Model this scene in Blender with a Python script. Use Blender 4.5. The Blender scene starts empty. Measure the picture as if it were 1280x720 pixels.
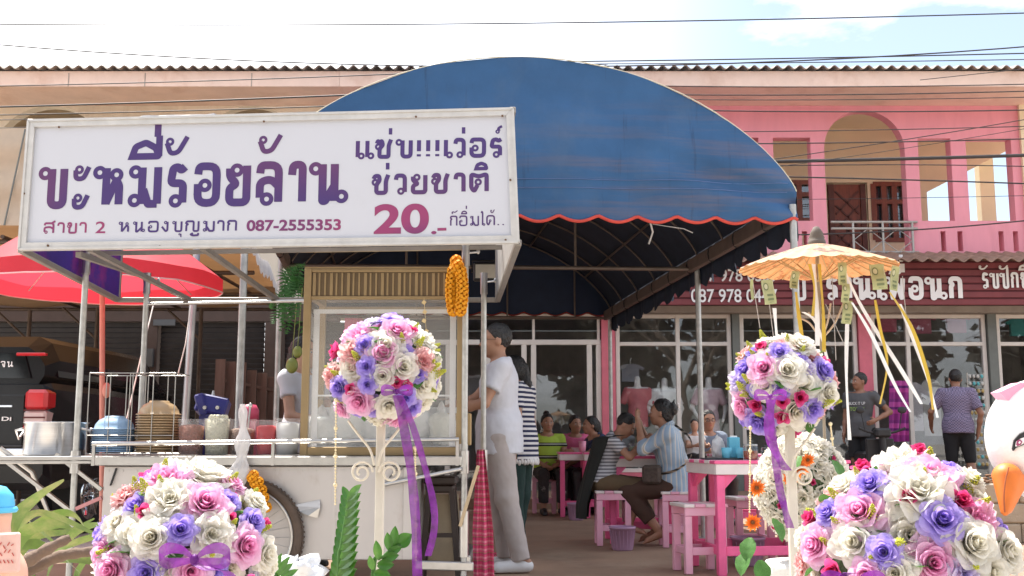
import bpy, bmesh, math, random
import numpy as np
from mathutils import Vector, Matrix

SC = bpy.context.scene
COL = SC.collection
R = math.radians
PI = math.pi

# ------------------------------------------------------------------ camera
F, CX, CY, CAMH = 1350.0, 640.0, 360.0, 0.88          # focal length in pixels of a 1280-wide picture
PITCH = math.atan(192.0 / F)
cam = bpy.data.cameras.new("camera"); camo = bpy.data.objects.new("camera", cam); COL.objects.link(camo)
cam.sensor_width = 36.0; cam.lens = 36.0 * F / 1280.0
cam.clip_start = 0.05; cam.clip_end = 2000
camo.location = (0, 0, CAMH); camo.rotation_euler = (PI / 2 + PITCH, 0, 0)
SC.camera = camo

# ------------------------------------------------------------------ world, sun, exposure
SUN_EL, SUN_AZ = R(64), R(-38)        # azimuth from +Y, positive towards +X
w = bpy.data.worlds.new("World"); SC.world = w; w.use_nodes = True
nt = w.node_tree; nt.nodes.clear()
def wn(t): return nt.nodes.new(t)
out = wn('ShaderNodeOutputWorld'); bg = wn('ShaderNodeBackground'); sky = wn('ShaderNodeTexSky')
sky.sky_type = 'NISHITA'; sky.sun_disc = False; sky.sun_elevation = SUN_EL; sky.sun_rotation = SUN_AZ
sky.air_density = 1.0; sky.dust_density = 1.2; sky.ozone_density = 1.0
tc = wn('ShaderNodeTexCoord'); mp = wn('ShaderNodeMapping'); mp.inputs['Scale'].default_value = (1.0, 1.0, 2.6)
mp.inputs['Location'].default_value = (0.55, 0.2, 0.1)
nz = wn('ShaderNodeTexNoise'); nz.inputs['Scale'].default_value = 2.6; nz.inputs['Detail'].default_value = 9; nz.inputs['Roughness'].default_value = 0.58
rp = wn('ShaderNodeValToRGB'); rp.color_ramp.elements[0].position = 0.45; rp.color_ramp.elements[1].position = 0.66; rp.color_ramp.elements[0].color = (.10, .10, .10, 1)
mx = wn('ShaderNodeMixRGB'); mx.inputs[2].default_value = (13.5, 13.5, 13.8, 1)
nt.links.new(tc.outputs['Generated'], mp.inputs[0]); nt.links.new(mp.outputs[0], nz.inputs[0]); nt.links.new(nz.outputs[0], rp.inputs[0])
nt.links.new(rp.outputs[0], mx.inputs[0]); nt.links.new(sky.outputs[0], mx.inputs[1]); nt.links.new(mx.outputs[0], bg.inputs[0])
gl = wn('ShaderNodeVectorMath'); gl.operation = 'DOT_PRODUCT'; gl.inputs[1].default_value = (-.62, .66, .42); nt.links.new(tc.outputs['Generated'], gl.inputs[0])
gr = wn('ShaderNodeMapRange'); gr.inputs['From Min'].default_value = .60; gr.inputs['From Max'].default_value = .97; gr.inputs['To Max'].default_value = .95; gr.interpolation_type = 'SMOOTHSTEP'; nt.links.new(gl.outputs['Value'], gr.inputs['Value'])
mg = wn('ShaderNodeMixRGB'); mg.inputs[2].default_value = (13.5, 13.5, 13.6, 1); nt.links.new(gr.outputs[0], mg.inputs[0]); nt.links.new(mx.outputs[0], mg.inputs[1]); nt.links.new(mg.outputs[0], bg.inputs[0])
nt.links.new(bg.outputs[0], out.inputs[0]); bg.inputs[1].default_value = 0.10
sl = bpy.data.lights.new("sun", 'SUN'); so = bpy.data.objects.new("sun", sl); COL.objects.link(so)
sl.energy = 4.5; sl.angle = R(0.53); sl.color = (1.0, 0.95, 0.87)
sd = Vector((math.sin(SUN_AZ) * math.cos(SUN_EL), math.cos(SUN_AZ) * math.cos(SUN_EL), math.sin(SUN_EL)))
so.rotation_euler = sd.to_track_quat('Z', 'Y').to_euler(); so.location = (0, 0, 30)
SC.view_settings.view_transform = 'Standard'; SC.view_settings.look = 'None'
SC.view_settings.exposure = 1.15; SC.view_settings.gamma = 1.0; SC.view_settings.use_curve_mapping = False
SC.render.engine = 'CYCLES'
SC.cycles.max_bounces = 8; SC.cycles.transparent_max_bounces = 12; SC.cycles.caustics_reflective = False; SC.cycles.caustics_refractive = False

# ------------------------------------------------------------------ picture -> place
CT, ST = math.cos(PITCH), math.sin(PITCH)
def P(px, py, Y):
    u, v = (px - CX) / F, (CY - py) / F
    k = Y / (CT - v * ST)
    return Vector((u * k, Y, CAMH + (ST + v * CT) * k))
def ray(px, py):
    u, v = (px - CX) / F, (CY - py) / F
    return Vector((u, CT - v * ST, ST + v * CT))
def G(px, py, z=0.0):
    d = ray(px, py); k = (z - CAMH) / d.z
    return Vector((0, 0, CAMH)) + d * k
def PX(px, Y, py=300): return P(px, py, Y).x
def PZ(py, Y): return P(CX, py, Y).z

# ------------------------------------------------------------------ materials
MATS = {}
def lin(c):
    return tuple((x / 12.92 if x <= 0.04045 else ((x + 0.055) / 1.055) ** 2.4) for x in c)
def M(name, col, rough=0.6, metal=0.0, var=0.12, scale=6.0, bump=0.0, bscale=40.0, col2=None, c2pos=(0.5, 0.75), transl=0.0, trcol=None, alpha=None, spec=None, coat=0.0, stretch=None):
    if name in MATS: return MATS[name]
    m = bpy.data.materials.new(name); m.use_nodes = True; t = m.node_tree; n = t.nodes; L = t.links
    b = n['Principled BSDF']; b.inputs['Roughness'].default_value = rough; b.inputs['Metallic'].default_value = metal
    if spec is not None: b.inputs['Specular IOR Level'].default_value = spec
    if coat: b.inputs['Coat Weight'].default_value = coat; b.inputs['Coat Roughness'].default_value = 0.08
    tc = n.new('ShaderNodeTexCoord'); src = tc.outputs['Object']
    if stretch:
        mp = n.new('ShaderNodeMapping'); mp.inputs['Scale'].default_value = stretch; L.new(src, mp.inputs[0]); src = mp.outputs[0]
    nz = n.new('ShaderNodeTexNoise'); nz.inputs['Scale'].default_value = scale; nz.inputs['Detail'].default_value = 6; nz.inputs['Roughness'].default_value = 0.6
    L.new(src, nz.inputs[0])
    rp = n.new('ShaderNodeValToRGB'); e = rp.color_ramp.elements
    e[0].position, e[1].position = 0.3, 0.7
    e[0].color = (*[max(0, c * (1 - var)) for c in col], 1); e[1].color = (*[min(1, c * (1 + var)) for c in col], 1)
    L.new(nz.outputs[0], rp.inputs[0]); cout = rp.outputs[0]
    if col2 is not None:
        n2 = n.new('ShaderNodeTexNoise'); n2.inputs['Scale'].default_value = scale * 0.6; n2.inputs['Detail'].default_value = 8; n2.inputs['Roughness'].default_value = 0.7
        mp2 = n.new('ShaderNodeMapping'); mp2.inputs['Location'].default_value = (3.1, 7.7, 1.3); L.new(src, mp2.inputs[0]); L.new(mp2.outputs[0], n2.inputs[0])
        r2 = n.new('ShaderNodeValToRGB'); r2.color_ramp.elements[0].position, r2.color_ramp.elements[1].position = c2pos
        L.new(n2.outputs[0], r2.inputs[0])
        mx = n.new('ShaderNodeMixRGB'); L.new(r2.outputs[0], mx.inputs[0]); L.new(cout, mx.inputs[1]); mx.inputs[2].default_value = (*col2, 1); cout = mx.outputs[0]
    L.new(cout, b.inputs['Base Color'])
    if bump:
        n3 = n.new('ShaderNodeTexNoise'); n3.inputs['Scale'].default_value = bscale; n3.inputs['Detail'].default_value = 5; L.new(src, n3.inputs[0])
        bp = n.new('ShaderNodeBump'); bp.inputs['Strength'].default_value = bump; bp.inputs['Distance'].default_value = 0.02; L.new(n3.outputs[0], bp.inputs['Height']); L.new(bp.outputs[0], b.inputs['Normal'])
    last = b.outputs[0]
    if transl:
        tr = n.new('ShaderNodeBsdfTranslucent'); ms = n.new('ShaderNodeMixShader'); ms.inputs[0].default_value = transl
        if trcol: tr.inputs[0].default_value = (*trcol, 1)
        else: L.new(cout, tr.inputs[0])
        L.new(last, ms.inputs[1]); L.new(tr.outputs[0], ms.inputs[2]); last = ms.outputs[0]
    if alpha is not None:
        tp = n.new('ShaderNodeBsdfTransparent'); ms = n.new('ShaderNodeMixShader'); ms.inputs[0].default_value = alpha
        L.new(tp.outputs[0], ms.inputs[1]); L.new(last, ms.inputs[2]); last = ms.outputs[0]
    L.new(last, n['Material Output'].inputs[0])
    m.diffuse_color = (*col, 1); MATS[name] = m
    return m
def glass(name, tint=(0.8, 0.85, 0.85), refl=0.12, rough=0.02, fres=True):
    if name in MATS: return MATS[name]
    m = bpy.data.materials.new(name); m.use_nodes = True; t = m.node_tree; n = t.nodes; L = t.links
    n.remove(n['Principled BSDF'])
    tp = n.new('ShaderNodeBsdfTransparent'); tp.inputs[0].default_value = (*tint, 1)
    gl = n.new('ShaderNodeBsdfGlossy'); gl.inputs['Roughness'].default_value = rough; gl.inputs[0].default_value = (0.95, 0.97, 1, 1)
    ms = n.new('ShaderNodeMixShader'); lw = n.new('ShaderNodeLayerWeight'); lw.inputs[0].default_value = 0.2
    ma = n.new('ShaderNodeMath'); ma.operation = 'MULTIPLY_ADD'; ma.inputs[1].default_value = 0.5; ma.inputs[2].default_value = refl; ma.use_clamp = True
    L.new(lw.outputs['Fresnel'], ma.inputs[0]); L.new(ma.outputs[0], ms.inputs[0])
    L.new(tp.outputs[0], ms.inputs[1]); L.new(gl.outputs[0], ms.inputs[2]); L.new(ms.outputs[0], n['Material Output'].inputs[0])
    MATS[name] = m; return m
def Mbands(name, stops, freq, axis='z', rough=0.8, phase=0.0, wob=0.0):
    """repeating bands: stops = [(pos, colour)...] over one period, along an object axis or round the body ('a')"""
    if name in MATS: return MATS[name]
    m = bpy.data.materials.new(name); m.use_nodes = True; t = m.node_tree; n = t.nodes; L = t.links
    b = n['Principled BSDF']; b.inputs['Roughness'].default_value = rough
    tc = n.new('ShaderNodeTexCoord'); sp = n.new('ShaderNodeSeparateXYZ'); L.new(tc.outputs['Object'], sp.inputs[0])
    if axis == 'a':
        at = n.new('ShaderNodeMath'); at.operation = 'ARCTAN2'; L.new(sp.outputs[0], at.inputs[0]); L.new(sp.outputs[1], at.inputs[1]); val = at.outputs[0]
    else: val = sp.outputs['xyz'.index(axis)]
    mu = n.new('ShaderNodeMath'); mu.operation = 'MULTIPLY_ADD'; mu.inputs[1].default_value = freq; mu.inputs[2].default_value = phase; L.new(val, mu.inputs[0]); val = mu.outputs[0]
    if wob:
        nz = n.new('ShaderNodeTexNoise'); nz.inputs['Scale'].default_value = 7; L.new(tc.outputs['Object'], nz.inputs[0])
        ad = n.new('ShaderNodeMath'); ad.operation = 'MULTIPLY_ADD'; ad.inputs[1].default_value = wob; L.new(nz.outputs[0], ad.inputs[0]); L.new(val, ad.inputs[2]); val = ad.outputs[0]
    fr = n.new('ShaderNodeMath'); fr.operation = 'FRACT'; L.new(val, fr.inputs[0])
    rp = n.new('ShaderNodeValToRGB'); rp.color_ramp.interpolation = 'CONSTANT'; els = rp.color_ramp.elements
    els[0].position = 0; els[0].color = (*stops[0][1], 1); els[1].position = stops[1][0]; els[1].color = (*stops[1][1], 1)
    for p_, c_ in stops[2:]:
        e = els.new(p_); e.color = (*c_, 1)
    L.new(fr.outputs[0], rp.inputs[0]); L.new(rp.outputs[0], b.inputs['Base Color']); MATS[name] = m
    return m

# ------------------------------------------------------------------ mesh building
class MB:
    def __init__(s): s.v = []; s.f = []; s.m = []; s.s = []
    def add(s, vs, fs, mi=0, smooth=False):
        o = len(s.v); s.v.extend([tuple(x) for x in vs])
        for f in fs: s.f.append([i + o for i in f]); s.m.append(mi); s.s.append(smooth)
    def box(s, c, size, mi=0, rot=None, ch=0.0):
        a, b, d = size[0] / 2, size[1] / 2, size[2] / 2
        c = Vector(c); rot = rot or Matrix.Identity(3)
        if ch <= 0:
            vs = [(x, y, z) for x in (-a, a) for y in (-b, b) for z in (-d, d)]
            fs = [(0, 1, 3, 2), (4, 6, 7, 5), (0, 4, 5, 1), (2, 3, 7, 6), (0, 2, 6, 4), (1, 5, 7, 3)]
        else:
            t = min(ch, a * .45, b * .45, d * .45); vs = []; ix = {}
            for sx in (-1, 1):
                for sy in (-1, 1):
                    for sz in (-1, 1):
                        for k, q in enumerate(((sx * a, sy * (b - t), sz * (d - t)), (sx * (a - t), sy * b, sz * (d - t)), (sx * (a - t), sy * (b - t), sz * d))):
                            ix[(sx, sy, sz, k)] = len(vs); vs.append(q)
            fs = []
            g = lambda x, y, z, k: ix[(x, y, z, k)]
            for q in (-1, 1):
                fs += [[g(q, -1, -1, 0), g(q, 1, -1, 0), g(q, 1, 1, 0), g(q, -1, 1, 0)], [g(-1, q, -1, 1), g(-1, q, 1, 1), g(1, q, 1, 1), g(1, q, -1, 1)], [g(-1, -1, q, 2), g(1, -1, q, 2), g(1, 1, q, 2), g(-1, 1, q, 2)]]
                for r in (-1, 1):
                    fs += [[g(q, r, -1, 0), g(q, r, -1, 1), g(q, r, 1, 1), g(q, r, 1, 0)], [g(q, -1, r, 0), g(q, -1, r, 2), g(q, 1, r, 2), g(q, 1, r, 0)], [g(-1, q, r, 1), g(-1, q, r, 2), g(1, q, r, 2), g(1, q, r, 1)]]
                    for u in (-1, 1): fs.append([g(q, r, u, 0), g(q, r, u, 1), g(q, r, u, 2)])
            vv = [Vector(x) for x in vs]; ff = []
            for f in fs:
                ce = sum((vv[i] for i in f), Vector()) / len(f); no = (vv[f[1]] - vv[f[0]]).cross(vv[f[2]] - vv[f[0]])
                ff.append(f if no.dot(ce) > 0 else f[::-1])
            fs = ff
        s.add([c + rot @ Vector(x) for x in vs], fs, mi)
    def bx(s, x0, x1, y0, y1, z0, z1, mi=0, ch=0.0): s.box(((x0 + x1) / 2, (y0 + y1) / 2, (z0 + z1) / 2), (abs(x1 - x0), abs(y1 - y0), abs(z1 - z0)), mi, None, ch)
    def bar(s, p0, p1, wd, dp, mi=0, ch=0.0, up=Vector((0, 0, 1))):
        p0, p1 = Vector(p0), Vector(p1); d = p1 - p0; L = d.length; z = d.normalized()
        if abs(z.dot(up)) > 0.98: up = Vector((0, 1, 0))
        x = up.cross(z).normalized(); y = z.cross(x)
        s.box((p0 + p1) / 2, (wd, dp, L), mi, Matrix((x, y, z)).transposed(), ch)
    def cyl(s, p0, p1, r0, r1=None, n=12, mi=0, caps=True, smooth=True):
        r1 = r0 if r1 is None else r1; s.tube([p0, p1], [r0, r1], n, mi, caps, smooth)
    def tube(s, pts, r, n=8, mi=0, caps=True, smooth=True, closed=False):
        pts = [Vector(p) for p in pts]; N = len(pts)
        rs = r if isinstance(r, (list, tuple)) else [r] * N
        tg = []
        for i in range(N):
            if closed: t = pts[(i + 1) % N] - pts[i - 1]
            else: t = pts[min(i + 1, N - 1)] - pts[max(i - 1, 0)]
            tg.append(t.normalized() if t.length > 1e-9 else Vector((0, 0, 1)))
        up = Vector((0, 0, 1)) if abs(tg[0].z) < 0.9 else Vector((0, 1, 0))
        x = up.cross(tg[0]).normalized(); vs = []
        for i in range(N):
            x = (x - tg[i] * x.dot(tg[i])); x = x.normalized() if x.length > 1e-6 else Vector((1, 0, 0)); y = tg[i].cross(x)
            for k in range(n):
                a = 2 * PI * k / n; vs.append(pts[i] + (x * math.cos(a) + y * math.sin(a)) * rs[i])
        fs = []
        for i in range(N if closed else N - 1):
            j = (i + 1) % N
            for k in range(n): fs.append([i * n + k, i * n + (k + 1) % n, j * n + (k + 1) % n, j * n + k])
        s.add(vs, fs, mi, smooth)
        if caps and not closed:
            s.add([vs[k] for k in range(n)], [list(range(n))[::-1]], mi); s.add([vs[(N - 1) * n + k] for k in range(n)], [list(range(n))], mi)
    def lathe(s, prof, c=(0, 0, 0), n=24, mi=0, smooth=True, sx=1, sy=1, rot=None):
        c = Vector(c); vs = []; rot = rot or Matrix.Identity(3)
        for r, z in prof:
            for k in range(n):
                a = 2 * PI * k / n; vs.append(c + rot @ Vector((r * sx * math.cos(a), r * sy * math.sin(a), z)))
        fs = [[i * n + k, i * n + (k + 1) % n, (i + 1) * n + (k + 1) % n, (i + 1) * n + k] for i in range(len(prof) - 1) for k in range(n)]
        s.add(vs, fs, mi, smooth)
    def ell(s, c, r, mi=0, n=14, m=9, rot=None):
        s.lathe([(max(1e-4, math.sin(PI * i / m)), -math.cos(PI * i / m)) for i in range(m + 1)], (0, 0, 0), n, mi)
        k = (m + 1) * n; rot = rot or Matrix.Identity(3); c = Vector(c)
        for i in range(len(s.v) - k, len(s.v)):
            q = s.v[i]; s.v[i] = tuple(c + rot @ Vector((q[0] * r[0], q[1] * r[1], q[2] * r[2])))
    def grid(s, fn, nu, nv, mi=0, smooth=True, wrap=False):
        vs = [fn(i / nu, j / nv) for j in range(nv + 1) for i in range(nu + 1)]
        fs = [[j * (nu + 1) + i, j * (nu + 1) + i + 1, (j + 1) * (nu + 1) + i + 1, (j + 1) * (nu + 1) + i] for j in range(nv) for i in range(nu)]
        s.add(vs, fs, mi, smooth)
    def slab(s, poly, off, mi=0):
        """extrude a planar polygon by the vector off"""
        poly = [Vector(p) for p in poly]; off = Vector(off); n = len(poly)
        nrm = Vector()
        for i in range(n): nrm += poly[i].cross(poly[(i + 1) % n])
        if nrm.dot(off) > 0: poly = poly[::-1]
        vs = poly + [p + off for p in poly]
        s.add(vs, [list(range(n)), list(range(2 * n - 1, n - 1, -1))] + [[i, i + n, (i + 1) % n + n, (i + 1) % n] for i in range(n)], mi)
    def ribbon(s, pts, side, wd, mi=0, smooth=True):
        vs = []; side = [Vector(x) for x in side] if isinstance(side, list) else [Vector(side)] * len(pts)
        wds = wd if isinstance(wd, list) else [wd] * len(pts)
        for p, d, ww in zip(pts, side, wds): vs += [Vector(p) - d * ww / 2, Vector(p) + d * ww / 2]
        s.add(vs, [[2 * i, 2 * i + 1, 2 * i + 3, 2 * i + 2] for i in range(len(pts) - 1)], mi, smooth)
    def mesh(s, name, mats, off=Vector()):
        me = bpy.data.meshes.new(name)
        me.from_pydata([(x[0] - off[0], x[1] - off[1], x[2] - off[2]) for x in s.v], [], s.f)
        for m in (mats if isinstance(mats, (list, tuple)) else [mats]): me.materials.append(m)
        me.polygons.foreach_set('material_index', s.m); me.polygons.foreach_set('use_smooth', s.s); me.update()
        return me
    def build(s, name, mats, parent=None):
        if parent is not None: off = wloc(parent)
        else:
            a = np.array(s.v); off = Vector(((a[:, 0].min() + a[:, 0].max()) / 2, (a[:, 1].min() + a[:, 1].max()) / 2, a[:, 2].min()))
        o = bpy.data.objects.new(name, s.mesh(name, mats, off)); COL.objects.link(o)
        if parent is not None: o.parent = parent
        else: o.location = off
        return o
def wloc(o):
    v = Vector(o.location)
    while o.parent: o = o.parent; v += Vector(o.location)
    return v
def tag(o, label, cat, group=None):
    o['label'] = label; o['category'] = cat
    if group: o['group'] = group
    return o
def thing(name, label, cat, loc=(0, 0, 0), group=None, rz=0.0):
    o = bpy.data.objects.new(name, None); COL.objects.link(o); o.location = loc; o.rotation_euler = (0, 0, rz); o.empty_display_size = 0.1
    return tag(o, label, cat, group)
def structure(o): o['kind'] = 'structure'; return o
def dup(root, loc=None, rz=None, label=None):
    def cp(o, par):
        c = o.copy(); COL.objects.link(c)
        if par is not None: c.parent = par
        for ch in o.children: cp(ch, c)
        return c
    r = cp(root, None)
    if loc is not None: r.location = loc
    if rz is not None: r.rotation_euler = (0, 0, rz)
    if label: r['label'] = label
    return r
def lerp(a, b, t): return a + (b - a) * t
ORD = ['topmost', 'second', 'third', 'fourth', 'fifth', 'sixth', 'seventh', 'eighth', 'ninth', 'tenth', 'eleventh', 'twelfth', 'thirteenth', 'fourteenth', 'fifteenth', 'sixteenth', 'seventeenth', 'eighteenth', 'nineteenth', 'twentieth']

# ------------------------------------------------------------------ smooth bodies from tapered limbs (distance field + surface nets)
def cap(a, b, ra, rb=None, k=None, flat=False): return ('c', Vector(a), Vector(b), ra, ra if rb is None else rb, k, flat)
def elp(c, r, rot=None, k=None): return ('e', Vector(c), Vector(r), rot or Matrix.Identity(3), k)
def sdf(prims, res=0.01, k=0.03, cuts=()):
    lo = np.full(3, 1e9); hi = np.full(3, -1e9); bb = []
    for p in prims:
        if p[0] == 'c':
            rr = max(p[3], p[4]); a = np.minimum(p[1], p[2]) - rr; b = np.maximum(p[1], p[2]) + rr
        else:
            rr = max(p[2]); a = np.array(p[1]) - rr; b = np.array(p[1]) + rr
        bb.append((a, b)); lo = np.minimum(lo, a); hi = np.maximum(hi, b)
    lo -= 3 * res; hi += 3 * res
    N = np.ceil((hi - lo) / res).astype(int) + 1
    D = np.full(N, 0.3, dtype=np.float32)
    ax = [lo[i] + res * np.arange(N[i]) for i in range(3)]
    for p, (a, b) in zip(prims, bb):
        kk = p[-2] if p[0] == 'c' else p[-1]
        kk = k if kk is None else kk
        mg = kk + 2 * res
        i0 = np.clip(np.floor((a - mg - lo) / res).astype(int), 0, N - 1); i1 = np.clip(np.ceil((b + mg - lo) / res).astype(int) + 1, 1, N)
        X, Y, Z = np.meshgrid(ax[0][i0[0]:i1[0]], ax[1][i0[1]:i1[1]], ax[2][i0[2]:i1[2]], indexing='ij')
        if p[0] == 'c':
            A, B = np.array(p[1]), np.array(p[2]); d = B - A; L2 = max(d.dot(d), 1e-9)
            t = ((X - A[0]) * d[0] + (Y - A[1]) * d[1] + (Z - A[2]) * d[2]) / L2
            tt = np.clip(t, 0, 1)
            ds = np.sqrt((X - A[0] - d[0] * tt) ** 2 + (Y - A[1] - d[1] * tt) ** 2 + (Z - A[2] - d[2] * tt) ** 2) - (p[3] + (p[4] - p[3]) * tt)
            if p[6]: ds = np.maximum(ds, (t - 1) * math.sqrt(L2))
        else:
            C, r, rot = np.array(p[1]), np.array(p[2]), np.array(p[3])
            q = np.stack([X - C[0], Y - C[1], Z - C[2]], -1) @ rot
            k0 = np.sqrt(((q / r) ** 2).sum(-1)); k1 = np.sqrt(((q / (r * r)) ** 2).sum(-1)) + 1e-9
            ds = k0 * (k0 - 1) / k1
        sub = D[i0[0]:i1[0], i0[1]:i1[1], i0[2]:i1[2]]
        h = np.maximum(kk - np.abs(sub - ds), 0) / max(kk, 1e-6)
        sub[...] = np.minimum(sub, ds) - h * h * kk * 0.25
    if cuts:
        X, Y, Z = np.meshgrid(*ax, indexing='ij')
        for pt, nrm in cuts:
            nrm = Vector(nrm).normalized()
            D = np.maximum(D, (X - pt[0]) * nrm[0] + (Y - pt[1]) * nrm[1] + (Z - pt[2]) * nrm[2])
    return nets(D, lo, res)
def nets(D, lo, res):
    nx, ny, nz = D.shape; S = np.zeros((nx - 1, ny - 1, nz - 1, 3), np.float32); C = np.zeros((nx - 1, ny - 1, nz - 1), np.float32)
    n = (nx, ny, nz)
    for a in range(3):
        o1, o2 = [i for i in range(3) if i != a]
        for d1 in (0, 1):
            for d2 in (0, 1):
                s0 = [None] * 3; s1 = [None] * 3
                s0[a] = slice(0, n[a] - 1); s1[a] = slice(1, n[a])
                for o, d in ((o1, d1), (o2, d2)): s0[o] = s1[o] = slice(d, n[o] - 1 + d)
                A, B = D[tuple(s0)], D[tuple(s1)]; cr = (A < 0) != (B < 0)
                t = np.where(cr, A / np.where(cr, A - B, 1), 0)
                C += cr; S[..., a] += t; S[..., o1] += d1 * cr; S[..., o2] += d2 * cr
    act = C > 0; idx = np.full(C.shape, -1, np.int64); idx[act] = np.arange(act.sum())
    cells = np.argwhere(act); V = lo + res * (cells + S[act] / C[act][:, None])
    faces = []
    for a in range(3):
        o1, o2 = (a + 1) % 3, (a + 2) % 3
        s0 = [slice(None)] * 3; s1 = [slice(None)] * 3
        s0[a] = slice(0, n[a] - 1); s1[a] = slice(1, n[a])
        A, B = D[tuple(s0)] < 0, D[tuple(s1)] < 0
        e = np.argwhere(A != B); e = e[(e[:, o1] > 0) & (e[:, o2] > 0) & (e[:, o1] < n[o1] - 1) & (e[:, o2] < n[o2] - 1)]
        if not len(e): continue
        fl = A[tuple(e.T)]
        def g(d1, d2):
            c = e.copy(); c[:, o1] += d1; c[:, o2] += d2; return idx[tuple(c.T)]
        q = np.stack([g(-1, -1), g(0, -1), g(0, 0), g(-1, 0)], 1)
        q[~fl] = q[~fl][:, ::-1]; faces.append(q)
    return V, np.concatenate(faces) if faces else np.zeros((0, 4), int)
def sdf_obj(name, prims, mat, parent, res=0.01, k=0.03, cuts=(), world=False):
    V, Fc = sdf(prims, res, k, cuts)
    if world: V = V - np.array(wloc(parent))
    me = bpy.data.meshes.new(name); me.from_pydata(V.tolist(), [], Fc.tolist()); me.materials.append(mat)
    me.polygons.foreach_set('use_smooth', [True] * len(me.polygons)); me.update()
    o = bpy.data.objects.new(name, me); COL.objects.link(o)
    if parent is not None: o.parent = parent
    return o

# ------------------------------------------------------------------ lettering: Thai letters as looped strokes, digits from the built-in font
def L_(x, y, dx, dy): return ('o', x, y, dx, dy)
def S_(*pts, f=0.16): return ('p', pts, f)
TH = {
 'บ': (.72, [L_(.34, .88, -1, 0), S_((.34, 1), (.34, 0), (1, 0), (1, 1))]),
 'ป': (.72, [L_(.34, .88, -1, 0), S_((.34, 1), (.34, 0), (1, 0), (1, 1.45))]),
 'ะ': (.5, [L_(0, .90, .8, .3), S_((0, .92), (.02, .70), (.6, .70), (1, 1)), L_(0, .18, .8, .3), S_((0, .2), (.02, -.02), (.6, -.02), (1, .28))]),
 'ห': (.80, [L_(.30, .88, -1, 0), S_((.30, 1), (.30, 0)), S_((.32, .03), (.74, .62)), L_(.82, .60, -.15, 1.1), S_((.76, .66), (.92, .52), (.92, 0), f=.1)]),
 'ม': (.86, [L_(.34, .88, -1, 0), S_((.34, 1), (.34, 0)), L_(.34, .1, -1, 0), S_((.40, .4), (.62, 0), (1, 0), f=.02), S_((1, 0), (1, 1))]),
 'ร': (.6, [L_(.88, .07, -1, 0), S_((.88, .02), (.88, .55), (0, .55), (.15, .96), (.5, 1), (.72, .9), (1, 1), f=.1)]),
 'อ': (.72, [L_(0, .48, 1, 0), S_((0, .52), (0, 0), (1, 0), (1, 1), (.05, 1), (0, .78), f=.2)]),
 'ย': (.68, [L_(0, .88, 1, 0), S_((0, .93), (.0, .7), (.42, .5), (.0, .4), (0, 0), (1, 0), (1, 1), f=.12)]),
 'ล': (.72, [L_(0, .08, 1, 0), S_((0, .12), (0, .55), (.6, .62), (1, .42), f=.15), S_((1, 0), (1, 1), (.05, 1), (0, .78), f=.25)]),
 'ส': (.74, [L_(0, .08, 1, 0), S_((0, .12), (0, .55), (.6, .62), (.95, .42), f=.15), S_((.95, 0), (.95, 1), (.05, 1), (0, .78), f=.25), S_((.72, .98), (1.12, 1.22))]),
 'า': (.5, [S_((0, .72), (.08, 1), (1, 1), (1, 0), f=.25)]),
 'น': (.90, [L_(.27, .88, -1, 0), S_((.27, 1), (.27, 0), (.38, 0), (.74, .42), f=.04), S_((.74, 1), (.74, 0)), L_(.74, .12, 1, 0)]),
 'เ': (.28, [S_((.1, 1), (.1, 0)), L_(.1, .07, 1, 0)]),
 'ไ': (.34, [S_((.0, 1.3), (.2, 1.5), (.5, 1.36), (.5, 0), f=.1), L_(.5, .07, 1, 0)]),
 'ช': (.78, [L_(0, .82, .45, -.9), S_((.0, .82), (.1, 1), (.38, 1), (.42, .72), (.2, .5), (.2, 0), (.84, 0), (.84, .7), (1, 1.06), f=.12)]),
 'ซ': (.8, [L_(0, .82, .45, -.9), S_((.0, .82), (.08, 1), (.2, .86), (.34, 1), (.44, .72), (.2, .5), (.2, 0), (.84, 0), (.84, .7), (1, 1.06), f=.09)]),
 'ข': (.66, [L_(0, .84, .45, -.9), S_((.0, .84), (.1, 1), (.38, .98), (.4, .75), (.2, .5), (.2, 0), (1, 0), (1, 1), f=.12)]),
 'ว': (.56, [L_(.95, .08, -1, 0), S_((.95, .03), (.95, 1), (.08, 1), (0, .75), f=.28)]),
 'ต': (.8, [L_(.40, .34, .2, .9), S_((.4, .35), (.2, 0), (0, .2), (0, 1), (.5, .86), (1, 1), (1, 0), f=.12)]),
 'ด': (.76, [L_(.40, .34, .2, .9), S_((.4, .35), (.2, 0), (0, .2), (0, 1), (1, 1), (1, 0), f=.22)]),
 'ก': (.68, [S_((.06, 0), (.06, .6), (.24, .7), (0, .8), (.12, 1), (1, 1), (1, 0), f=.16)]),
 'ง': (.56, [L_(.82, .9, -1, 0), S_((.86, .97), (.86, .1), (.6, 0), (0, .48), f=.1)]),
 'ญ': (.98, [S_((.06, 0), (.06, .6), (.2, .7), (0, .8), (.1, 1), (.62, 1), (.62, .0), (1, 0), (1, 1), f=.14), S_((.6, -.22), (.4, -.34), (.6, -.46), (1, -.42), (1, -.2), f=.08)]),
 'พ': (.95, [L_(.26, .9, -1, 0), S_((.24, 1), (.3, 0), (.6, .7), (.88, 0), (1, 1), f=.04)]),
 'ฟ': (.95, [L_(.12, .92, -1, 0), S_((.12, .97), (.2, 0), (.55, .7), (.88, 0), (1, 1.4), f=.04)]),
 'จ': (.6, [L_(.5, .3, 0, .9), S_((0, .78), (.1, 1), (.95, 1), (.95, 0), (.75, 0), (.5, .3), f=.15)]),
 ' ': (.4, []), '!': (.26, [S_((.5, 1), (.5, .32)), S_((.5, .14), (.5, 0))]), '.': (.28, [S_((.5, .1), (.5, -.02))]), '-': (.45, [S_((.1, .42), (.9, .42))]),
}
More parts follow.
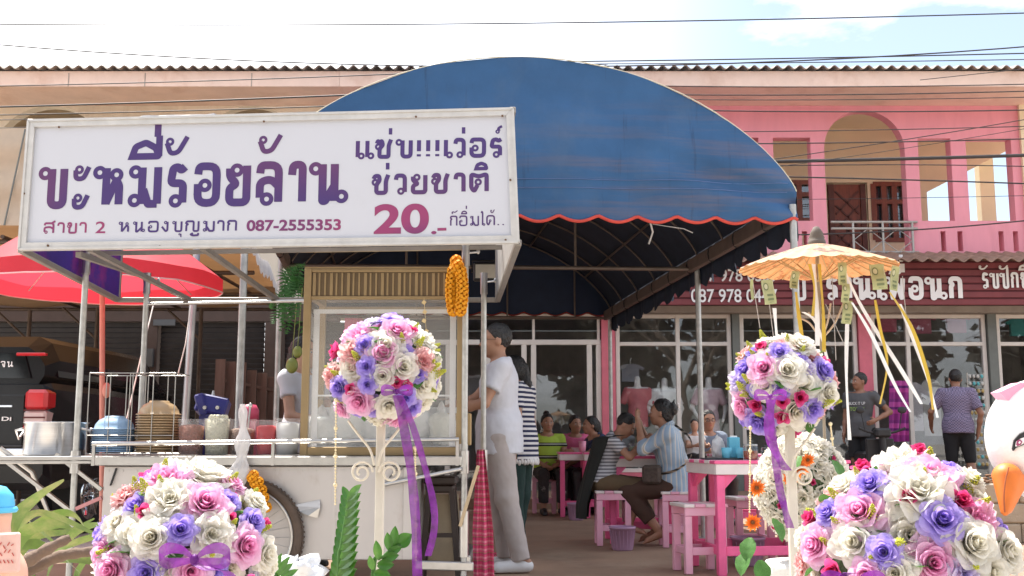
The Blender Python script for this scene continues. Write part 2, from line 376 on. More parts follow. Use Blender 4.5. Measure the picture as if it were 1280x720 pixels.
UP1 = {'ิ': [S_((0, 0), (.12, .7), (.5, 1), (.88, .7), (1, 0), (0, 0), f=.05)],
       'ี': [S_((0, 0), (.12, .7), (.5, 1), (.88, .6), (1, 0), (0, 0), f=.05), S_((1, 0), (1, 1.5))],
       'ื': [S_((0, 0), (.12, .7), (.5, 1), (.7, .6), (.75, 0), (0, 0), f=.05), S_((.72, .2), (.72, 1.5)), S_((1.05, 0), (1.05, 1.5))],
       'ั': [L_(0, .5, .7, .5), S_((0, .5), (.2, .1), (.6, .1), (1.1, 1.0), f=.1)],
       '็': [L_(0, .3, .8, -.2), S_((0, .3), (.2, .9), (.6, .5), (.9, .9), (1.15, 1.25), f=.08)]}
UP2 = {'่': [S_((.9, 0), (.9, 1))], '้': [L_(0, .6, .7, .5), S_((0, .65), (.2, .02), (.6, .1), (1.05, 1), f=.1)], '์': [L_(.5, .25, 0, 0), S_((.75, .35), (.55, .75), (1.1, 1.1), f=.08)]}
LOW = {'ุ': [L_(.8, .8, -1, 0), S_((.95, .95), (.95, 0))]}
def fillet(pts, r):
    if len(pts) < 3: return [Vector(p) for p in pts]
    pts = [Vector(p) for p in pts]; out = [pts[0]]
    for i in range(1, len(pts) - 1):
        a, b, c = pts[i - 1], pts[i], pts[i + 1]
        d = min(r, (a - b).length * .48, (c - b).length * .48)
        p0 = b + (a - b).normalized() * d; p1 = b + (c - b).normalized() * d
        for t in (0, .2, .4, .6, .8, 1): out.append(p0 * (1 - t) ** 2 + b * 2 * t * (1 - t) + p1 * t * t)
    out.append(pts[-1]); return out
def strokes_to(mb, strokes, fx, org, U, V, N, w, lr, zz):
    for st in strokes:
        if st[0] == 'o':
            c = fx(st[1], st[2]) + Vector((st[3], st[4])) * (lr + w * .3)
            ring = [c + Vector((math.cos(a), math.sin(a))) * lr for a in [2 * PI * i / 20 for i in range(21)]]
            pts, ww = ring, min(w * .62, lr * .95)
        else:
            pts, ww = fillet([fx(*p) for p in st[1]], st[2] * zz[1]), w
        pp = [pts[0]]
        for q in pts[1:]:
            if (q - pp[-1]).length > 1e-5: pp.append(q)
        pts = pp; n = len(pts); closed = (pts[0] - pts[-1]).length < 1e-4
        vs = []
        for i in range(n):
            a = pts[i] - pts[i - 1] if i > 0 else (pts[i] - pts[-2] if closed else pts[1] - pts[0])
            b = pts[i + 1] - pts[i] if i < n - 1 else (pts[1] - pts[0] if closed else a)
            a, b = a.normalized(), b.normalized(); t = a + b; t = t.normalized() if t.length > 1e-3 else a
            nn = Vector((-t.y, t.x)); cs = max(0.55, nn.dot(Vector((-a.y, a.x))))
            h = ww / 2 / cs; zz[0] += 0.00002
            for s in (1, -1):
                q = pts[i] + nn * h * s; vs.append(org + U * q.x + V * q.y + N * zz[0])
        mb.add(vs, [[2 * i, 2 * i + 1, 2 * i + 3, 2 * i + 2] for i in range(n - 1)], 0)
def thai(mb, text, p0, p1, N, h, wt, upscale=1.0, V=None):
    """write text with its baseline from p0 to p1 (world points), letters h tall, stroke wt*h, N the way it faces"""
    p0, p1 = Vector(p0), Vector(p1); U = (p1 - p0).normalized(); N = Vector(N).normalized(); V = V or (N.cross(U)).normalized()
    tw = 0; gap = .14
    for ch in text:
        if ch in TH: tw += TH[ch][0] + gap
    tw -= gap; sx = (p1 - p0).length / (tw * h); w = wt * h; lr = max(.078 * h, w * .58); x = 0.0; zz = [0.0, h]; last = (0, 0); had = False
    for ch in text:
        zz[0] = 0.0
        if ch in TH:
            W = TH[ch][0] * h * sx
            w2, l2 = (w * .62, max(.06 * h, lr * .66)) if ch == 'ะ' else (w, lr)
            fx = lambda a, b: Vector((x + w2 / 2 + a * (W - w2), w2 / 2 + b * (h - w2)))
            strokes_to(mb, TH[ch][1], fx, p0, U, V, N, w2, l2, zz); last = (x, W); x += W + gap * h * sx; had = False
        else:
            x0, W = last; mw = .42 * h * upscale; xr = x0 + W - w * .5
            if ch in LOW: st, y0, hh, mw2 = LOW[ch], -.42 * h, .3 * h, mw * .6
            elif ch in UP1: st, y0, hh, mw2 = UP1[ch], 1.16 * h, .24 * h * upscale, mw * 1.1; had = True
            else: st, y0, hh, mw2 = UP2[ch], (1.6 if had else 1.2) * h, .3 * h * upscale, mw * .8
            fx = lambda a, b: Vector((xr - mw2 + a * mw2, y0 + b * hh))
            strokes_to(mb, st, fx, p0, U, V, N, w * (.62 if st[0][0] == 'o' else .85), min(lr * .62, hh * .3) if st[0][0] == 'o' else lr, zz)
    return mb
def latin(mb, text, p0, p1, N, h, bold=0.0):
    p0, p1 = Vector(p0), Vector(p1); U = (p1 - p0).normalized(); N = Vector(N).normalized(); V = N.cross(U).normalized()
    cu = bpy.data.curves.new('lettering', 'FONT'); cu.body = text; cu.offset = bold; cu.size = 1.0
    o = bpy.data.objects.new('lettering', cu); COL.objects.link(o)
    me = bpy.data.meshes.new_from_object(o.evaluated_get(bpy.context.evaluated_depsgraph_get()))
    vs = [Vector(v.co) for v in me.vertices]; fs = [list(p.vertices) for p in me.polygons]
    x0, x1 = min(v.x for v in vs), max(v.x for v in vs); y0, y1 = min(v.y for v in vs), max(v.y for v in vs)
    if text.strip('.-') == '': y0, y1 = 0, 0.72
    sx = (p1 - p0).length / (x1 - x0); sy = h / (y1 - y0)
    mb.add([p0 + U * (v.x - x0) * sx + V * (v.y - y0) * sy + N * 0.0006 for v in vs], fs, 0)
    COL.objects.unlink(o); bpy.data.objects.remove(o); bpy.data.curves.remove(cu); bpy.data.meshes.remove(me)
    return mb

# ------------------------------------------------------------------ setting: ground, floor, buildings
m_sand = M('sandy ground', (.49, .45, .40), .95, var=.2, scale=1.5, bump=.5, bscale=30, col2=(.42, .34, .26), c2pos=(.5, .7))
m_slab = M('worn brown concrete floor', (.27, .175, .115), .8, var=.25, scale=1.2, bump=.15, bscale=50, col2=(.36, .27, .19), c2pos=(.52, .75))
m_asph = M('asphalt', (.06, .058, .055), .9, var=.2, scale=20, bump=.4, bscale=200)
mb = MB(); mb.grid(lambda u, v: (lerp(-400, 400, u), lerp(-300, 600, v), 0), 8, 8)
structure(mb.build('ground', m_sand))
mb = MB(); mb.bx(-3.4, 12, 6.9, 14.3, -.1, .006); structure(mb.build('concrete_floor', m_slab))
mb = MB(); mb.bx(-3.4, 12, 14.3, 16.48, -.1, .15, ch=.01); structure(mb.build('shop_step', m_slab))
mb = MB(); mb.bx(-200, 200, -9, -2, -.1, .004); structure(mb.build('road', m_asph))

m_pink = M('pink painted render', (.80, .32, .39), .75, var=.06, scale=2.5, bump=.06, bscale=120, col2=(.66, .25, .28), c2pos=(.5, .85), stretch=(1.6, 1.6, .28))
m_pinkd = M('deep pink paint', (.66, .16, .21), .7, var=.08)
m_beige = M('beige painted render', (.80, .71, .57), .8, var=.05, scale=2, bump=.06, bscale=120, col2=(.60, .50, .37), c2pos=(.5, .85), stretch=(1.6, 1.6, .28))
m_cream = M('cream painted render', (.80, .68, .48), .8, var=.05, scale=2)
m_conc = M('grey concrete', (.36, .31, .27), .85, var=.15, scale=4, bump=.2)
m_fascia = M('salmon fascia board', (.80, .60, .50), .7, var=.07, scale=3, col2=(.6, .38, .28), c2pos=(.5, .8))
m_roof = M('fibre cement roof sheet', (.34, .29, .25), .9, var=.25, scale=3)
m_door = M('carved red brown wood', (.20, .055, .03), .45, var=.25, scale=10, stretch=(3, 3, .5))
m_doord = M('dark carved wood', (.10, .028, .018), .5, var=.2)
m_alu = M('white window frame', (.72, .66, .60), .45, var=.05)
m_gray = M('grey green painted column', (.16, .17, .155), .7, var=.1)
m_maroon = M('maroon slats', (.19, .032, .038), .55, var=.12, scale=5)
m_maroond = M('dark maroon gap', (.09, .012, .018), .7)
m_white = M('white paint', (.82, .80, .78), .55, var=.03)
m_steelp = M('painted steel rail', (.42, .40, .37), .4, metal=.3)
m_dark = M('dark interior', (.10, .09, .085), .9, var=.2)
m_inter = M('shop interior wall', (.32, .30, .285), .9, var=.1)
g_shop = glass('shop window glass', (.92, .93, .93), .045, .012)
g_win = glass('house window glass', (.45, .48, .5), .1, .02)

def wall_open(mb, x0, x1, z0, z1, y0, y1, ops, mi=0):
    xs = {x0, x1}
    for o in ops:
        xs |= {o[0], o[1]}
        if len(o) > 4:
            for i in range(1, 20): xs.add(lerp(o[0], o[1], (1 - math.cos(PI * i / 20)) / 2))
    xs = sorted(x for x in xs if x0 <= x <= x1)
    for a, b in zip(xs, xs[1:]):
        m = (a + b) / 2; cut = []
        for o in ops:
            if o[0] < m < o[1]:
                tp = o[3]
                if len(o) > 4:
                    r = (o[1] - o[0]) / 2; rz = o[4]; dx = lambda q: max(0, 1 - ((q - (o[0] + o[1]) / 2) / r) ** 2) ** .5
                    cut.append((o[2], o[3] - rz + rz * dx(a), o[3] - rz + rz * dx(b)))
                else: cut.append((o[2], tp, tp))
        cut.sort(); zlo = (z0, z0)
        for c in cut:
            if c[0] > zlo[0] + 1e-4: mb.bx(a, b, y0, y1, zlo[0], c[0], mi)
            zlo = (c[1], c[2])
        if zlo[0] < z1:
            p = [(a, y0, zlo[0]), (b, y0, zlo[1]), (b, y0, z1), (a, y0, z1)]; mb.slab(p, (0, y1 - y0, 0), mi)
FY = 16.5
X = lambda px, Y=FY, py=230: PX(px, Y, py)
Z = lambda py, Y=FY: PZ(py, Y)
zsof = 6.30; xb = X(435)
zp, z318 = Z(276), Z(322)
# --- pink shophouse
pink = thing('pink_shophouse', 'two storey pink shophouse with arched balcony opening and glass shopfronts', 'building', (4, FY, 0))
ops = [(X(772), X(800), zp, Z(172)), (X(818), X(868), zp, Z(172)), (X(925), X(950), zp, Z(172)), (X(968), X(1015), zp, Z(172)), (X(1032), X(1133), z318 + .1, Z(138), (X(1133) - X(1032)) / 2), (X(1150), X(1191), zp, Z(173)), (X(1210), X(1267), zp, Z(173)), (X(1285), X(1340), zp, Z(173))]
for a in (985, 1000, 1172, 1193, 1244, 1262, 1300): ops.append((X(a), X(a + 6.5), Z(314), Z(289)))
for a in (470, 560, 650): ops.append((X(a), X(a + 70), zp, Z(172)))
mb = MB(); wall_open(mb, xb, X(1420), z318 - .05, zsof, FY, FY + .2, ops); mb.build('front_wall', m_pink, pink)
mb = MB(); wall_open(mb, xb, X(1158, 18.3), z318 - .1, zsof, 18.3, 18.45, [(X(1033, 18.3), X(1084, 18.3), z318 - .1, Z(228, 18.3)), (X(1091, 18.3), X(1143, 18.3), Z(300, 18.3), Z(230, 18.3)), (X(978, 18.3), X(1019, 18.3), Z(275, 18.3), Z(228, 18.3))])
mb.bx(X(1222, 19), X(1240, 19), 18.9, 19.1, z318, zsof); mb.bx(X(1300, 19), X(1325, 19), 18.9, 19.1, z318, zsof)
mb.slab([(X(1190, 18.3), 18.32, zsof), (X(1290, 18.3), 18.32, zsof), (X(1262, 18.3), 18.32, Z(188, 18.3)), (X(1158, 18.3), 18.32, Z(240, 18.3)), (X(1150, 18.3), 18.32, zsof)], (0, .1, 0))
mb.build('balcony_back_wall', m_cream, pink)
mb = MB(); mb.bx(xb, X(1420), FY - .02, 19.2, zsof, zsof + .08); mb.build('balcony_ceiling', m_cream, pink)
mb = MB(); mb.bx(xb, X(1420), FY + .2, 19.2, z318 - .25, z318 - .05); mb.build('balcony_floor', m_conc, pink)
# carved door
d0, d1, dz0, dz1 = X(1035, 18.3), X(1082, 18.3), z318 - .05, Z(230, 18.3)
mb = MB(); mb.bx(d0, d1, 18.33, 18.38, dz0, dz1)
for k in range(5):
    for s in (-1, 1):
        cx, cz = (d0 + d1) / 2, lerp(dz0 + .2, dz1 - .2, (k + .5) / 5); mb.bar((cx - .2 * s, 18.325, cz - .2), (cx + .2 * s, 18.325, cz + .2), .03, .03, 1)
for s in (d0 + .05, d1 - .05): mb.bar((s, 18.325, dz0), (s, 18.325, dz1), .09, .05, 1)
mb.build('carved_door', [m_door, m_doord], pink)
for (a, b, t, bt, nm) in ((1091, 1143, 230, 300, 2), (978, 1019, 228, 275, 1)):
    wx0, wx1, wz0, wz1 = X(a, 18.3), X(b, 18.3), Z(bt, 18.3), Z(t, 18.3)
    mb = MB()
    for s in np.linspace(wx0, wx1, 2 * nm + 1): mb.bar((s, 18.32, wz0), (s, 18.32, wz1), .09, .07)
    for q in (wz0, lerp(wz0, wz1, .68), wz1): mb.bar((wx0, 18.318, q), (wx1, 18.318, q), .075, .075)
    wf = mb.build('upper_window', m_door, pink)
    mb = MB(); mb.bx(wx0, wx1, 18.37, 18.375, wz0, wz1); mb.build('pane', g_win, wf)
    mb = MB(); mb.grid(lambda u, v: (lerp(wx0 + .05, wx1 - .45, u), 18.5 + .03 * math.sin(u * 40), lerp(wz0, wz1, v)), 40, 2); mb.build('curtain', M('grey curtain', (.3, .33, .36), .9), wf)
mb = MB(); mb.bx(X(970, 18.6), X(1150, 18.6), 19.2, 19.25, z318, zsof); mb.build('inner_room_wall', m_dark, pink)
# balcony railing
mb = MB(); rx0, rx1, rz0, rz1 = X(1063), X(1143), z318 - .02, Z(278)
for q in (rz0 + .1, lerp(rz0, rz1, .82), rz1): mb.cyl((X(1040) - .05, FY - .03, q), (rx1, FY - .03, q), .02)
for s in np.linspace(rx0, rx1 - .08, 3): mb.cyl((s, FY - .03, rz0), (s, FY - .03, rz1), .018)
n = 4
for i in range(n):
    a, b = lerp(rx0, rx1 - .08, i / n), lerp(rx0, rx1 - .08, (i + 1) / n); zl, zh = rz0 + .1, lerp(rz0, rz1, .82); zm = (zl + zh) / 2
    a1, b1 = (a, b) if i % 2 == 0 else (b, a)
    mb.cyl((a1, FY - .028, zm), (b1, FY - .028, zh), .007); mb.cyl((a1, FY - .028, zm), (b1, FY - .028, zl), .007)
mb.build('balcony_railing', m_steelp, pink)
# roof: corrugated sheet, fascia, soffit
def corrugated(x0, x1, y0, y1, z0, z1, pitch, amp, th=.012):
    mb = MB(); n = int((x1 - x0) / pitch * 8)
    for dz, fl in ((0, 1), (-th, -1)): mb.grid(lambda u, v: (lerp(x0, x1, u), lerp(y0, y1, v), lerp(z0, z1, v) + dz + amp * math.sin(2 * PI * u * (x1 - x0) / pitch)), n, 1)
    vs = []
    for i in range(n + 1):
        xx = lerp(x0, x1, i / n); q = z0 + amp * math.sin(2 * PI * i / n * (x1 - x0) / pitch); vs += [(xx, y0, q), (xx, y0, q - th)]
    mb.add(vs, [[2 * i, 2 * i + 1, 2 * i + 3, 2 * i + 2] for i in range(n)]); return mb
ze0, ze1 = PZ(108, 15.5), PZ(89, 15.5)
corrugated(xb, X(1440), 15.4, 20.5, ze1 + .035, ze1 + 1.2, .17, .028).build('roof', m_roof, pink)
mb = MB(); mb.bx(xb, X(1440), 15.5, 15.53, ze0, ze1); mb.bx(xb, X(1440), 15.531, 16.498, ze0 + .02, ze0 + .05); mb.build('fascia', m_fascia, pink)
mb = MB(); mb.bx(X(1278), X(1420), FY - .06, FY - .003, z318, zsof); mb.build('corner_pilaster', m_cream, pink)
# ground floor shopfront
zb0, zb1 = Z(393), Z(380)
mb = MB(); mb.bx(xb, X(1420), FY - .25, FY + .2, zb0, z318 - .06); mb.build('beam', m_conc, pink)
shopz = Z(405)
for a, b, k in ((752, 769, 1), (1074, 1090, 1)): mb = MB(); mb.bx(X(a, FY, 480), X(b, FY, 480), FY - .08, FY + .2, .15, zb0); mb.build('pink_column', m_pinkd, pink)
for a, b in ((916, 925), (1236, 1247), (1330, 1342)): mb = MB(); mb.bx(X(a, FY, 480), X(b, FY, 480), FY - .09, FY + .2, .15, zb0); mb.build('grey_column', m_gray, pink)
def shop_window(pxa, pxb, muls, tr=430, nm='shop_window', z0=.42):
    a, b = X(pxa, FY, 480), X(pxb, FY, 480); mb = MB(); zt = zb0 - .003; zr = Z(tr)
    for q in [a + .03, b - .03] + [X(m_, FY, 480) for m_ in muls]: mb.bx(q - .032, q + .032, FY - .03, FY + .05, z0, zt, ch=.006)
    for q in (z0 + .03, zr, zt - .03): mb.bx(a, b, FY - .026, FY + .046, q - .03, q + .03, ch=.006)
    f = mb.build(nm, m_alu, pink)
    mb = MB(); mb.bx(a + .03, b - .03, FY + .008, FY + .014, z0, zt); mb.build('pane', g_shop, f)
    if z0 > .2:
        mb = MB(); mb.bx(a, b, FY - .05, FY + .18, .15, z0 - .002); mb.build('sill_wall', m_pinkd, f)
shop_window(770, 915, [848]); shop_window(926, 1073, [1000]); shop_window(1091, 1235, [1137], z0=.17); shop_window(1248, 1329, [])
# sliding glass door behind the tables
a, b = X(452, FY, 480), X(751, FY, 480); zt = zb0 - .004; zr = Z(428)
mb = MB()
for q in (a + .03, X(500, FY, 480), X(560, FY, 480), X(610, FY, 480), X(655, FY, 480), X(667, FY, 480), X(737, FY, 480), b - .03): mb.bx(q - .04, q + .04, FY - .03, FY + .05, .155, zr + .04, ch=.006)
for q in (zr, zt - .03): mb.bx(a, b, FY - .034, FY + .044, q - .04, q + .04, ch=.006)
for q in (X(667, FY, 480), b - .03): mb.bx(q - .02, q + .02, FY - .027, FY + .04, zr, zt)
sd_ = mb.build('sliding_door', m_alu, pink)
mb = MB(); mb.bx(a + .03, b - .03, FY + .008, FY + .014, .155, zt); mb.build('pane', g_shop, sd_)
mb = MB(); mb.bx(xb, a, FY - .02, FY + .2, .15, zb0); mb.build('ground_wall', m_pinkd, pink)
mb = MB(); mb.bx(xb, X(1420), 20.6, 20.7, .0, zb1); mb.bx(xb, xb + .1, FY + .22, 20.6, 0, zb1); mb.bx(X(1415), X(1420), FY + .22, 20.6, 0, zb1); mb.bx(xb + .1, X(1414), FY + .21, 20.6, zb1 + .001, zb1 + .05); mb.build('shop_room_wall', m_inter, pink)
mb = MB(); mb.bx(xb, X(1420), FY + .05, 20.6, 0, .148); mb.build('shop_room_floor', m_conc, pink)
# signboard of the clothes shop
sg = thing('shop_signboard', 'maroon slatted shop signboard with white Thai lettering above the shop windows', 'shop sign', (X(1050, 15.9), 15.9, Z(360, 15.9)))
SY = 15.85; sx0, sx1, sz0, sz1 = X(660, SY), X(1420, SY), Z(381, SY), Z(326, SY)
mb = MB(); mb.bx(sx0, sx1, SY + .02, SY + .12, sz0, sz1, 1); ns = 6
for i in range(ns):
    za, zb_ = lerp(sz0, sz1, i / ns), lerp(sz0, sz1, (i + .78) / ns); mb.bx(sx0, sx1, SY, SY + .0195, za, zb_, 0, ch=.005)
mb.build('slats', [m_maroon, m_maroond], sg)
Nn = (0, -1, 0); YS = SY - .022
q = lambda x, y: P(x, y, YS)
for fn_ in (lambda m_: thai(m_, 'ร้านเพื่อนก', q(1033, 375), q(1204, 375.5), Nn, .36, .19), lambda m_: thai(m_, 'รับปักชื่อ', q(1228, 361), q(1300, 361), Nn, .25, .15), lambda m_: thai(m_, 'ป', q(988, 376), q(1008, 376), Nn, .26, .2),
            lambda m_: latin(m_, '087 978 0559', q(866, 352), q(972, 352), Nn, .19, .012), lambda m_: latin(m_, '087 978 0447', q(864, 378), q(972, 378), Nn, .2, .012)):
    mb = MB(); fn_(mb); mb.build('lettering', m_white, sg)
corrugated(X(640, 15.5), X(1440, 15.5), 15.45, FY - .003, Z(325, 15.5), Z(325, 15.5) + .28, .2, .028).build('awning_sheet', M('rusty awning sheet', (.30, .2, .15), .8, var=.3), sg)

# --- beige shophouse on the left
bei = thing('beige_shophouse', 'two storey beige shophouse with arched upper openings and dark roller shutter', 'building', (-6, FY, 0))
ops = []
for c, rr in ((57, 70), (312, 62), (-200, 70)): ops.append((X(c - rr), X(c + rr), Z(300), Z(132), (X(c + rr) - X(c)) * .95))
mb = MB(); wall_open(mb, X(-560), xb - .003, Z(380), zsof, FY, FY + .2, ops); mb.build('front_wall', m_beige, bei)
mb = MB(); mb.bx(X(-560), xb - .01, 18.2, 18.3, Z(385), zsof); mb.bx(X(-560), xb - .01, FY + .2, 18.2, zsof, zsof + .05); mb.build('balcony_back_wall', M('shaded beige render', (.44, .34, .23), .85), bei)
corrugated(X(-570), xb - .003, 15.4, 20.5, ze1 + .035, ze1 + 1.2, .17, .028).build('roof', m_roof, bei)
mb = MB(); mb.bx(X(-570), xb - .004, 15.5, 15.53, ze0, ze1); mb.bx(X(-570), xb - .004, 15.531, 16.498, ze0 + .02, ze0 + .05)
for px in (112, 203, 330): mb.bx(X(px) - .006, X(px) + .006, 15.494, 15.5, ze0 - .0, ze1 - .03, 1)
mb.build('fascia', [m_fascia, m_conc], bei)
mb = MB()
for a, b in ((-560, -530), (180, 195), (330, 352)): mb.bx(X(a, FY, 480), X(b, FY, 480), FY - .05, FY + .2, 0, Z(380) - .003)
mb.bx(X(-560), xb - .1, FY - .06, FY + .2, Z(402), Z(380) - .002); mb.build('ground_columns', M('brown painted pier', (.10, .065, .052), .85), bei)
for a, b in ((-528, 178), (197, 328), (354, 430)):
    mb = MB(); x0, x1 = X(a, FY, 480), X(b, FY, 480); n = 34
    prof = []
    for i in range(n): prof += [(i / n, 0), ((i + .8) / n, .02)]
    zt = Z(402) - .003
    vs = []; 
    for t, d in prof + [(1, 0)]: vs += [(x0, FY + .06 - d, lerp(.02, zt, t)), (x1, FY + .06 - d, lerp(.02, zt, t))]
    mb.add(vs, [[2 * i, 2 * i + 1, 2 * i + 3, 2 * i + 2] for i in range(len(vs) // 2 - 1)]); mb.build('roller_shutter', M('dark roller shutter', (.034, .027, .025), .6, var=.2), bei)
mb = MB(); mb.box((X(188, FY, 480), FY - .09, Z(448)), (.12, .08, .28), ch=.01); mb.build('meter_box', M('dark grey box', (.1, .1, .1), .5), bei); mb = MB(); mb.box((X(205, 16.4, 400), FY - .08, Z(404)), (.34, .03, .1), ch=.01); mb.build('name_plate', M('dark grey box', (.1, .1, .1), .5), bei)

# cloth blind on the upper left
mb = MB(); mb.grid(lambda u, v: (lerp(X(-120, 15.6), X(150, 15.6), u), 15.3 - .25 * v + .03 * math.sin(u * 25 + v * 2) + .03 * math.sin(v * 16 + u * 3), lerp(Z(166, 15.6), Z(296, 15.6), v)), 60, 24)
for px in (-60, 25): mb.cyl((X(px, 15.2), 15.25, Z(170, 15.6)), (X(px - 8, 15.2), 15.0, Z(292, 15.6)), .012, mi=1)
tag(mb.build('cloth_blind', [M('beige tarpaulin', (.62, .50, .38), .9, var=.08, scale=3, transl=.25, bump=.1, bscale=300), m_gray]), 'beige tarpaulin blind hanging in front of the beige upper storey', 'blind')

# garage tarpaulin roof over the pickup
gt = thing('carport_canopy', 'brown tarpaulin carport canopy with white scalloped edge above the black pickup', 'canopy', (-5.5, 12.5, 0))
m_tarp = M('brown tarpaulin', (.34, .22, .13), .85, var=.12, scale=4, transl=.2, trcol=(.34, .17, .07), bump=.1, bscale=60)
zt0 = 2.86
def gtarp(u, v): return (lerp(-9.5, lerp(-2.5, -3.25, v), u), lerp(9.9, 15.6, v), zt0 + .04 * math.sin(v * 18) + .02 * math.sin(u * 30 + v * 5))
mb = MB(); mb.grid(gtarp, 40, 30); mb.build('roof_sheet', m_tarp, gt)
mb = MB(); n = 60
vs = []
for i in range(n + 1):
    t = i / n; p = Vector(gtarp(1, t)); vs += [p + Vector((.004, 0, .02)), p + Vector((.03, 0, -.14 - .05 * abs(math.sin(t * 15 * PI))))]
mb.add(vs, [[2 * i, 2 * i + 1, 2 * i + 3, 2 * i + 2] for i in range(n)], 0, True)
mb.build('scalloped_edge', M('cream canvas edge', (.75, .68, .58), .85, transl=.3), gt)
mb = MB()
for yy in (10.1, 12, 13.8, 15.4): mb.cyl((-9.4, yy, zt0 - .1), (-2.7 - .1 * (yy - 10), yy, zt0 - .1), .025)
for xx in (-9, -7.6, -6.2, -4.8, -3.4): mb.cyl((xx, 10, zt0 - .07), (xx, 15.5, zt0 - .07), .02)
for px, yy in ((35, 15.4), (120, 15.2), (250, 15.3)):
    x = PX(px, yy, 430); mb.cyl((x, yy, zt0 - .1), (x, yy, 0), .03); mb.cyl((x, yy, zt0 - .55), (x - .5, yy, zt0 - .1), .018)
mb.cyl(P(246, 310, 9.95), (PX(226, 9.9, 560), 9.9, 0), .035, mi=1)
mb.build('frame', [M('rusty steel tube', (.12, .085, .065), .6, metal=.4, var=.3), M('galvanised tube', (.5, .5, .5), .4, metal=.7, var=.15)], gt)
mb = MB()
mb.tube([P(206, 322, 9.95), P(180, 430, 9.2), P(150, 560, 8.6)], .006); mb.tube([P(246, 330, 9.95), P(232, 430, 9.4), P(222, 470, 9.3)], .006)
mb.build('guy_rope', M('white cord', (.7, .66, .6), .8), gt)

# ------------------------------------------------------------------ blue barrel canopy
can = thing('barrel_canopy', 'faded blue barrel vaulted canopy with red scalloped hem over the eating area', 'canopy', (0, 10.5, 0))
FL, FR, BR_ = Vector((-1.89, 7.4, 0)), Vector((2.05, 7.62, 0)), Vector((1.31, 14.2, 0)); BL_ = FL + BR_ - FR
def CN(s, t, z): 
    u = (s + 1) / 2; p = FL.lerp(FR, u).lerp(BL_.lerp(BR_, u), t); return Vector((p.x, p.y, z))
ZE, RISE, ZS = 2.66, .97, 2.47
def vz(s): return ZE + RISE * max(0, 1 - abs(s) ** 2.1) ** .78
def sp(u): return math.sin((u - .5) * PI)       # crowd samples to the springing
def canvas(name):
    m = M(name, (.030, .095, .215), .85, var=.16, scale=2.0, bump=.18, bscale=7); t = m.node_tree; n = t.nodes; L = t.links; b = n['Principled BSDF']
    tc = [x for x in n if x.type == 'TEX_COORD'][0]; cur = b.inputs['Base Color'].links[0].from_socket
    for sc, loc, p0, p1, colr in (((9, 1, .9), (0, 0, 0), .60, .74, (.012, .022, .045)), ((.55, .5, 8.5), (4, 2, 1.6), .48, .72, (.20, .125, .10)), ((1.6, 1, 1.1), (1, 5, 3), .52, .85, (.085, .135, .22))):
        mp = n.new('ShaderNodeMapping'); mp.inputs['Scale'].default_value = sc; mp.inputs['Location'].default_value = loc; mp.inputs['Rotation'].default_value = (0, .22 if sc[2] > 5 else 0, 0); L.new(tc.outputs['Object'], mp.inputs[0])
        nz = n.new('ShaderNodeTexNoise'); nz.inputs['Scale'].default_value = 1.5; nz.inputs['Detail'].default_value = 7; nz.inputs['Roughness'].default_value = .65; L.new(mp.outputs[0], nz.inputs[0])
        rp = n.new('ShaderNodeValToRGB'); rp.color_ramp.elements[0].position, rp.color_ramp.elements[1].position = p0, p1; L.new(nz.outputs[0], rp.inputs[0])
        mu = n.new('ShaderNodeMath'); mu.operation = 'MULTIPLY'; mu.inputs[1].default_value = .55 if sc[2] > 5 else .6; L.new(rp.outputs[0], mu.inputs[0]); fac = mu.outputs[0]
        if sc[2] > 5:        # the dust lies in the creases of the right-hand lower corner
            sp2 = n.new('ShaderNodeSeparateXYZ'); L.new(tc.outputs['Object'], sp2.inputs[0]); mr = n.new('ShaderNodeMapRange'); mr.inputs['From Min'].default_value = -.6; mr.inputs['From Max'].default_value = 1.4; L.new(sp2.outputs[0], mr.inputs['Value'])
            mr2 = n.new('ShaderNodeMapRange'); mr2.inputs['From Min'].default_value = 3.5; mr2.inputs['From Max'].default_value = 2.85; L.new(sp2.outputs[2], mr2.inputs['Value'])
            m1 = n.new('ShaderNodeMath'); m1.operation = 'MULTIPLY'; L.new(mr.outputs[0], m1.inputs[0]); L.new(mr2.outputs[0], m1.inputs[1]); m2 = n.new('ShaderNodeMath'); m2.operation = 'MULTIPLY'; L.new(m1.outputs[0], m2.inputs[0]); L.new(fac, m2.inputs[1]); fac = m2.outputs[0]
        mx = n.new('ShaderNodeMixRGB'); L.new(fac, mx.inputs[0]); L.new(cur, mx.inputs[1]); mx.inputs[2].default_value = (*colr, 1); cur = mx.outputs[0]
    L.new(cur, b.inputs['Base Color']); return m
m_blue = canvas('faded blue canvas')
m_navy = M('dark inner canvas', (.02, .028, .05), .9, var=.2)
m_red = M('red hem tape', (.55, .06, .04), .7)
mb = MB()
def wr(u, v, k=1): return k * (.012 * math.sin(u * 23 + 3 * v) + .01 * math.sin(u * 51 - 7 * v))
def vault(u, v):
    s = sp(u); sag = -.03 * math.sin(v * 5 * PI) ** 2
    return CN(s, v, vz(s) + sag * math.sqrt(max(0, 1 - s * s)))
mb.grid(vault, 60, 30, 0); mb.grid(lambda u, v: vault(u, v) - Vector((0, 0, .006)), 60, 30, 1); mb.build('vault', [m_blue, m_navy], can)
mb = MB(); NS = 14
def hem(s): return ZS + .0 - .045 * abs(math.sin((s + 1) / 2 * NS * PI + .35)) 
def front(u, v):
    s = lerp(-1, 1, u); zb = hem(s); z = lerp(zb, vz(s), v)
    edge = max(0, s - .3) / .7
    cr = edge * (.08 * math.sin(16 * (z - 2.5) + 11 * s + 2) + .03 * math.sin(31 * (z - 2.5) + 17 * s)) * (1 - v) * min(1, v * 6) + .01 * math.sin(s * 17 + z * 3)
    return CN(s, 0, z) + Vector((0, -.01 - .07 * math.sin(min(1, v * 1.3) * PI) * (1 - s * s) + cr, 0))
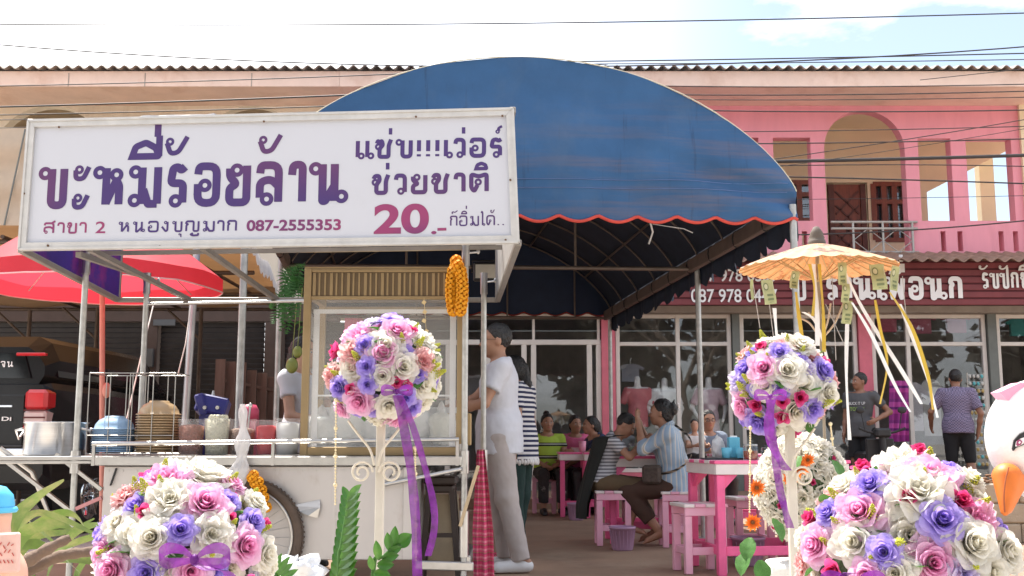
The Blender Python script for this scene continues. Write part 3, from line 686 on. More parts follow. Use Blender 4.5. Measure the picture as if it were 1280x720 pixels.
mb.grid(front, 168, 16, 0); mb.grid(lambda u, v: front(u, v) + Vector((0, .006, 0)), 168, 16, 2)
mb.tube([front(i / 168, 0) + Vector((0, -.004, 0)) for i in range(169)], .012, 6, 1)
mb.tube([CN(sp(i / 40), 0, vz(sp(i / 40)) + .005) - Vector((0, .01, 0)) for i in range(41)], .005, 6, 3)
for zz_ in (2.72, 2.66):
    mb.tube([front(i / 60, max(0.0, min(1.0, (zz_ - hem(lerp(-1, 1, i / 60))) / max(.02, vz(lerp(-1, 1, i / 60)) - hem(lerp(-1, 1, i / 60)))))) - Vector((0, .002, 0)) for i in range(1, 60)], .003, 4, 4)
mb.build('front_cloth', [m_blue, m_red, m_navy, M('pale piping', (.6, .55, .42), .7), M('blue stitching', (.1, .16, .32), .8)], can)
# side valances with pointed fringe, back valance
for s_ in (1,):
    mb = MB(); n = 150; vs = []
    for i in range(n + 1):
        t = i / n; p = CN(s_, t, ZE); fl = .018 * math.sin(t * 60) + .01 * math.sin(t * 143)
        z0 = ZS - .09 - .07 * abs(math.sin(t * 24 * PI)) ; vs += [p + Vector((.005 * s_, 0, .01)), Vector((p.x + s_ * fl, p.y, (ZE + z0) / 2)), Vector((p.x + s_ * fl * 1.6, p.y, z0))]
    mb.add(vs, [[3 * i + k, 3 * i + k + 1, 3 * i + k + 4, 3 * i + k + 3] for i in range(n) for k in (0, 1)], 0, True)
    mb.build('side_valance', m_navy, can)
mb = MB()
mb.grid(lambda u, v: CN(lerp(-1, 1, u), 1.0, lerp(hem(lerp(-1, 1, u)) + .1, vz(lerp(-1, 1, u)), v)), 120, 6)
mb.tube([CN(lerp(-1, 1, i / 120), 1.0, hem(lerp(-1, 1, i / 120)) + .1) - Vector((0, .01, 0)) for i in range(121)], .01, 5, 1)
mb.build('back_cloth', [M('navy back cloth', (.018, .032, .07), .85), M('dark red hem', (.3, .03, .02), .7)], can)
m_galv = M('galvanised pole', (.44, .44, .42), .45, metal=.55, var=.2, scale=15)
m_bronze = M('dull steel tube', (.15, .12, .10), .5, metal=.4, var=.2)
mb = MB()
for t in (.01, .13, .25, .37, .5, .62, .75, .88, .99):
    mb.tube([CN(.985 * sp(i / 30), t, vz(sp(i / 30)) - .035) for i in range(31)], .011, 6)
for s in (-.82, -.45, 0, .45, .82): mb.cyl(CN(s, .01, vz(s) - .05), CN(s, .99, vz(s) - .05), .013)
for t in (.37, .99): mb.cyl(CN(-.985, t, ZS + .02), CN(.985, t, ZS + .02), .02)
for t, s in ((.37, .4), (.37, -.4), (.99, .3), (.99, -.3), (.99, .75)): mb.cyl(CN(s, t, ZS + .02), CN(s, t, vz(s) - .05), .012)
mb.build('ribs', m_bronze, can)
for s_ in (1, -1):
    mb = MB(); mb.bar(CN(s_ * .955, .01, ZS + .05), CN(s_ * .955, .99, ZS + .05), .05, .12, ch=.008); 
    for i in range(9):
        t = .06 + i * .105; p = CN(s_ * .955, t, ZS + .05)
        mb.tube([p + Vector((.035 * math.cos(a), .02 * math.sin(3 * a) * 0, .07 * math.sin(a))) for a in [2 * PI * k / 12 for k in range(13)]], .006, 5, 1)
    mb.build('eave_beam', [M('brown eave beam', (.13, .095, .078), .6, var=.2), M('black lashing', (.02, .02, .02), .8)], can)
for s_, t in ((1, .0), (1, .37), (1, .99), (-1, .0), (-1, .37), (-1, .99)):
    mb = MB(); p = CN(s_ * .985, t, 0); mb.cyl((p.x, p.y, 0), (p.x, p.y, ZS + .1), .026, n=12); mb.cyl((p.x, p.y, 0), (p.x, p.y, .02), .07); mb.build('pole', m_galv, can)
mb = MB()
mb.tube([P(812, 275, 8.2), P(816, 290, 8.3), P(811, 305, 8.3)], .008, 5); mb.tube([P(816, 280, 8.1), P(835, 283, 8.0), P(855, 286, 8.0), P(866, 291, 8.0)], .004, 5)
mb.build('loose_string', M('white plastic string', (.7, .7, .7), .7), can)
# floodlight under the canopy
mb = MB(); p = P(607, 340, 8.6); mb.box(p, (.2, .07, .15), 0, ch=.012); mb.box(p + Vector((0, -.037, 0)), (.16, .006, .11), 1); mb.tube([p + Vector((-.11, .03, .0)), p + Vector((-.11, .05, .1)), p + Vector((.11, .05, .1)), p + Vector((.11, .03, 0))], .008, 6, 0)
tag(mb.build('floodlight', [M('black enamel', (.03, .03, .03), .4), M('lamp lens', (.45, .42, .36), .25)]), 'small black floodlight hung beside the sign under the blue canopy', 'floodlight')

# ------------------------------------------------------------------ noodle cart, its sign and its wares
CYF, CYB = 6.4, 7.1
m_ss = M('stainless steel', (.50, .485, .465), .3, metal=.95, var=.12, scale=9, bump=.05, bscale=8)
m_panel = M('white cart panel', (.51, .475, .45), .42, metal=.4, var=.05, scale=3, col2=(.30, .22, .16), c2pos=(.56, .82), stretch=(1.3, 1, .7), bump=.12, bscale=5)
m_pole = M('grey galvanised tube', (.46, .45, .42), .42, metal=.6, var=.2, scale=20)
m_rub = M('brown dusty rubber', (.085, .058, .042), .85, var=.3)
m_blk = M('black plastic', (.02, .02, .022), .5)
m_wood = M('pale wood', (.48, .36, .22), .7, var=.2, scale=8, stretch=(6, 6, 1))
cart = thing('noodle_cart', 'white metal noodle cart with stainless counter, steel poles and a spoked wheel', 'food cart', (-1.5, 6.7, 0))
q = lambda px, py, Y=CYF: P(px, py, Y)
zc1 = PZ(570, CYF); zc0 = PZ(582, CYF); x0, x1 = PX(40, CYF, 565), PX(578, CYF, 565)
mb = MB(); mb.bx(PX(-25, CYF, 560), x1, CYF - .03, CYB + .03, zc1 - .025, zc1, ch=.004); mb.bx(PX(118, CYF, 560), x1 - .004, CYF - .032, CYF - .002, zc0, zc1 - .003, ch=.004); mb.bx(PX(-25, CYF, 560), PX(117, CYF, 560), CYF - .028, CYF - .002, zc1 - .045, zc1 - .027, ch=.003); mb.build('counter', m_ss, cart)
bx0, bx1 = PX(127, CYF, 640), PX(519, CYF, 640); bz = PZ(700, CYF)
mb = MB(); mb.bx(bx0, bx1, CYF, CYB, bz, zc0 - .002, ch=.006)
mb.bx(bx1 - .07, bx1 - .0, CYF - .012, CYF - .001, bz + .004, zc0 - .01, 0, .003)
for k in range(22):
    for zz in (bz + .02, zc0 - .03): p = Vector((lerp(bx0 + .03, bx1 - .1, k / 21), CYF, zz)); mb.cyl(p, p + Vector((0, -.004, 0)), .006, n=8)
for xx in (lerp(bx0, bx1, .36), lerp(bx0, bx1, .74)): mb.bx(xx - .012, xx + .012, CYF - .003, CYF - .0005, bz + .004, zc0 - .004)
mb.build('body', m_panel, cart)
mb = MB(); hz = q(383, 632) ; 
mb.add([hz + Vector(v) for v in ((-.09, -.004, .0), (.08, -.004, .035), (.085, -.03, -.01), (.02, -.035, -.055), (-.04, -.03, -.03), (.07, -.02, -.07))], [(0, 1, 2, 4), (4, 2, 3), (0, 4, 3), (3, 2, 5)], 0)
mb.build('torn_metal_flap', m_ss, cart)
mb = MB(); c0 = q(142, 596); mb.bar(c0 + Vector((-.012, -.004, -.05)), c0 + Vector((.018, -.004, .05)), .035, .006, ch=.002); mb.build('keyhole_slot', m_blk, cart)
# bottle opener and towel bar
mb = MB(); b0 = q(487, 597); b1 = q(497, 585); mb.bar(b0 + Vector((0, -.006, 0)), b1 + Vector((0, -.006, 0)), .035, .008, ch=.003)
mb.tube([b1 + Vector((.02 * math.cos(a) + .008, -.01, .02 * math.sin(a) + .008)) for a in [2 * PI * k / 12 for k in range(13)]], .006, 6); mb.build('bottle_opener', M('dark steel', (.2, .2, .2), .35, metal=.9), cart)
mb = MB(); mb.cyl(q(473, 607) + Vector((0, -.03, 0)), q(577, 586) + Vector((0, -.03, 0)), .013); mb.build('side_bar', m_ss, cart)
# right open frame
mb = MB()
rx = PX(583, CYF, 640)
mb.bar(q(519, 706), q(592, 708), .05, .05, ch=.006); mb.bar((rx, CYF, bz + .0), (rx, CYB, bz), .05, .05, ch=.006); mb.bar((bx1, CYB - .03, bz + .0), (rx, CYB - .03, bz), .05, .05, ch=.006)
mb.build('open_frame', m_ss, cart)
mb = MB(); mb.bar((rx - .02, CYF + .03, zc1 + .07), (rx - .02, CYF + .03, zc1 - .06), .05, .03, ch=.004); mb.build('corner_bracket', m_ss, cart)
for px, Y, top, nm in ((104, CYF, 318, 1), (583, CYF, 308, 1), (181, CYB - .05, 345, 1), (606, CYB - .05, 345, 0)):
    mb = MB(); zt = PZ(top, Y) + (.02); x = PX(px - (2 if px < 300 else 0), Y, 500); xt = PX(px + (4 if px < 300 else -1), Y, 330)
    x = xt
    mb.cyl((x, Y, .03), (x, Y, zt), .018, n=14); mb.cyl((x, Y, zc1 - .1), (x, Y, zc1 + .03), .028, n=14, mi=1); mb.cyl((x, Y, zt - .14), (x, Y, zt), .024, n=14, mi=1); mb.cyl((x, Y, .0), (x, Y, .03), .03, n=12, mi=1)
    if px == 583: mb.cyl((x, Y, .22), (x, Y, .48), .028, n=14, mi=1)
    mb.cyl((x + .02, Y, zt - .06), (x + .07, Y, zt - .055), .007, n=6, mi=1); mb.ell((x + .075, Y, zt - .05), (.012, .006, .018), 1, 8, 6)
    mb.build('pole', [m_pole, m_ss], cart)
mb = MB()
r0, r1 = q(118, 555), q(574, 549); mb.cyl(r0 + Vector((0, -.03, 0)), r1 + Vector((0, -.03, 0)), .013, n=10)
for px in (120, 343, 572): p = q(px, 554 - (px - 118) * .013); mb.bar((p.x, CYF - .03, zc0), (p.x, CYF - .03, p.z + .005), .018, .012)
mb.build('rail', m_ss, cart)
mb = MB(); mb.cyl(P(185, 380, CYB - .05), P(380, 376, CYB - .05), .011); mb.cyl(P(185, 380, CYB - .05), P(180, 345, CYB), .012); mb.build('cross_tube', m_ss, cart)
mb = MB()
mb.tube([q(0, 560), q(40, 590, 6.5), q(60, 640, 6.6), q(88, 640, 6.6)], .014); mb.bar(q(10, 578), q(90, 640), .03, .02); mb.bar(q(70, 568), q(127, 612), .02, .02); mb.bar(q(95, 636), q(127, 622), .02, .02, 1)
mb.build('brace', [m_ss, M('pink painted steel', (.5, .22, .22), .6)], cart)
# wheels
for nm, yy in ((0, CYF - .05), (1, CYB + .05)):
    wc = Vector((PX(310, CYF, 660), yy, .335)); mb = MB(); ring = lambda r: [wc + Vector((r * math.cos(a), 0, r * math.sin(a))) for a in [2 * PI * k / 48 for k in range(48)]]
    mb.tube(ring(.305), .03, 8, closed=True, caps=False); 
    for k in range(72):
        a = 2 * PI * k / 72; mb.box(wc + Vector((.334 * math.cos(a), 0, .334 * math.sin(a))), (.006, .045, .012), 0, Matrix.Rotation(-a, 3, 'Y'))
    tyre = mb.build('wheel', m_rub, cart)
    mb = MB(); mb.tube(ring(.268), .012, 8, closed=True, caps=False); mb.cyl(wc + Vector((0, -.05, 0)), wc + Vector((0, .05, 0)), .03, mi=0); mb.build('rim', m_ss, tyre)
    mb = MB()
    for k in range(28):
        a = 2 * PI * k / 28; b = a + (.35 if k % 2 else -.35); s = .035 if k % 4 < 2 else -.035
        mb.cyl(wc + Vector((.03 * math.cos(b), s, .03 * math.sin(b))), wc + Vector((.262 * math.cos(a), 0, .262 * math.sin(a))), .0022, n=4)
    mb.build('spokes', m_ss, tyre)

# ---- the white sign box
TLc, TRc, BRc, BLc = P(38, 152, 5.55), P(641, 137, 5.4), P(648, 303, 5.4), P(25, 312, 5.55)
sign = thing('noodle_sign', 'long white noodle shop signboard with purple Thai lettering mounted over the cart', 'signboard', ((TLc + BRc) / 2 - Vector((0, 0, .33))))
Ns = (TRc - TLc).cross(BLc - TLc).normalized(); Ns = Ns if Ns.y < 0 else -Ns
BRc = BRc - Ns * (BRc - TLc).dot(Ns)
def SP(px, py, o=0.0):
    d = ray(px, py); c0 = Vector((0, 0, CAMH)); k = (TLc + Ns * o - c0).dot(Ns) / d.dot(Ns); return c0 + d * k
m_sface = M('white vinyl sign face', (.53, .535, .575), .45, var=.015, scale=2, col2=(.50, .495, .52), c2pos=(.6, .9))
m_sframe = M('worn white aluminium frame', (.56, .54, .51), .4, metal=.25, var=.1, scale=12, col2=(.45, .36, .27), c2pos=(.68, .8))
mb = MB(); mb.slab([SP(38, 152), SP(641, 137), SP(648, 303), SP(25, 312)], -Ns * .02); mb.build('face', m_sface, sign)
mb = MB()
crn = [SP(37.5, 152), SP(641, 137), SP(648, 303), SP(25.5, 312)]
def frm(a, b, w_=.034):
    c = sum(crn, Vector()) / 4; d = (b - a).normalized(); inn = (c - (a + b) / 2); inn = (inn - d * inn.dot(d)).normalized()
    p = [a, b, b + inn * w_ - d * w_, a + inn * w_ + d * w_]; mb.slab([x + Ns * .016 for x in p], -Ns * .015)
    p = [a - inn * .006, b - inn * .006, b + inn * .006, a + inn * .006]; mb.slab([x + Ns * .022 for x in p], -Ns * .04)
for i in range(4): frm(crn[i], crn[(i + 1) % 4])
for px, py in ((74, 159), (330, 152), (520, 146), (628, 145), (60, 307), (200, 308), (440, 305), (632, 300), (30, 242), (638, 225)):
    p = SP(px, py, .017); mb.cyl(p, p + Ns * .004, .006, n=8, mi=1)
mb.build('frame', [m_sframe, M('rusty screw', (.12, .06, .03), .7)], sign)
back = [P(147, 375, 7.15), P(622, 375, 7.15)]; bt = [back[0] + Vector((0, 0, .66)), back[1] + Vector((0, 0, .66))]
m_frm = M('brown grey steel bar', (.28, .25, .22), .45, metal=.5, var=.15)
m_vin = M('dark purple vinyl', (.045, .015, .22), .5, var=.25, scale=3, col2=(.22, .02, .2), c2pos=(.5, .62), transl=.25)
fr_ = [SP(25.5, 312, -.03), SP(648, 303, -.03)]; ft = [SP(37.5, 152, -.03), SP(641, 137, -.03)]
mb = MB(); mb.slab([fr_[0], back[0], bt[0], ft[0]], (.012, 0, 0)); mb.build('left_side_panel', m_vin, sign)
mb = MB(); mb.slab([fr_[1], back[1], bt[1], ft[1]], (-.012, 0, 0)); mb.build('end_panel', M('grey sign end', (.4, .38, .36), .5), sign)
mb = MB()
for a, b in ((fr_[0], back[0]), (fr_[1], back[1]), (back[0], back[1]), (back[0], bt[0]), (back[1], bt[1]), (bt[0], bt[1]), (ft[0], bt[0]), (ft[1], bt[1])): mb.bar(a, b, .032, .032, ch=.003)
for t in (.14, .37): mb.bar(fr_[0].lerp(fr_[1], t) + Vector((0, .02, -.0)), back[0].lerp(back[1], t + .05), .028, .028)
mb.bar(P(40, 318, 6.4), P(640, 309, 6.4), .025, .025); mb.bar(P(98, 318, 5.7), P(182, 346, 7.1), .03, .03)
mb.build('frame_bars', m_frm, sign)
mb = MB(); n = 60; vs = []
rg = random.Random(4); pr = []
for i in range(n + 1):
    t = i / n; p = ft[0].lerp(ft[1], t); h = .014 + .006 * rg.random() + (.012 if .22 < t < .40 else 0); vs += [p + Vector((0, .02, -.005)), p + Vector((0, .03 + .02 * rg.random(), h)), p + Vector((0, .3, h + .0))]
mb.add(vs, [[3 * i + k, 3 * i + k + 1, 3 * i + k + 4, 3 * i + k + 3] for i in range(n) for k in (0, 1)]); mb.build('crumpled_cover_sheet', m_ss, sign)
# lettering: printed gradients from purple to plum
def ink(name, c1, c2, scale=2.2):
    m = M(name, c1, .5, var=.0); t = m.node_tree; L = t.links; n = t.nodes
    nz = [x for x in n if x.type == 'TEX_NOISE'][0]; nz.inputs['Scale'].default_value = scale; nz.inputs['Detail'].default_value = 0
    r = [x for x in n if x.type == 'VALTORGB'][0]; r.color_ramp.elements[0].color = (*c1, 1); r.color_ramp.elements[1].color = (*c2, 1); r.color_ramp.elements[0].position = .42; r.color_ramp.elements[1].position = .62; return m
ink1 = ink('purple print', (.05, .022, .13), (.11, .03, .11), 1.6); ink2 = ink('violet print', (.055, .025, .14), (.08, .028, .12)); ink3 = ink('plum print', (.16, .028, .12), (.27, .035, .12), 3)
def letters(fn, m):
    mb = MB(); fn(mb); mb.build('lettering', m, sign)
o = .0008
letters(lambda mb: thai(mb, 'บะหมี่ร้อยล้าน', SP(50, 262, o), SP(431, 256, o), Ns, .238, .178, 1.3), ink1)
letters(lambda mb: thai(mb, 'แซ่บ!!!เว่อร์'.replace('แ', 'เเ'), SP(444, 199, o), SP(629, 197, o), Ns, .108, .2, 1.05), ink2)
letters(lambda mb: thai(mb, 'ช่วยชาติ', SP(464, 244, o), SP(611, 241.5, o), Ns, .112, .2, 1.05), ink2)
letters(lambda mb: latin(mb, '20', SP(467, 293, o), SP(536, 292, o), Ns, .158, .032), ink3)
letters(lambda mb: latin(mb, '.-', SP(539, 292, o), SP(558, 291.5, o), Ns, .068, .03), ink3)
letters(lambda mb: thai(mb, 'ก็อิ่มได้..', SP(562, 283, o), SP(631, 282, o), Ns, .056, .14, 1.0), ink2)
letters(lambda mb: thai(mb, 'สาขา', SP(54, 292.5, o), SP(108, 292, o), Ns, .062, .17), ink3)
letters(lambda mb: latin(mb, '2', SP(119, 291.5, o), SP(131.5, 291.5, o), Ns, .062, .01), ink3)
letters(lambda mb: thai(mb, 'หนองบุญมาก', SP(147, 291, o), SP(296, 289.5, o), Ns, .062, .17), ink2)
letters(lambda mb: latin(mb, '087-2555353', SP(308, 289.3, o), SP(426, 288, o), Ns, .06, .03), ink3)

# ---- glass display cabinet
cab = thing('display_cabinet', 'brown framed glass noodle cabinet with ribbed top board standing on the cart counter', 'display cabinet', (PX(481, 6.7), 6.75, zc1))
ca, cb = PX(378, 6.47, 450), PX(580, 6.47, 450); cy0, cy1 = 6.47, 7.02; cz0, cz1, czm = zc1 + .001, PZ(336, 6.47), PZ(370, 6.47)
m_gold = M('bronze aluminium', (.33, .235, .12), .4, metal=.5, var=.1); m_goldd = M('dark bronze groove', (.14, .095, .05), .5, metal=.3)
mb = MB()
for x in (ca + .02, cb - .02):
    for y in (cy0 + .015, cy1 - .015): mb.bx(x - .022, x + .022, y - .018, y + .018, cz0, cz1, ch=.003)
for y in (cy0 + .015, cy1 - .015):
    mb.bx(ca + .042, cb - .042, y - .016, y + .016, cz0, cz0 + .05, ch=.003); mb.bx(ca + .042, cb - .042, y - .016, y + .016, cz1 - .02, cz1, ch=.003); mb.bx(ca + .042, cb - .042, y - .016, y + .016, czm - .02, czm, ch=.003)
for x in (ca + .02, cb - .02): mb.bx(x - .018, x + .018, cy0 + .034, cy1 - .034, cz0, cz0 + .05); mb.bx(x - .018, x + .018, cy0 + .034, cy1 - .034, czm, cz1)
mb.bx(ca, cb, cy0 + .0, cy1, cz1 + .001, cz1 + .012)
mb.build('frame', m_gold, cab)
mb = MB(); mb.bx(ca + .043, cb - .043, cy0 + .012, cy0 + .02, czm + .001, cz1 - .021, 1); n = 26
for i in range(n):
    x = lerp(ca + .05, cb - .06, i / (n - 1)); mb.bx(x, x + .011 + .007 * (i % 3 == 0), cy0 + .004, cy0 + .0115, czm + .004, cz1 - .024)
mb.build('ribbed_board', [m_gold, m_goldd], cab)
g_cab = glass('cabinet glass', (.93, .93, .92), .015, .03)
m_haze = M('hazy glass', (.72, .71, .68), .25, alpha=.13)  # the haze over the front pane is painted in as a faint white veil
for nm, bxs in (('front_pane', (ca + .043, cb - .043, cy0 + .01, cy0 + .014)), ('rear_pane', (ca + .25, cb - .043, cy1 - .014, cy1 - .01))):
    mb = MB(); mb.bx(*bxs, cz0 + .051, czm - .021); mb.build(nm, m_haze if nm == 'front_pane' else g_cab, cab)
mb = MB(); zs = PZ(497, 6.7)
mb.bx(ca + .045, cb - .045, cy0 + .2, cy1 - .04, zs - .006, zs); mb.build('shelf', glass('shelf glass', (.85, .9, .9), .12, .05), cab)
mb = MB()
for x in (ca + .07, cb - .07): mb.bx(x - .018, x + .018, cy0 + .05, cy0 + .06, cz0 + .052, czm - .1)
mb.bx(ca + .05, cb - .05, cy0 + .05, cy0 + .06, czm - .1, czm - .075); mb.bx(ca + .05, cb - .05, cy0 + .051, cy0 + .059, zs + .0, zs + .01); mb.bx(ca + .05, cb - .05, cy1 - .05, cy1 - .04, cz0 + .04, cz0 + .3)
mb.bx(ca + .05, cb - .05, cy0 + .04, cy1 - .05, cz0 + .052, cz0 + .056)
mb.build('inner_frame', M('white aluminium', (.72, .72, .72), .35, metal=.3), cab)
# bags of noodles in the cabinet
m_bag = M('clear plastic bag', (.75, .75, .72), .25, transl=.25, alpha=.6, bump=.8, bscale=30); m_nood = M('pale noodles', (.74, .68, .46), .6, var=.15, scale=30, bump=.8, bscale=60)
m_noodw = M('white noodles', (.78, .77, .72), .6, var=.1, scale=30, bump=.6, bscale=60)
bagl = ['white noodle bag at the left end of the cabinet floor', 'tall white noodle bag second from the left in the cabinet', 'white noodle bag behind the flower stand pole in the cabinet', 'white noodle bag right of the flower stand pole in the cabinet', 'clear bag of yellow noodles tied with a knot at the right of the cabinet']
def blob(mb, c, r, seed, mi=0, amp=.12, n=18, m=12, knot=0):
    rg = random.Random(seed); ph = [rg.random() * 6.28 for _ in range(6)]
    def f(u, v):
        a, b = 2 * PI * u, PI * (v - .5); k = 1 + amp * (math.sin(3 * a + ph[0] + 2 * b) + .7 * math.sin(5 * a + ph[1] - 4 * b) + .6 * math.sin(7 * b + ph[2] + 2 * a)) / 2
        cb_ = math.cos(b) ** .7; z = math.sin(b)
        if knot and v > .8: cb_ *= .55
        return Vector(c) + Vector((r[0] * k * cb_ * math.cos(a), r[1] * k * cb_ * math.sin(a), r[2] * (k * z + knot * max(0, v - .8) * 2)))
    mb.grid(f, n, m, mi)
for i, (px, w_, h_) in enumerate(((402, 50, 26), (438, 55, 40), (470, 45, 30), (512, 55, 34), (552, 36, 28))):
    c = P(px, 545 - h_ * .5, 6.72); r = (w_ / F * 6.72 * .5, .075, h_ / F * 6.72 * .8); c.z = cz0 + .058 + r[2] * .9
    nb = thing('noodle_bag', bagl[i], 'food bag', (c.x, c.y, cz0 + .057), 'bags of noodles in the cabinet')
    mb = MB(); blob(mb, c, [x * .85 for x in r], i, 0); mb.build('noodles', m_nood if i == 4 else m_noodw, nb)
    mb = MB(); blob(mb, c + Vector((0, 0, .004)), r, i + 9, 0, .08, 22, 16, knot=1.2); mb.build('plastic_bag', m_bag, nb)
mb = MB(); mb.bx(PX(552, 6.9), PX(590, 6.9), 6.84, 7.0, cz0 + .06, cz0 + .26, ch=.004); tag(mb.build('carton', M('brown cardboard', (.42, .28, .13), .85)), 'brown cardboard carton behind the noodle bags on the cart', 'carton')
# marigold garlands
m_mari = M('marigold orange', (.85, .36, .008), .7, var=.25, scale=60, transl=.2)
def marigold(mb, c, r, rg):
    for k in range(26):
        z = 1 - 2 * (k + .5) / 26; a = k * 2.4; s = math.sqrt(1 - z * z); d = Vector((s * math.cos(a), s * math.sin(a), z)); c2 = Vector(c) + d * r * .62
        x = d.cross(Vector((.3, .2, 1))).normalized(); y = d.cross(x); vs = [c2 - d * r * .3]
        for j in range(5):
            b = 2 * PI * j / 5 + rg.random(); vs.append(c2 + d * r * .38 + (x * math.cos(b) + y * math.sin(b)) * r * .36 * (.8 + .4 * rg.random()))
        mb.add(vs, [(0, 1 + j, 1 + (j + 1) % 5) for j in range(5)] + [(1, 2, 3), (1, 3, 4), (1, 4, 5)])
rg = random.Random(3)
mb = MB()
for i in range(11):
    for s in (-1, 1):
        if i == 0 and s > 0: continue
        t = i / 10; px = 571 + s * (2 + 5 * math.sin(t * 2.6)) * (1 if t > .1 else .4); py = 326 + 62 * t; marigold(mb, P(px, py, 6.33 - .02 * s), .036, rg)
tag(mb.build('marigold_garland', m_mari), 'orange marigold garland hanging on the right pole beside the cabinet', 'garland')
mb = MB()
for px, py in ((317, 594), (323, 602), (327, 612), (330, 622), (328, 632), (319, 604), (322, 616), (333, 634), (325, 640), (315, 597)): marigold(mb, P(px, py, 6.28), .03, rg)
tag(mb.build('marigold_garland', m_mari), 'orange marigold garland on the cart front above the wheel', 'garland')
# twisted clear plastic bag hanging on the rail
mb = MB()
def tw(u, v):
    p = P(303 - 6 * v + 3 * math.sin(v * 4), lerp(505, 620, v), 6.3); r = lerp(.012, .05, v ** .8) * (1 + .3 * math.sin(v * 19)) * (1 + .25 * math.sin(5 * 2 * PI * u + v * 22)); a = 2 * PI * u
    return p + Vector((r * math.cos(a), r * .6 * math.sin(a), 0))
mb.grid(tw, 24, 34); tag(mb.build('plastic_bag', M('cloudy plastic film', (.72, .70, .70), .25, transl=.35, alpha=.75, bump=.6, bscale=60)), 'twisted clear plastic bag hanging from the cart rail above the flowers', 'plastic bag')

# pot
mb = MB(); p = P(66, 571, 6.62); cx, cz = p.x, zc1 + .001; pr = 37 / F * 6.62; ph_ = .19
mb.lathe([(.001, 0), (pr * .97, 0), (pr, .012), (pr, ph_), (pr + .008, ph_ + .004), (pr + .008, ph_ + .01), (pr - .004, ph_ + .01), (pr - .004, .01), (.001, .01)], (cx, 6.65, cz), 40)
pot = thing('stock_pot', 'wide stainless steel pot at the left end of the cart counter', 'pot', (cx, 6.65, cz)); mb.build('vessel', M('brushed steel', (.62, .61, .6), .22, metal=1, var=.1, scale=4, stretch=(1, 1, 30)), pot)
for s in (-1, 1):
    mb = MB(); mb.tube([(cx + s * pr * .98, 6.65 - .06, cz + .16), (cx + s * (pr + .04), 6.65 - .055, cz + .15), (cx + s * (pr + .045), 6.65, cz + .1), (cx + s * (pr + .04), 6.65 + .055, cz + .15), (cx + s * pr * .98, 6.65 + .06, cz + .16)], .008, 8); mb.build('handle', m_ss, pot)
# bowls in a wire rack
m_bb = M('pale blue melamine', (.27, .41, .58), .35, var=.05); m_tb = M('tan melamine', (.42, .28, .15), .38, var=.06)
def bowl_mesh(m, nm, r):
    mb = MB(); h = r * .62; mb.lathe([(r, 0), (r * 1.02, .004), (r * .99, .008), (r * .91, .010), (r * .87, h * .4), (r * .7, h * .75), (r * .45, h * .95), (r * .43, h * 1.06), (r * .38, h * 1.06), (r * .36, h * .97), (.001, h * .95)], (0, 0, 0), 30); return mb.mesh(nm, m)
for nm, m, px, rr, ztop, nb in (('blue', m_bb, 142, 26, 520, 12), ('tan', m_tb, 197, 27, 501, 15)):
    r = rr / F * 6.7; me = bowl_mesh(m, 'bowl', r); x = PX(px, 6.7, 550); top = PZ(ztop, 6.7) - r * .66; st = (top - zc1 - .02) / (nb - 1)
    for i in range(nb):
        o = bpy.data.objects.new('bowl', me); COL.objects.link(o); o.location = (x + .002 * math.sin(i * 7), 6.7 + .002 * math.cos(i * 5), top - st * i)
        tag(o, '%s upturned %s melamine bowl from the top of its stack' % (ORD[i], nm) if i else 'topmost upturned %s melamine bowl showing its foot ring' % nm, 'bowl', 'upturned bowls stacked on the cart')
mb = MB(); xl, xm, xr = PX(119, 6.7, 550), PX(171, 6.7, 550), PX(225, 6.7, 550); zt = PZ(468, 6.7)
for yy in (6.56, 6.84):
    mb.cyl((xl, yy, zt), (xr, yy, zt), .0032, n=6); mb.cyl((xl, yy, zc1 + .12), (xr, yy, zc1 + .12), .0032, n=6); mb.cyl((xl, yy, zc1 + .01), (xr, yy, zc1 + .01), .0032, n=6)
    for x in (xl, lerp(xl, xm, .5), xm - .008, xm + .008, lerp(xm, xr, .5), xr): mb.cyl((x, yy, zc1), (x, yy, zt), .0032, n=6)
for x in (xl, xm - .008, xm + .008, xr):
    mb.cyl((x, 6.56, zt), (x, 6.84, zt), .0032, n=6); mb.cyl((x, 6.56, zc1 + .01), (x, 6.84, zc1 + .01), .0032, n=6)
tag(mb.build('bowl_rack', M('chromed wire', (.42, .4, .37), .3, metal=.8)), 'chromed wire rack holding the two bowl stacks on the cart', 'rack')
# tubs
g_tub = M('frosted clear plastic', (.78, .78, .78), .25, transl=.2, alpha=.16)
def tub(px, wpx, top, fill, colr, lab, flr=.8, Y=6.62, sprig=False):
    x = PX(px, Y, 550); r = wpx / 2 / F * Y; zt = PZ(top, Y); z0 = zc1 + .001; t = thing('tub', lab, 'tub', (x, Y, z0), 'plastic tubs of ingredients on the cart')
    mb = MB(); mb.lathe([(.001, 0), (r * .88, 0), (r * .9, .006), (r, zt - z0 - .012), (r * 1.05, zt - z0 - .01), (r * 1.05, zt - z0), (r * .98, zt - z0)], (x, Y, z0), 28); mb.build('container', g_tub, t)
    mb = MB(); h = (zt - z0) * flr
    mb.lathe([(.001, .004), (r * .85, .004), (r * .94, h), (r * .6, h + .01), (.001, h + .012)], (x, Y, z0), 24)
    if sprig:
        rg = random.Random(5)
        for k in range(26): a = rg.random() * 6.28; rr = r * .8 * rg.random(); mb.ell((x + rr * math.cos(a), Y + rr * math.sin(a), z0 + h + .01), (.014, .014, .02), 0, 7, 5)
    mb.build('contents', colr, t); return t
tub(239, 32, 524, 1, M('shredded chilli meat', (.30, .11, .07), .7, var=.4, scale=60, bump=.6, bscale=60), 'clear tub of red brown shredded topping beside the tan bowls')
tub(271, 31, 523, 1, M('bean sprouts', (.70, .66, .50), .6, var=.15, scale=60, bump=.8, bscale=70), 'clear tub heaped with white bean sprouts on the cart', .97, sprig=True)
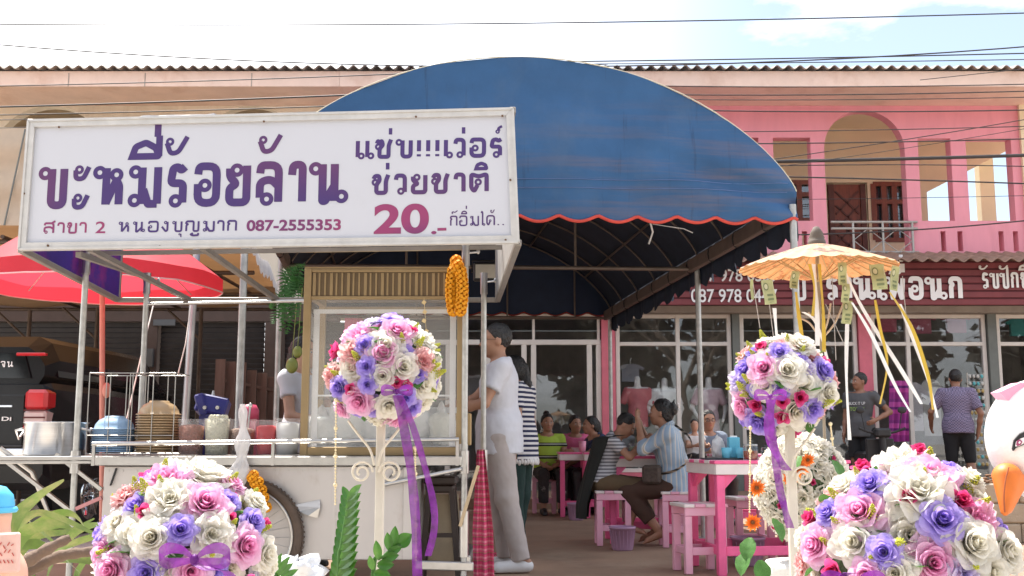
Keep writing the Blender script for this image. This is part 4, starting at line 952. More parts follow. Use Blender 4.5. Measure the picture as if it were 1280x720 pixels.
tub(303, 32, 524, 1, M('brown seasoning', (.22, .13, .09), .7, var=.4, scale=60, bump=.6), 'clear tub of dark brown seasoning behind the twisted plastic bag', .7, 6.66)
tub(333, 26, 525, 1, M('red chilli sauce', (.60, .02, .03), .4, var=.1), 'clear tub of bright red chilli sauce on the cart', .8)
tub(359, 30, 523, 1, M('white sugar', (.80, .78, .74), .7, var=.05), 'tub of white sugar next to the glass cabinet', .85)
mb = MB(); mb.cyl(P(307, 560, 6.7), P(313, 507, 6.72), .006); mb.ell(P(313, 507, 6.72), (.014, .008, .018), 0, 10, 6); tag(mb.build('ladle', m_ss), 'steel ladle standing in the dark seasoning tub', 'ladle')
mb = MB(); pB = P(266, 508, 6.9)
mb.box(pB, (.20, .1, .12), 0, Matrix.Rotation(.2, 3, 'Y') @ Matrix.Rotation(-.3, 3, 'X'), .012); mb.box(pB + Vector((-.06, 0, .01)), (.06, .13, .14), 0, Matrix.Rotation(-.3, 3, 'Y'), .01)
for dx in (-.03, .05): mb.cyl(pB + Vector((dx, -.06, -.01)), pB + Vector((dx, -.08, -.01)), .012, mi=1)
mb.cyl(pB + Vector((0, 0, .06)), pB + Vector((0, 0, .1)), .014, .006, mi=1); mb.bx(pB.x - .07, pB.x + .07, 6.85, 6.98, zc1, pB.z - .05, 0)
tag(mb.build('blue_box', [M('dark blue plastic', (.02, .02, .16), .4, var=.1), m_ss]), 'dark blue plastic box with metal knobs behind the sprout tub', 'box')
mb = MB(); pB = P(312, 515, 6.95); mb.lathe([(.001, .05), (.04, .045), (.06, .01), (.06, -.06), (.001, -.06)], pB, 24); mb.bx(pB.x - .05, pB.x + .05, pB.y - .05, pB.y + .05, zc1, pB.z - .06); tag(mb.build('pink_container', M('pink plastic', (.62, .08, .16), .4)), 'pink plastic container with round lid behind the cart tubs', 'container')
# things under and beside the cart's open end
mb = MB(); st0 = P(552, 600, 6.9); mb.box(st0, (.2, .28, .05), 0, None, .01); mb.box(st0 + Vector((0, 0, -.05)), (.17, .24, .05), 0, None, .01)
for sx in (-1, 1):
    for sy in (-1, 1): mb.bar(st0 + Vector((sx * .07, sy * .1, -.05)), Vector((st0.x + sx * .12, st0.y + sy * .13, 0)), .035, .035)
mb.bar(st0 + Vector((-.1, -.12, -.33)), st0 + Vector((.1, -.12, -.33)), .03, .025)
tag(mb.build('plastic_stool', M('dark brown plastic', (.035, .02, .015), .5)), 'dark brown stool standing in the open end of the cart', 'stool')
mb = MB(); mb.slab([P(520, 618, 7.02), P(573, 618, 7.02), P(577, 702, 7.02), P(516, 702, 7.02)], (0, .015, 0)); tag(mb.build('plywood_board', M('pale plywood', (.42, .33, .22), .8, var=.15, scale=5)), 'pale plywood board leaning behind the dark stool in the cart', 'board')
mb = MB(); mb.bar(P(575, 658, 6.34), P(598, 582, 6.34), .03, .02, ch=.003); tag(mb.build('wooden_stick', m_wood), 'short pale wooden stick hung on the right cart pole', 'stick')
mb = MB()
def cl(u, v):
    py = lerp(562, 725, v); w_ = lerp(10, 26, min(1, v * 1.6)); px = lerp(601, 605, v) + (u - .5) * w_
    return P(px, py, 6.46 + .02 * math.sin(u * 16 + v * 2)) + Vector((0, .015 * math.sin(u * 9), 0))
mb.grid(cl, 24, 30); m_ck = Mbands('pink checked cotton', [(0, (.55, .05, .14)), (.3, (.42, .04, .12)), (.42, (.28, .22, .08)), (.5, (.55, .07, .16)), (.75, (.6, .2, .25))], 22, 'z', .9)
tag(mb.build('checked_cloth', m_ck), 'pink and green checked cloth hanging on the right end of the cart', 'cloth')
# crumpled foil in front of the wheel
mb = MB(); blob(mb, G(373, 722, .1) * .0 + P(372, 722, 4.6), (.12, .1, .07), 5, 0, .45, 26, 16); tag(mb.build('crumpled_wrap', M('silvery white wrap', (.7, .7, .7), .3, metal=.3, bump=.8, bscale=20)), 'crumpled silvery wrapping beside the left flower ball', 'wrapping')

# ---- red parasol behind the cart
pt = P(150, 291, 8.2); ub = thing('market_umbrella', 'red market umbrella with pale scalloped hem and salmon pole behind the cart', 'umbrella', (PX(133, 8.2, 520), 8.2, 0))
m_uc = M('red nylon', (.62, .045, .07), .55, var=.12, scale=3, transl=.45, trcol=(.75, .06, .09), bump=.3, bscale=5); ac = P(128, 247, 8.2); 
def um(u, v):
    a = 2 * PI * u; seg = 8; fa = abs(((u * seg) % 1) - .5) * 2; rr = .93 * v * (.95 + .05 * fa); z = -.62 * v ** 1.15 + (.02 * (1 - fa) * v)
    return ac + Vector((rr * math.cos(a + .2), rr * math.sin(a + .2), z))
mb = MB(); mb.grid(um, 64, 14)
mb.grid(lambda u, v: um(u, 1) + Vector((0, 0, -.10 * v - .02 * v * abs(math.sin(u * 8 * PI)))), 64, 3)
mb.tube([um(i / 128, 1) + Vector((0, 0, -.10 - .02 * abs(math.sin(i / 128 * 8 * PI)))) for i in range(128)], .006, 5, 1, closed=True)
mb.build('canopy', [m_uc, M('pale pink binding', (.75, .45, .45), .7)], ub)
mb = MB(); pb = P(137, 520, 8.2); mb.cyl((pb.x, 8.2, 0), ac, .02); mb.ell(P(133, 488, 8.2), (.035, .03, .06), 0, 10, 8); mb.build('pole', M('salmon painted pole', (.62, .25, .19), .5), ub)
mb = MB()
for k in range(8):
    a = 2 * PI * k / 8 + .2; mb.cyl(ac + Vector((0, 0, -.03)), ac + Vector((.9 * math.cos(a), .9 * math.sin(a), -.66)), .005, n=5)
mb.build('ribs', m_galv, ub)
# plank fence, fern and mangoes
fn = thing('plank_fence', 'weathered brown plank fence in the dark carport', 'fence', (PX(335, 11.5), 11.5, 0)); mb = MB(); m_pl = M('weathered plank', (.16, .095, .075), .85, var=.25, scale=5, stretch=(4, 4, .6))
tops = [443, 446, 447, 457, 460, 465, 469]
for i, tp in enumerate(tops):
    a = P(276 + i * 13, tp + 6, 11.3 + i * .12); mb.box((a.x, a.y, a.z / 2), (.105, .025, a.z), 0, None, .004)
mb.build('planks', m_pl, fn)
mb = MB(); mb.bar(P(272, 474, 11.35), P(362, 492, 12.1), .06, .03); mb.build('rail', m_pl, fn)

# gold paper charm strip on the cabinet glass
mb = MB()
for px, py in ((530, 378), (530, 401), (533, 414), (531, 390)): c_ = P(px, py, 6.455); mb.box(c_, (.022, .003, .022), 0, Matrix.Rotation(.6, 3, 'Y'))
mb.cyl(P(530, 372, 6.456), P(533, 418, 6.456), .0015, n=4); tag(mb.build('paper_charm', M('gold paper', (.62, .48, .25), .45)), 'string of small gold paper squares hanging on the cabinet glass', 'charm')

# ------------------------------------------------------------------ silk rose balls
def petal_mat(name, deep, pale, r0=.15, r1=.8, transl=.55):
    m = M(name, deep, .55, var=.0, transl=transl); t = m.node_tree; n = t.nodes; L = t.links
    b = n['Principled BSDF']; tc = [x for x in n if x.type == 'TEX_COORD'][0]
    sp = n.new('ShaderNodeSeparateXYZ'); L.new(tc.outputs['Object'], sp.inputs[0])
    cb = n.new('ShaderNodeCombineXYZ'); L.new(sp.outputs[0], cb.inputs[0]); L.new(sp.outputs[1], cb.inputs[1])
    ln = n.new('ShaderNodeVectorMath'); ln.operation = 'LENGTH'; L.new(cb.outputs[0], ln.inputs[0])
    r = [x for x in n if x.type == 'VALTORGB'][0]; r.color_ramp.elements[0].position = r0; r.color_ramp.elements[1].position = r1
    r.color_ramp.elements[0].color = (*deep, 1); r.color_ramp.elements[1].color = (*pale, 1)
    nz = [x for x in n if x.type == 'TEX_NOISE'][0]; nz.inputs['Scale'].default_value = 4
    ad = n.new('ShaderNodeMath'); ad.operation = 'MULTIPLY_ADD'; ad.inputs[1].default_value = .3; ad.inputs[2].default_value = -.15; L.new(nz.outputs[0], ad.inputs[0])
    a2 = n.new('ShaderNodeMath'); a2.operation = 'ADD'; L.new(ln.outputs['Value'], a2.inputs[0]); L.new(ad.outputs[0], a2.inputs[1]); L.new(a2.outputs[0], r.inputs[0])
    n3 = n.new('ShaderNodeTexNoise'); n3.inputs['Scale'].default_value = 9; L.new(tc.outputs['Object'], n3.inputs[0])
    bp = n.new('ShaderNodeBump'); bp.inputs['Strength'].default_value = .25; bp.inputs['Distance'].default_value = .1; L.new(n3.outputs[0], bp.inputs['Height']); L.new(bp.outputs[0], b.inputs['Normal'])
    return m
pm = {'w': petal_mat('cream petals', (.85, .81, .68), (.88, .85, .77), .03, .35), 'p': petal_mat('rose pink petals', (.88, .38, .62), (.91, .64, .81), .1, .9),
      'v': petal_mat('violet petals', (.38, .26, .74), (.58, .47, .88), .1, .9), 'h': petal_mat('hot pink petals', (.55, .01, .10), (.83, .13, .37), .1, .6),
      's': petal_mat('salmon pink petals', (.82, .40, .40), (.87, .62, .60), .1, .9), 'l': petal_mat('pale lilac petals', (.58, .48, .78), (.80, .74, .86), .1, .9)}
def rose_mb(seed, kind):
    rg = random.Random(seed); mb = MB()
    if kind == 'bud': rings = [(2, 0, 2, .62, .34, .04, .02), (3, 4, 6, .72, .42, .1, .03), (4, 9, 18, .82, .48, .15, .05), (4, 20, 45, .82, .5, .2, .07)]
    elif kind == 'frill': rings = [(3, 3, 10, .5, .3, .04, .05), (4, 12, 20, .58, .4, .1, .09), (5, 26, 30, .68, .48, .13, .12), (6, 42, 30, .8, .52, .16, .14), (7, 60, 28, .9, .56, .18, .15), (7, 76, 24, 1.0, .58, .2, .15)]
    else: rings = [(2, 0, 2, .80, .20, .03, .01), (3, 2, 4, .80, .30, .10, .015), (3, 4, 8, .80, .42, .19, .02), (4, 8, 16, .78, .50, .28, .03), (5, 16, 30, .76, .56, .36, .04), (5, 30, 44, .80, .62, .40, .06), (6, 50, 46, .86, .66, .42, .07), (6, 70, 34, .92, .66, .42, .09)]
    NU, NV = 8, 7; off = 0
    for ri, (n, a0, cu, L, W, r0, amp) in enumerate(rings):
        off += 1.1
        for k in range(n):
            phi = off + 2 * PI * k / n + rg.uniform(-.15, .15); da = rg.uniform(-6, 6); Lk = L * rg.uniform(.92, 1.06); ph = rg.random() * 6.28
            vs = []
            for j in range(NV + 1):
                v = j / NV
                for i in range(NU + 1):
                    u = 2 * i / NU - 1; ve = v * (1 - .2 * u * u); rr, z = r0 * .6, 0
                    for q in range(6):
                        s = ve * (q + .5) / 6; an = R(a0 + da + cu * s * s * (1.1 + .25 * u * u)); rr += Lk * ve / 6 * math.sin(an); z += Lk * ve / 6 * math.cos(an)
                    Wv = W * max(.12, math.sin(PI * (.10 + .72 * v))) ** .6; th = phi + u * max(-2.4, min(2.4, Wv / max(rr, .16)))
                    rr += amp * .6 * math.sin(2.6 * u + ph) * v * v; z += amp * math.sin(4.2 * u + ph * 1.7) * v * v + .006 * ri
                    vs.append((rr * math.cos(th), rr * math.sin(th), z - .35))
            mb.add(vs, [[j * (NU + 1) + i, j * (NU + 1) + i + 1, (j + 1) * (NU + 1) + i + 1, (j + 1) * (NU + 1) + i] for j in range(NV) for i in range(NU)], 0, True)
    return mb
ROSE = {}
for kd in ('rose', 'frill', 'bud'):
    for vr in range(3): ROSE[kd, vr] = rose_mb(hash_ := (vr * 13 + {'rose': 1, 'frill': 2, 'bud': 3}[kd]), kd)
RM = {}
def rose_me(kd, vr, colr):
    key = (kd, vr, colr)
    if key not in RM: RM[key] = ROSE[kd, vr].mesh('rose', pm[colr])
    return RM[key]
m_leaf = M('silk leaf green', (.07, .19, .035), .55, var=.3, scale=25, transl=.3); m_foam = M('dark moss filler', (.05, .09, .035), .95, var=.4, scale=40, bump=1, bscale=60)
m_sprig = M('yellow green sprig', (.55, .56, .06), .7, var=.25, scale=50, transl=.2)
m_org = M('sheer purple organza', (.20, .02, .28), .4, var=.45, scale=30, bump=.4, bscale=60, transl=.3, alpha=.8)
m_post = M('cream painted post', (.60, .55, .46), .6, var=.08, scale=12, col2=(.5, .4, .28), c2pos=(.62, .8))
m_pearl = M('gold pearl beads', (.72, .60, .36), .3, metal=.3)
def leaf_mb():
    mb = MB()
    def f(u, v):
        w_ = .36 * math.sin(PI * min(1, .04 + v * .96)) ** .8; x = (2 * u - 1) * w_; return (x, v, .25 * abs(x) - .3 * v * v + .02 * math.sin(v * 20))
    mb.grid(f, 6, 8); return mb
LEAF = leaf_mb().mesh('leaf', m_leaf)
def sprig_mb():
    rg = random.Random(8); mb = MB(); mb.cyl((0, 0, -.4), (0, 0, .9), .02, n=5)
    for k in range(46):
        z = k / 46; a = k * 2.4; r = .26 * (1 - z) + .05; mb.cyl((0, 0, z * .9), (r * math.cos(a), r * math.sin(a), z * .9 + .12), .012, n=4); mb.ell((r * math.cos(a), r * math.sin(a), z * .9 + .13), (.055, .055, .055), 0, 6, 4)
    return mb
SPRIG = sprig_mb().mesh('sprig', m_sprig)
def place(name, me, parent, pos, nrm, size, spin, label=None):
    o = bpy.data.objects.new(name, me); COL.objects.link(o); o.parent = parent; o.location = Vector(pos) - wloc(parent)
    o.rotation_mode = 'QUATERNION'; o.rotation_quaternion = Vector(nrm).to_track_quat('Z', 'Y') @ Vector((0, 0, 1)).rotation_difference(Vector((0, 0, 1))) @ Matrix.Rotation(spin, 3, 'Z').to_quaternion()
    o.scale = (size, size, size); return o
KIND = {'w': 'rose', 'p': 'rose', 'v': 'rose', 'h': 'bud', 's': 'frill', 'l': 'frill', 'W': 'frill', 'V': 'bud', 'P': 'frill'}
def flower_ball(label, px, py, Y, rad, fl, seed, post, extras=()):
    """fl: (px, py, kind, diameter in pixels) of the blooms one sees; the rest of the ball is filled in"""
    c = P(px, py, Y); rg = random.Random(seed); pxm = F / (ray(px, py).normalized().y * 0 + Y / (CT - (CY - py) / F * ST))
    t = thing('flower_ball', label, 'flower arrangement', (c.x, c.y, 0), 'silk flower balls on posts')
    mb = MB(); mb.ell(c, (rad * .74,) * 3, 0, 24, 16); mb.build('moss_ball', m_foam, t)
    used = []; cp = Vector((0, 0, CAMH))
    for fx, fy, kd, dm in fl:
        d = ray(fx, fy).normalized(); oc = cp - c; b = oc.dot(d); rr = rad * .93; disc = b * b - (oc.dot(oc) - rr * rr)
        p = cp + d * (-b - math.sqrt(disc)) if disc > 0 else cp + d * (-b)
        n = (p - c).normalized(); sz = dm / pxm * .53
        used.append((n, sz)); tocam = (cp - p).normalized(); nn = (n * .8 + tocam * .25 + Vector((0, 0, .08))).normalized()
        K = KIND[kd]; cl = kd.lower()
        place('rose', rose_me(K, rg.randrange(3), cl), t, c + n * (rad * rg.uniform(.86, 1.04) - sz * .25), nn, sz * (1.22 if K == 'bud' else 1.0), rg.random() * 6.28)
    N = 120; cnt = 0
    for i in range(N):
        z = 1 - 2 * (i + .5) / N; a = i * 2.39996; s = math.sqrt(1 - z * z); n = Vector((s * math.cos(a), s * math.sin(a), z))
        sz = rad * rg.choice((.3, .34, .26, .22))
        if any((n - m_).length * rad < (sz + q) * .72 for m_, q in used): continue
        used.append((n, sz)); cl = rg.choice('wwpphsl' if cnt % 3 else 'wpvwWP'); K = KIND[cl]
        if len(used) < 92: place('rose', rose_me(K, rg.randrange(3), cl.lower()), t, c + n * (rad * .92 - sz * .25), n, sz * (1.1 if K == 'bud' else 1), rg.random() * 6.28); cnt += 1
    for i in range(26):
        z = rg.uniform(-.9, .95); a = rg.random() * 6.28; s = math.sqrt(1 - z * z); n = Vector((s * math.cos(a), s * math.sin(a), z))
        tg = n.cross(Vector((rg.uniform(-1, 1), rg.uniform(-1, 1), rg.uniform(-1, 1)))).normalized(); o = place('leaf', LEAF, t, c + n * rad * .74, n, rad * .3, 0); o.rotation_quaternion = (tg * .8 + n * .7).to_track_quat('Y', 'Z')
    for e in extras:
        d = ray(e[0], e[1]).normalized(); oc = cp - c; b = oc.dot(d); disc = b * b - (oc.dot(oc) - (rad * .95) ** 2); p = cp + d * (-b - math.sqrt(max(0, disc))); n = (p - c).normalized()
        if e[2] == 'y': place('sprig', SPRIG, t, c + n * rad * .86, (n + Vector((rg.uniform(-.5, .5), 0, .6))).normalized(), e[3] / pxm, rg.random() * 6)
        else:
            o = place('leaf', LEAF, t, c + n * rad * .80, n, e[3] * .8 / pxm, 0); o.rotation_quaternion = (n * .5 + Vector((rg.uniform(-1, 1), 0, rg.uniform(-.3, .8)))).normalized().to_track_quat('Y', 'Z')
    for i in range(9):
        z = rg.uniform(-.5, .9); a = rg.random() * 6.28; s = math.sqrt(1 - z * z); n = Vector((s * math.cos(a), s * math.sin(a), z)); place('sprig', SPRIG, t, c + n * rad * .84, n, rad * .18, 0)
    mb = MB(); w_ = post; xb = P(px + post[1], 700, Y).x
    mb.bar((c.x + (xb - c.x) * 0 + post[2], c.y, 0), (c.x + post[2], c.y, c.z - rad * .5), post[0], post[0], ch=.003); mb.box((c.x + post[2], c.y, .02), (.24, .24, .04), 0, None, .005); mb.build('post', m_post, t)
    return t, c, pxm
def bow(t, c, p, size, tails, seed):
    """an organza bow at p; tails = lists of world points"""
    rg = random.Random(seed); mb = MB(); out = (Vector((0, 0, CAMH)) - p).normalized()
    for s in (-1, 1):
        pts = [p + Vector((s * size * x, 0, size * z)) + out * size * o for x, z, o in ((0, 0, .1), (.3, .25, .35), (.7, .3, .4), (.95, .1, .25), (.75, -.08, .1), (.35, -.05, .12), (0, 0, .1))]
        mb.ribbon(fill3(pts), Vector((0, -.25, 1)).normalized(), [size * .34 * (.3 + .75 * math.sin(PI * i / 24)) for i in range(25)])
    mb.ell(p + out * size * .16, (size * .12, size * .1, size * .16), 0, 10, 8)
    mb.build('bow', m_org, t)
    for pts, wd in tails:
        mb = MB(); f = fill3(pts, 30); mb.ribbon(f, [Vector((math.cos(.5 * math.sin(i * .35 + seed)), -math.sin(.5 * math.sin(i * .35 + seed)), 0)) for i in range(len(f))], wd); mb.build('ribbon_tail', m_org, t)
def fill3(pts, n=24):
    pts = [Vector(p) for p in pts]; out = []; m_ = len(pts) - 1
    for i in range(n + 1):
        x = i / n * m_; k = min(int(x), m_ - 1); f = x - k; p0, p1, p2, p3 = pts[max(k - 1, 0)], pts[k], pts[k + 1], pts[min(k + 2, m_)]
        out.append(.5 * ((2 * p1) + (p2 - p0) * f + (2 * p0 - 5 * p1 + 4 * p2 - p3) * f * f + (3 * p1 - p0 - 3 * p2 + p3) * f ** 3))
    return out
def beads(t, a, b, n=34, r=.0035):
    mb = MB()
    for i in range(n): mb.ell(Vector(a).lerp(Vector(b), i / (n - 1)), (r * (2.0 if i % 9 == 0 else 1),) * 3, 0, 6, 4)
    mb.cyl(a, b, .0012, n=4); mb.build('bead_string', m_pearl, t)
def scroll(t, c, m=m_post):
    mb = MB()
    for s in (-1, 1):
        pts = [c + Vector((s * .006, -.02, .0))] + [c + Vector((s * x, -.02, z)) for x, z in ((.02, .05), (.06, .10), (.09, .14))]; mb.tube(fill3(pts, 12), .004, 6)
        cc = c + Vector((s * .045, -.02, -.02)); mb.tube([cc + Vector((s * r * math.cos(a), 0, r * math.sin(a))) for a, r in [(PI - k * .45, .036 - .0011 * k) for k in range(24)]], .004, 6)
    mb.build('wire_scroll', M('cream wire', (.65, .58, .46), .5), t)

# bottom left ball
A = [(222, 575, 'W', 70), (172, 590, 'v', 30), (205, 592, 'P', 62), (240, 562, 'h', 24), (262, 578, 'w', 76), (212, 622, 'W', 66), (258, 627, 'p', 58), (293, 618, 'v', 34), (292, 643, 'h', 28), (165, 627, 'v', 36), (180, 640, 'h', 26), (152, 618, 's', 36), (160, 665, 'w', 54), (191, 673, 'w', 52), (226, 663, 'v', 36), (264, 668, 'W', 58), (315, 652, 'v', 34), (332, 655, 'h', 24), (306, 683, 'p', 48), (122, 692, 'p', 44), (142, 712, 'p', 46), (184, 715, 'v', 40), (330, 692, 'w', 44), (270, 716, 'v', 36), (239, 714, 'p', 44), (205, 712, 'w', 40), (318, 630, 'w', 34), (296, 712, 'w', 40), (345, 708, 'w', 40), (298, 598, 'p', 34), (140, 650, 'w', 46)]
EX = [(201, 580, 'y', 20), (180, 610, 'y', 22), (165, 605, 'y', 18), (320, 615, 'y', 20), (293, 596, 'y', 18), (168, 640, 'y', 16), (294, 657, 'y', 16), (245, 653, 'y', 12), (134, 700, 'g', 34), (158, 697, 'g', 38), (222, 686, 'g', 34), (312, 712, 'g', 36)]
t, c, k = flower_ball('flower ball of white, pink and violet silk roses in front of the cart wheel', 228, 688, 2.6, .212, A, 1, (.022, 0, 0), EX)
bow(t, c, P(243, 700, 2.37), .08, [([P(240, 702, 2.36), P(262, 712, 2.33), P(285, 716, 2.33), P(292, 740, 2.34)], .03)], 1)
# nearest ball, bottom right
D = [(1110, 580, 'P', 62), (1130, 573, 'W', 70), (1075, 575, 'h', 40), (1163, 592, 'p', 74), (1088, 605, 'v', 42), (1150, 612, 'W', 80), (1190, 583, 'v', 46), (1133, 620, 'h', 34), (1072, 637, 'p', 66), (1034, 640, 'v', 36), (1045, 600, 'w', 54), (1012, 648, 'h', 32), (1066, 677, 'w', 58), (1022, 682, 'p', 50), (1105, 690, 'v', 40), (1140, 664, 'W', 92), (1178, 650, 'v', 52), (1202, 625, 'h', 38), (1228, 645, 'P', 62), (1215, 680, 'w', 62), (1170, 705, 'p', 64), (1118, 716, 'w', 50), (1048, 712, 'h', 36), (1255, 690, 'w', 50), (1262, 662, 'v', 42), (1213, 598, 'w', 40), (1003, 672, 'w', 40), (1238, 715, 'w', 50), (1085, 718, 'p', 40), (1000, 706, 's', 40), (1148, 573, 'h', 34), (1247, 610, 'w', 40), (1030, 618, 's', 40), (1205, 716, 'l', 44)]
EX = [(1168, 568, 'y', 26), (1040, 618, 'y', 20), (1085, 643, 'y', 20), (1168, 622, 'y', 18), (1042, 655, 'y', 18), (1030, 680, 'y', 18), (1095, 706, 'y', 22), (1068, 586, 'y', 14), (1110, 626, 'g', 36), (1082, 588, 'g', 30), (1195, 616, 'g', 26), (1262, 690, 'g', 40), (1090, 663, 'g', 22)]
t, c, k = flower_ball('largest flower ball of silk roses, beside the white swan figure', 1130, 694, 2.1, .2, D, 2, (.022, 0, 0), EX)
bow(t, c, P(1066, 733, 1.93), .06, [([P(1066, 716, 1.9), P(1045, 722, 1.9), P(1030, 735, 1.9)], .03)], 2)
# ball before the glass cabinet
B = [(497, 412, 'p', 40), (535, 422, 'W', 36), (468, 420, 's', 36), (455, 430, 'v', 28), (483, 430, 'w', 44), (516, 414, 'h', 22), (440, 440, 's', 40), (478, 440, 'p', 48), (510, 440, 'v', 26), (436, 458, 'w', 36), (506, 458, 'w', 42), (530, 450, 's', 36), (458, 458, 'v', 24), (460, 480, 'v', 22), (478, 470, 'w', 36), (496, 478, 'h', 22), (508, 482, 'h', 22), (526, 468, 'v', 24), (535, 480, 'w', 44), (425, 484, 'v', 28), (440, 486, 'h', 22), (450, 500, 'p', 38), (412, 495, 'p', 32), (506, 497, 'v', 26), (535, 505, 'w', 42), (486, 505, 'w', 34), (466, 511, 'v', 28), (516, 512, 'v', 26), (548, 478, 'v', 26), (553, 488, 'w', 34), (415, 470, 's', 34), (442, 517, 'v', 20), (488, 519, 'w', 28), (422, 515, 'p', 26), (545, 448, 'w', 24)]
EX = [(475, 405, 'g', 24), (525, 430, 'y', 16), (540, 462, 'y', 18), (446, 448, 'y', 16), (420, 470, 'y', 14), (458, 488, 'g', 26), (545, 440, 'g', 24), (547, 470, 'y', 18), (430, 505, 'y', 14), (505, 425, 'y', 14), (402, 485, 'y', 12), (540, 458, 'y', 14)]
t, c, k = flower_ball('flower ball with long purple ribbons in front of the glass cabinet', 482, 463, 3.46, .19, B, 3, (.027, 0, -.012), EX)
bow(t, c, P(496, 490, 3.24), .05, [([P(497, 494, 3.22), P(506, 540, 3.25), P(515, 600, 3.3), P(520, 660, 3.3), P(522, 735, 3.3)], .03), ([P(499, 494, 3.22), P(515, 530, 3.24), P(530, 580, 3.28), P(541, 625, 3.28), P(543, 660, 3.28), P(535, 695, 3.28)], .022)], 3)
beads(t, P(420, 500, 3.35), P(419, 630, 3.35)); beads(t, P(519, 560, 3.4), P(520, 700, 3.4), 40)
scroll(t, P(471, 582, 3.44))
# ball before the clothes shop
C_ = [(950, 432, 'h', 24), (938, 438, 'v', 24), (928, 440, 's', 28), (983, 425, 's', 34), (1002, 430, 'w', 36), (955, 445, 'w', 32), (975, 441, 'v', 28), (1020, 440, 's', 32), (955, 460, 'p', 40), (1001, 447, 'v', 26), (926, 460, 'v', 30), (918, 475, 'l', 32), (985, 462, 'w', 44), (1032, 462, 'v', 32), (1010, 478, 'w', 42), (956, 482, 'w', 34), (976, 485, 'v', 26), (940, 485, 'v', 24), (926, 510, 'p', 42), (944, 508, 'h', 26), (1000, 520, 'w', 46), (1000, 497, 'h', 26), (978, 503, 'h', 24), (1018, 513, 'v', 32), (1035, 490, 'w', 34), (948, 528, 'v', 40), (978, 525, 'h', 26), (918, 512, 'w', 30), (1025, 535, 'w', 38), (1045, 475, 's', 28), (965, 540, 'w', 30), (925, 533, 'v', 26), (1046, 500, 'v', 26), (1036, 520, 's', 30), (908, 490, 'w', 26), (1010, 460, 'l', 30)]
EX = [(954, 422, 'y', 16), (930, 425, 'y', 12), (962, 447, 'y', 12), (970, 470, 'g', 26), (935, 476, 'y', 16), (906, 489, 'y', 14), (925, 488, 'y', 16), (1030, 507, 'y', 18), (1042, 508, 'y', 18), (951, 521, 'y', 14), (938, 538, 'y', 14), (1022, 500, 'g', 26), (985, 424, 'y', 12), (1000, 487, 'g', 20), (1038, 430, 'g', 20)]
t, c, k = flower_ball('flower ball with a purple bow hanging below the paper parasol', 977, 482, 3.7, .183, C_, 4, (.03, 0, .022), EX)
bow(t, c, P(963, 496, 3.47), .055, [([P(965, 499, 3.46), P(961, 530, 3.46), P(965, 555, 3.47), P(978, 580, 3.48), P(984, 588, 3.48)], .032), ([P(961, 499, 3.47), P(973, 600, 3.6), P(982, 640, 3.6), P(988, 660, 3.62)], .026)], 4)
beads(t, P(938, 535, 3.6), P(937, 640, 3.6)); beads(t, P(1038, 530, 3.6), P(1041, 556, 3.6), 14)
scroll(t, P(985, 588, 3.68))

# white flower arrangement under the parasol
wa = thing('white_arrangement', 'tall arrangement of white silk roses with orange daisies under the paper parasol', 'flower arrangement', (P(1000, 600, 4.25).x, 4.25, 0))
ca_ = P(1003, 610, 4.3); mb = MB(); mb.ell(ca_, (.17, .15, .2), 0, 20, 12); mb.build('moss_core', m_foam, wa)
rg = random.Random(6)
for i in range(84):
    z = 1 - 2 * (i + .5) / 84; a = i * 2.39996; s = math.sqrt(1 - z * z); n = Vector((s * math.cos(a), s * math.sin(a), z)); p = ca_ + Vector((n.x * .19, n.y * .17, n.z * .225))
    place('rose', rose_me('bud' if i % 9 == 0 else ('frill' if i % 3 else 'rose'), rg.randrange(3), 'h' if i % 9 == 0 else 'w'), wa, p - n * .02, n, .022 if i % 9 == 0 else .055, rg.random() * 6)
m_or = M('orange daisy petals', (.78, .17, .01), .6, var=.2, transl=.3)
for px, py, r in ((997, 584, 17), (941, 563 + 90, 13), (946, 610, 13), (1010, 575, 10), (987, 598, 12)):
    p = P(px, py, 4.06); mb = MB(); R0 = r / F * 4.06; o_ = (Vector((0, 0, CAMH)) - p).normalized()
    for k in range(30):
        a = k * 2.4; rr = R0 * (.5 + .5 * (k / 30)); d = Vector((math.cos(a), 0, math.sin(a))); sd2 = Vector((-math.sin(a), 0, math.cos(a))) * R0 * .14; e = p + d * rr + o_ * R0 * .4 * (1 - k / 30)
        mb.add([p + o_ * .004, p + d * rr * .55 + sd2 + o_ * R0 * .3, e, p + d * rr * .55 - sd2 + o_ * R0 * .3], [(0, 1, 2, 3)])
    mb.ell(p + o_ * R0 * .3, (R0 * .2,) * 3, 1, 8, 6); mb.build('daisy', [m_or, M('brown daisy eye', (.15, .05, .01), .9)], wa)
for px, py in ((934, 690), (938, 672), (1000, 570), (965, 648), (1040, 575), (950, 700)):
    o_ = place('leaf', LEAF, wa, P(px, py, 4.05), (0, -1, .2), .09, 0); o_.rotation_quaternion = Vector((rg.uniform(-.6, .6), -.4, -.6)).to_track_quat('Y', 'Z')
mb = MB(); cx_, cy_ = ca_.x, ca_.y
mb.lathe([(.001, 0), (.1, 0), (.12, .05), (.09, .12), (.11, .2), (.14, .34), (.16, .4), (.15, .42), (.001, .42)], (cx_, cy_, 0), 28)
for r, z in ((.125, .34), (.1, .2), (.115, .06)):
    for k in range(26):
        a = 2 * PI * k / 26
        for j in range(3): mb.ell((cx_ + (r + .02) * math.cos(a), cy_ + (r + .02) * math.sin(a), z - j * .022), (.008, .008, .01), 1, 6, 4)
mb.build('beaded_vase', [M('white carved vase', (.68, .66, .62), .5, var=.1, bump=.4), M('glass beads', (.78, .76, .72), .2, spec=.8)], wa)

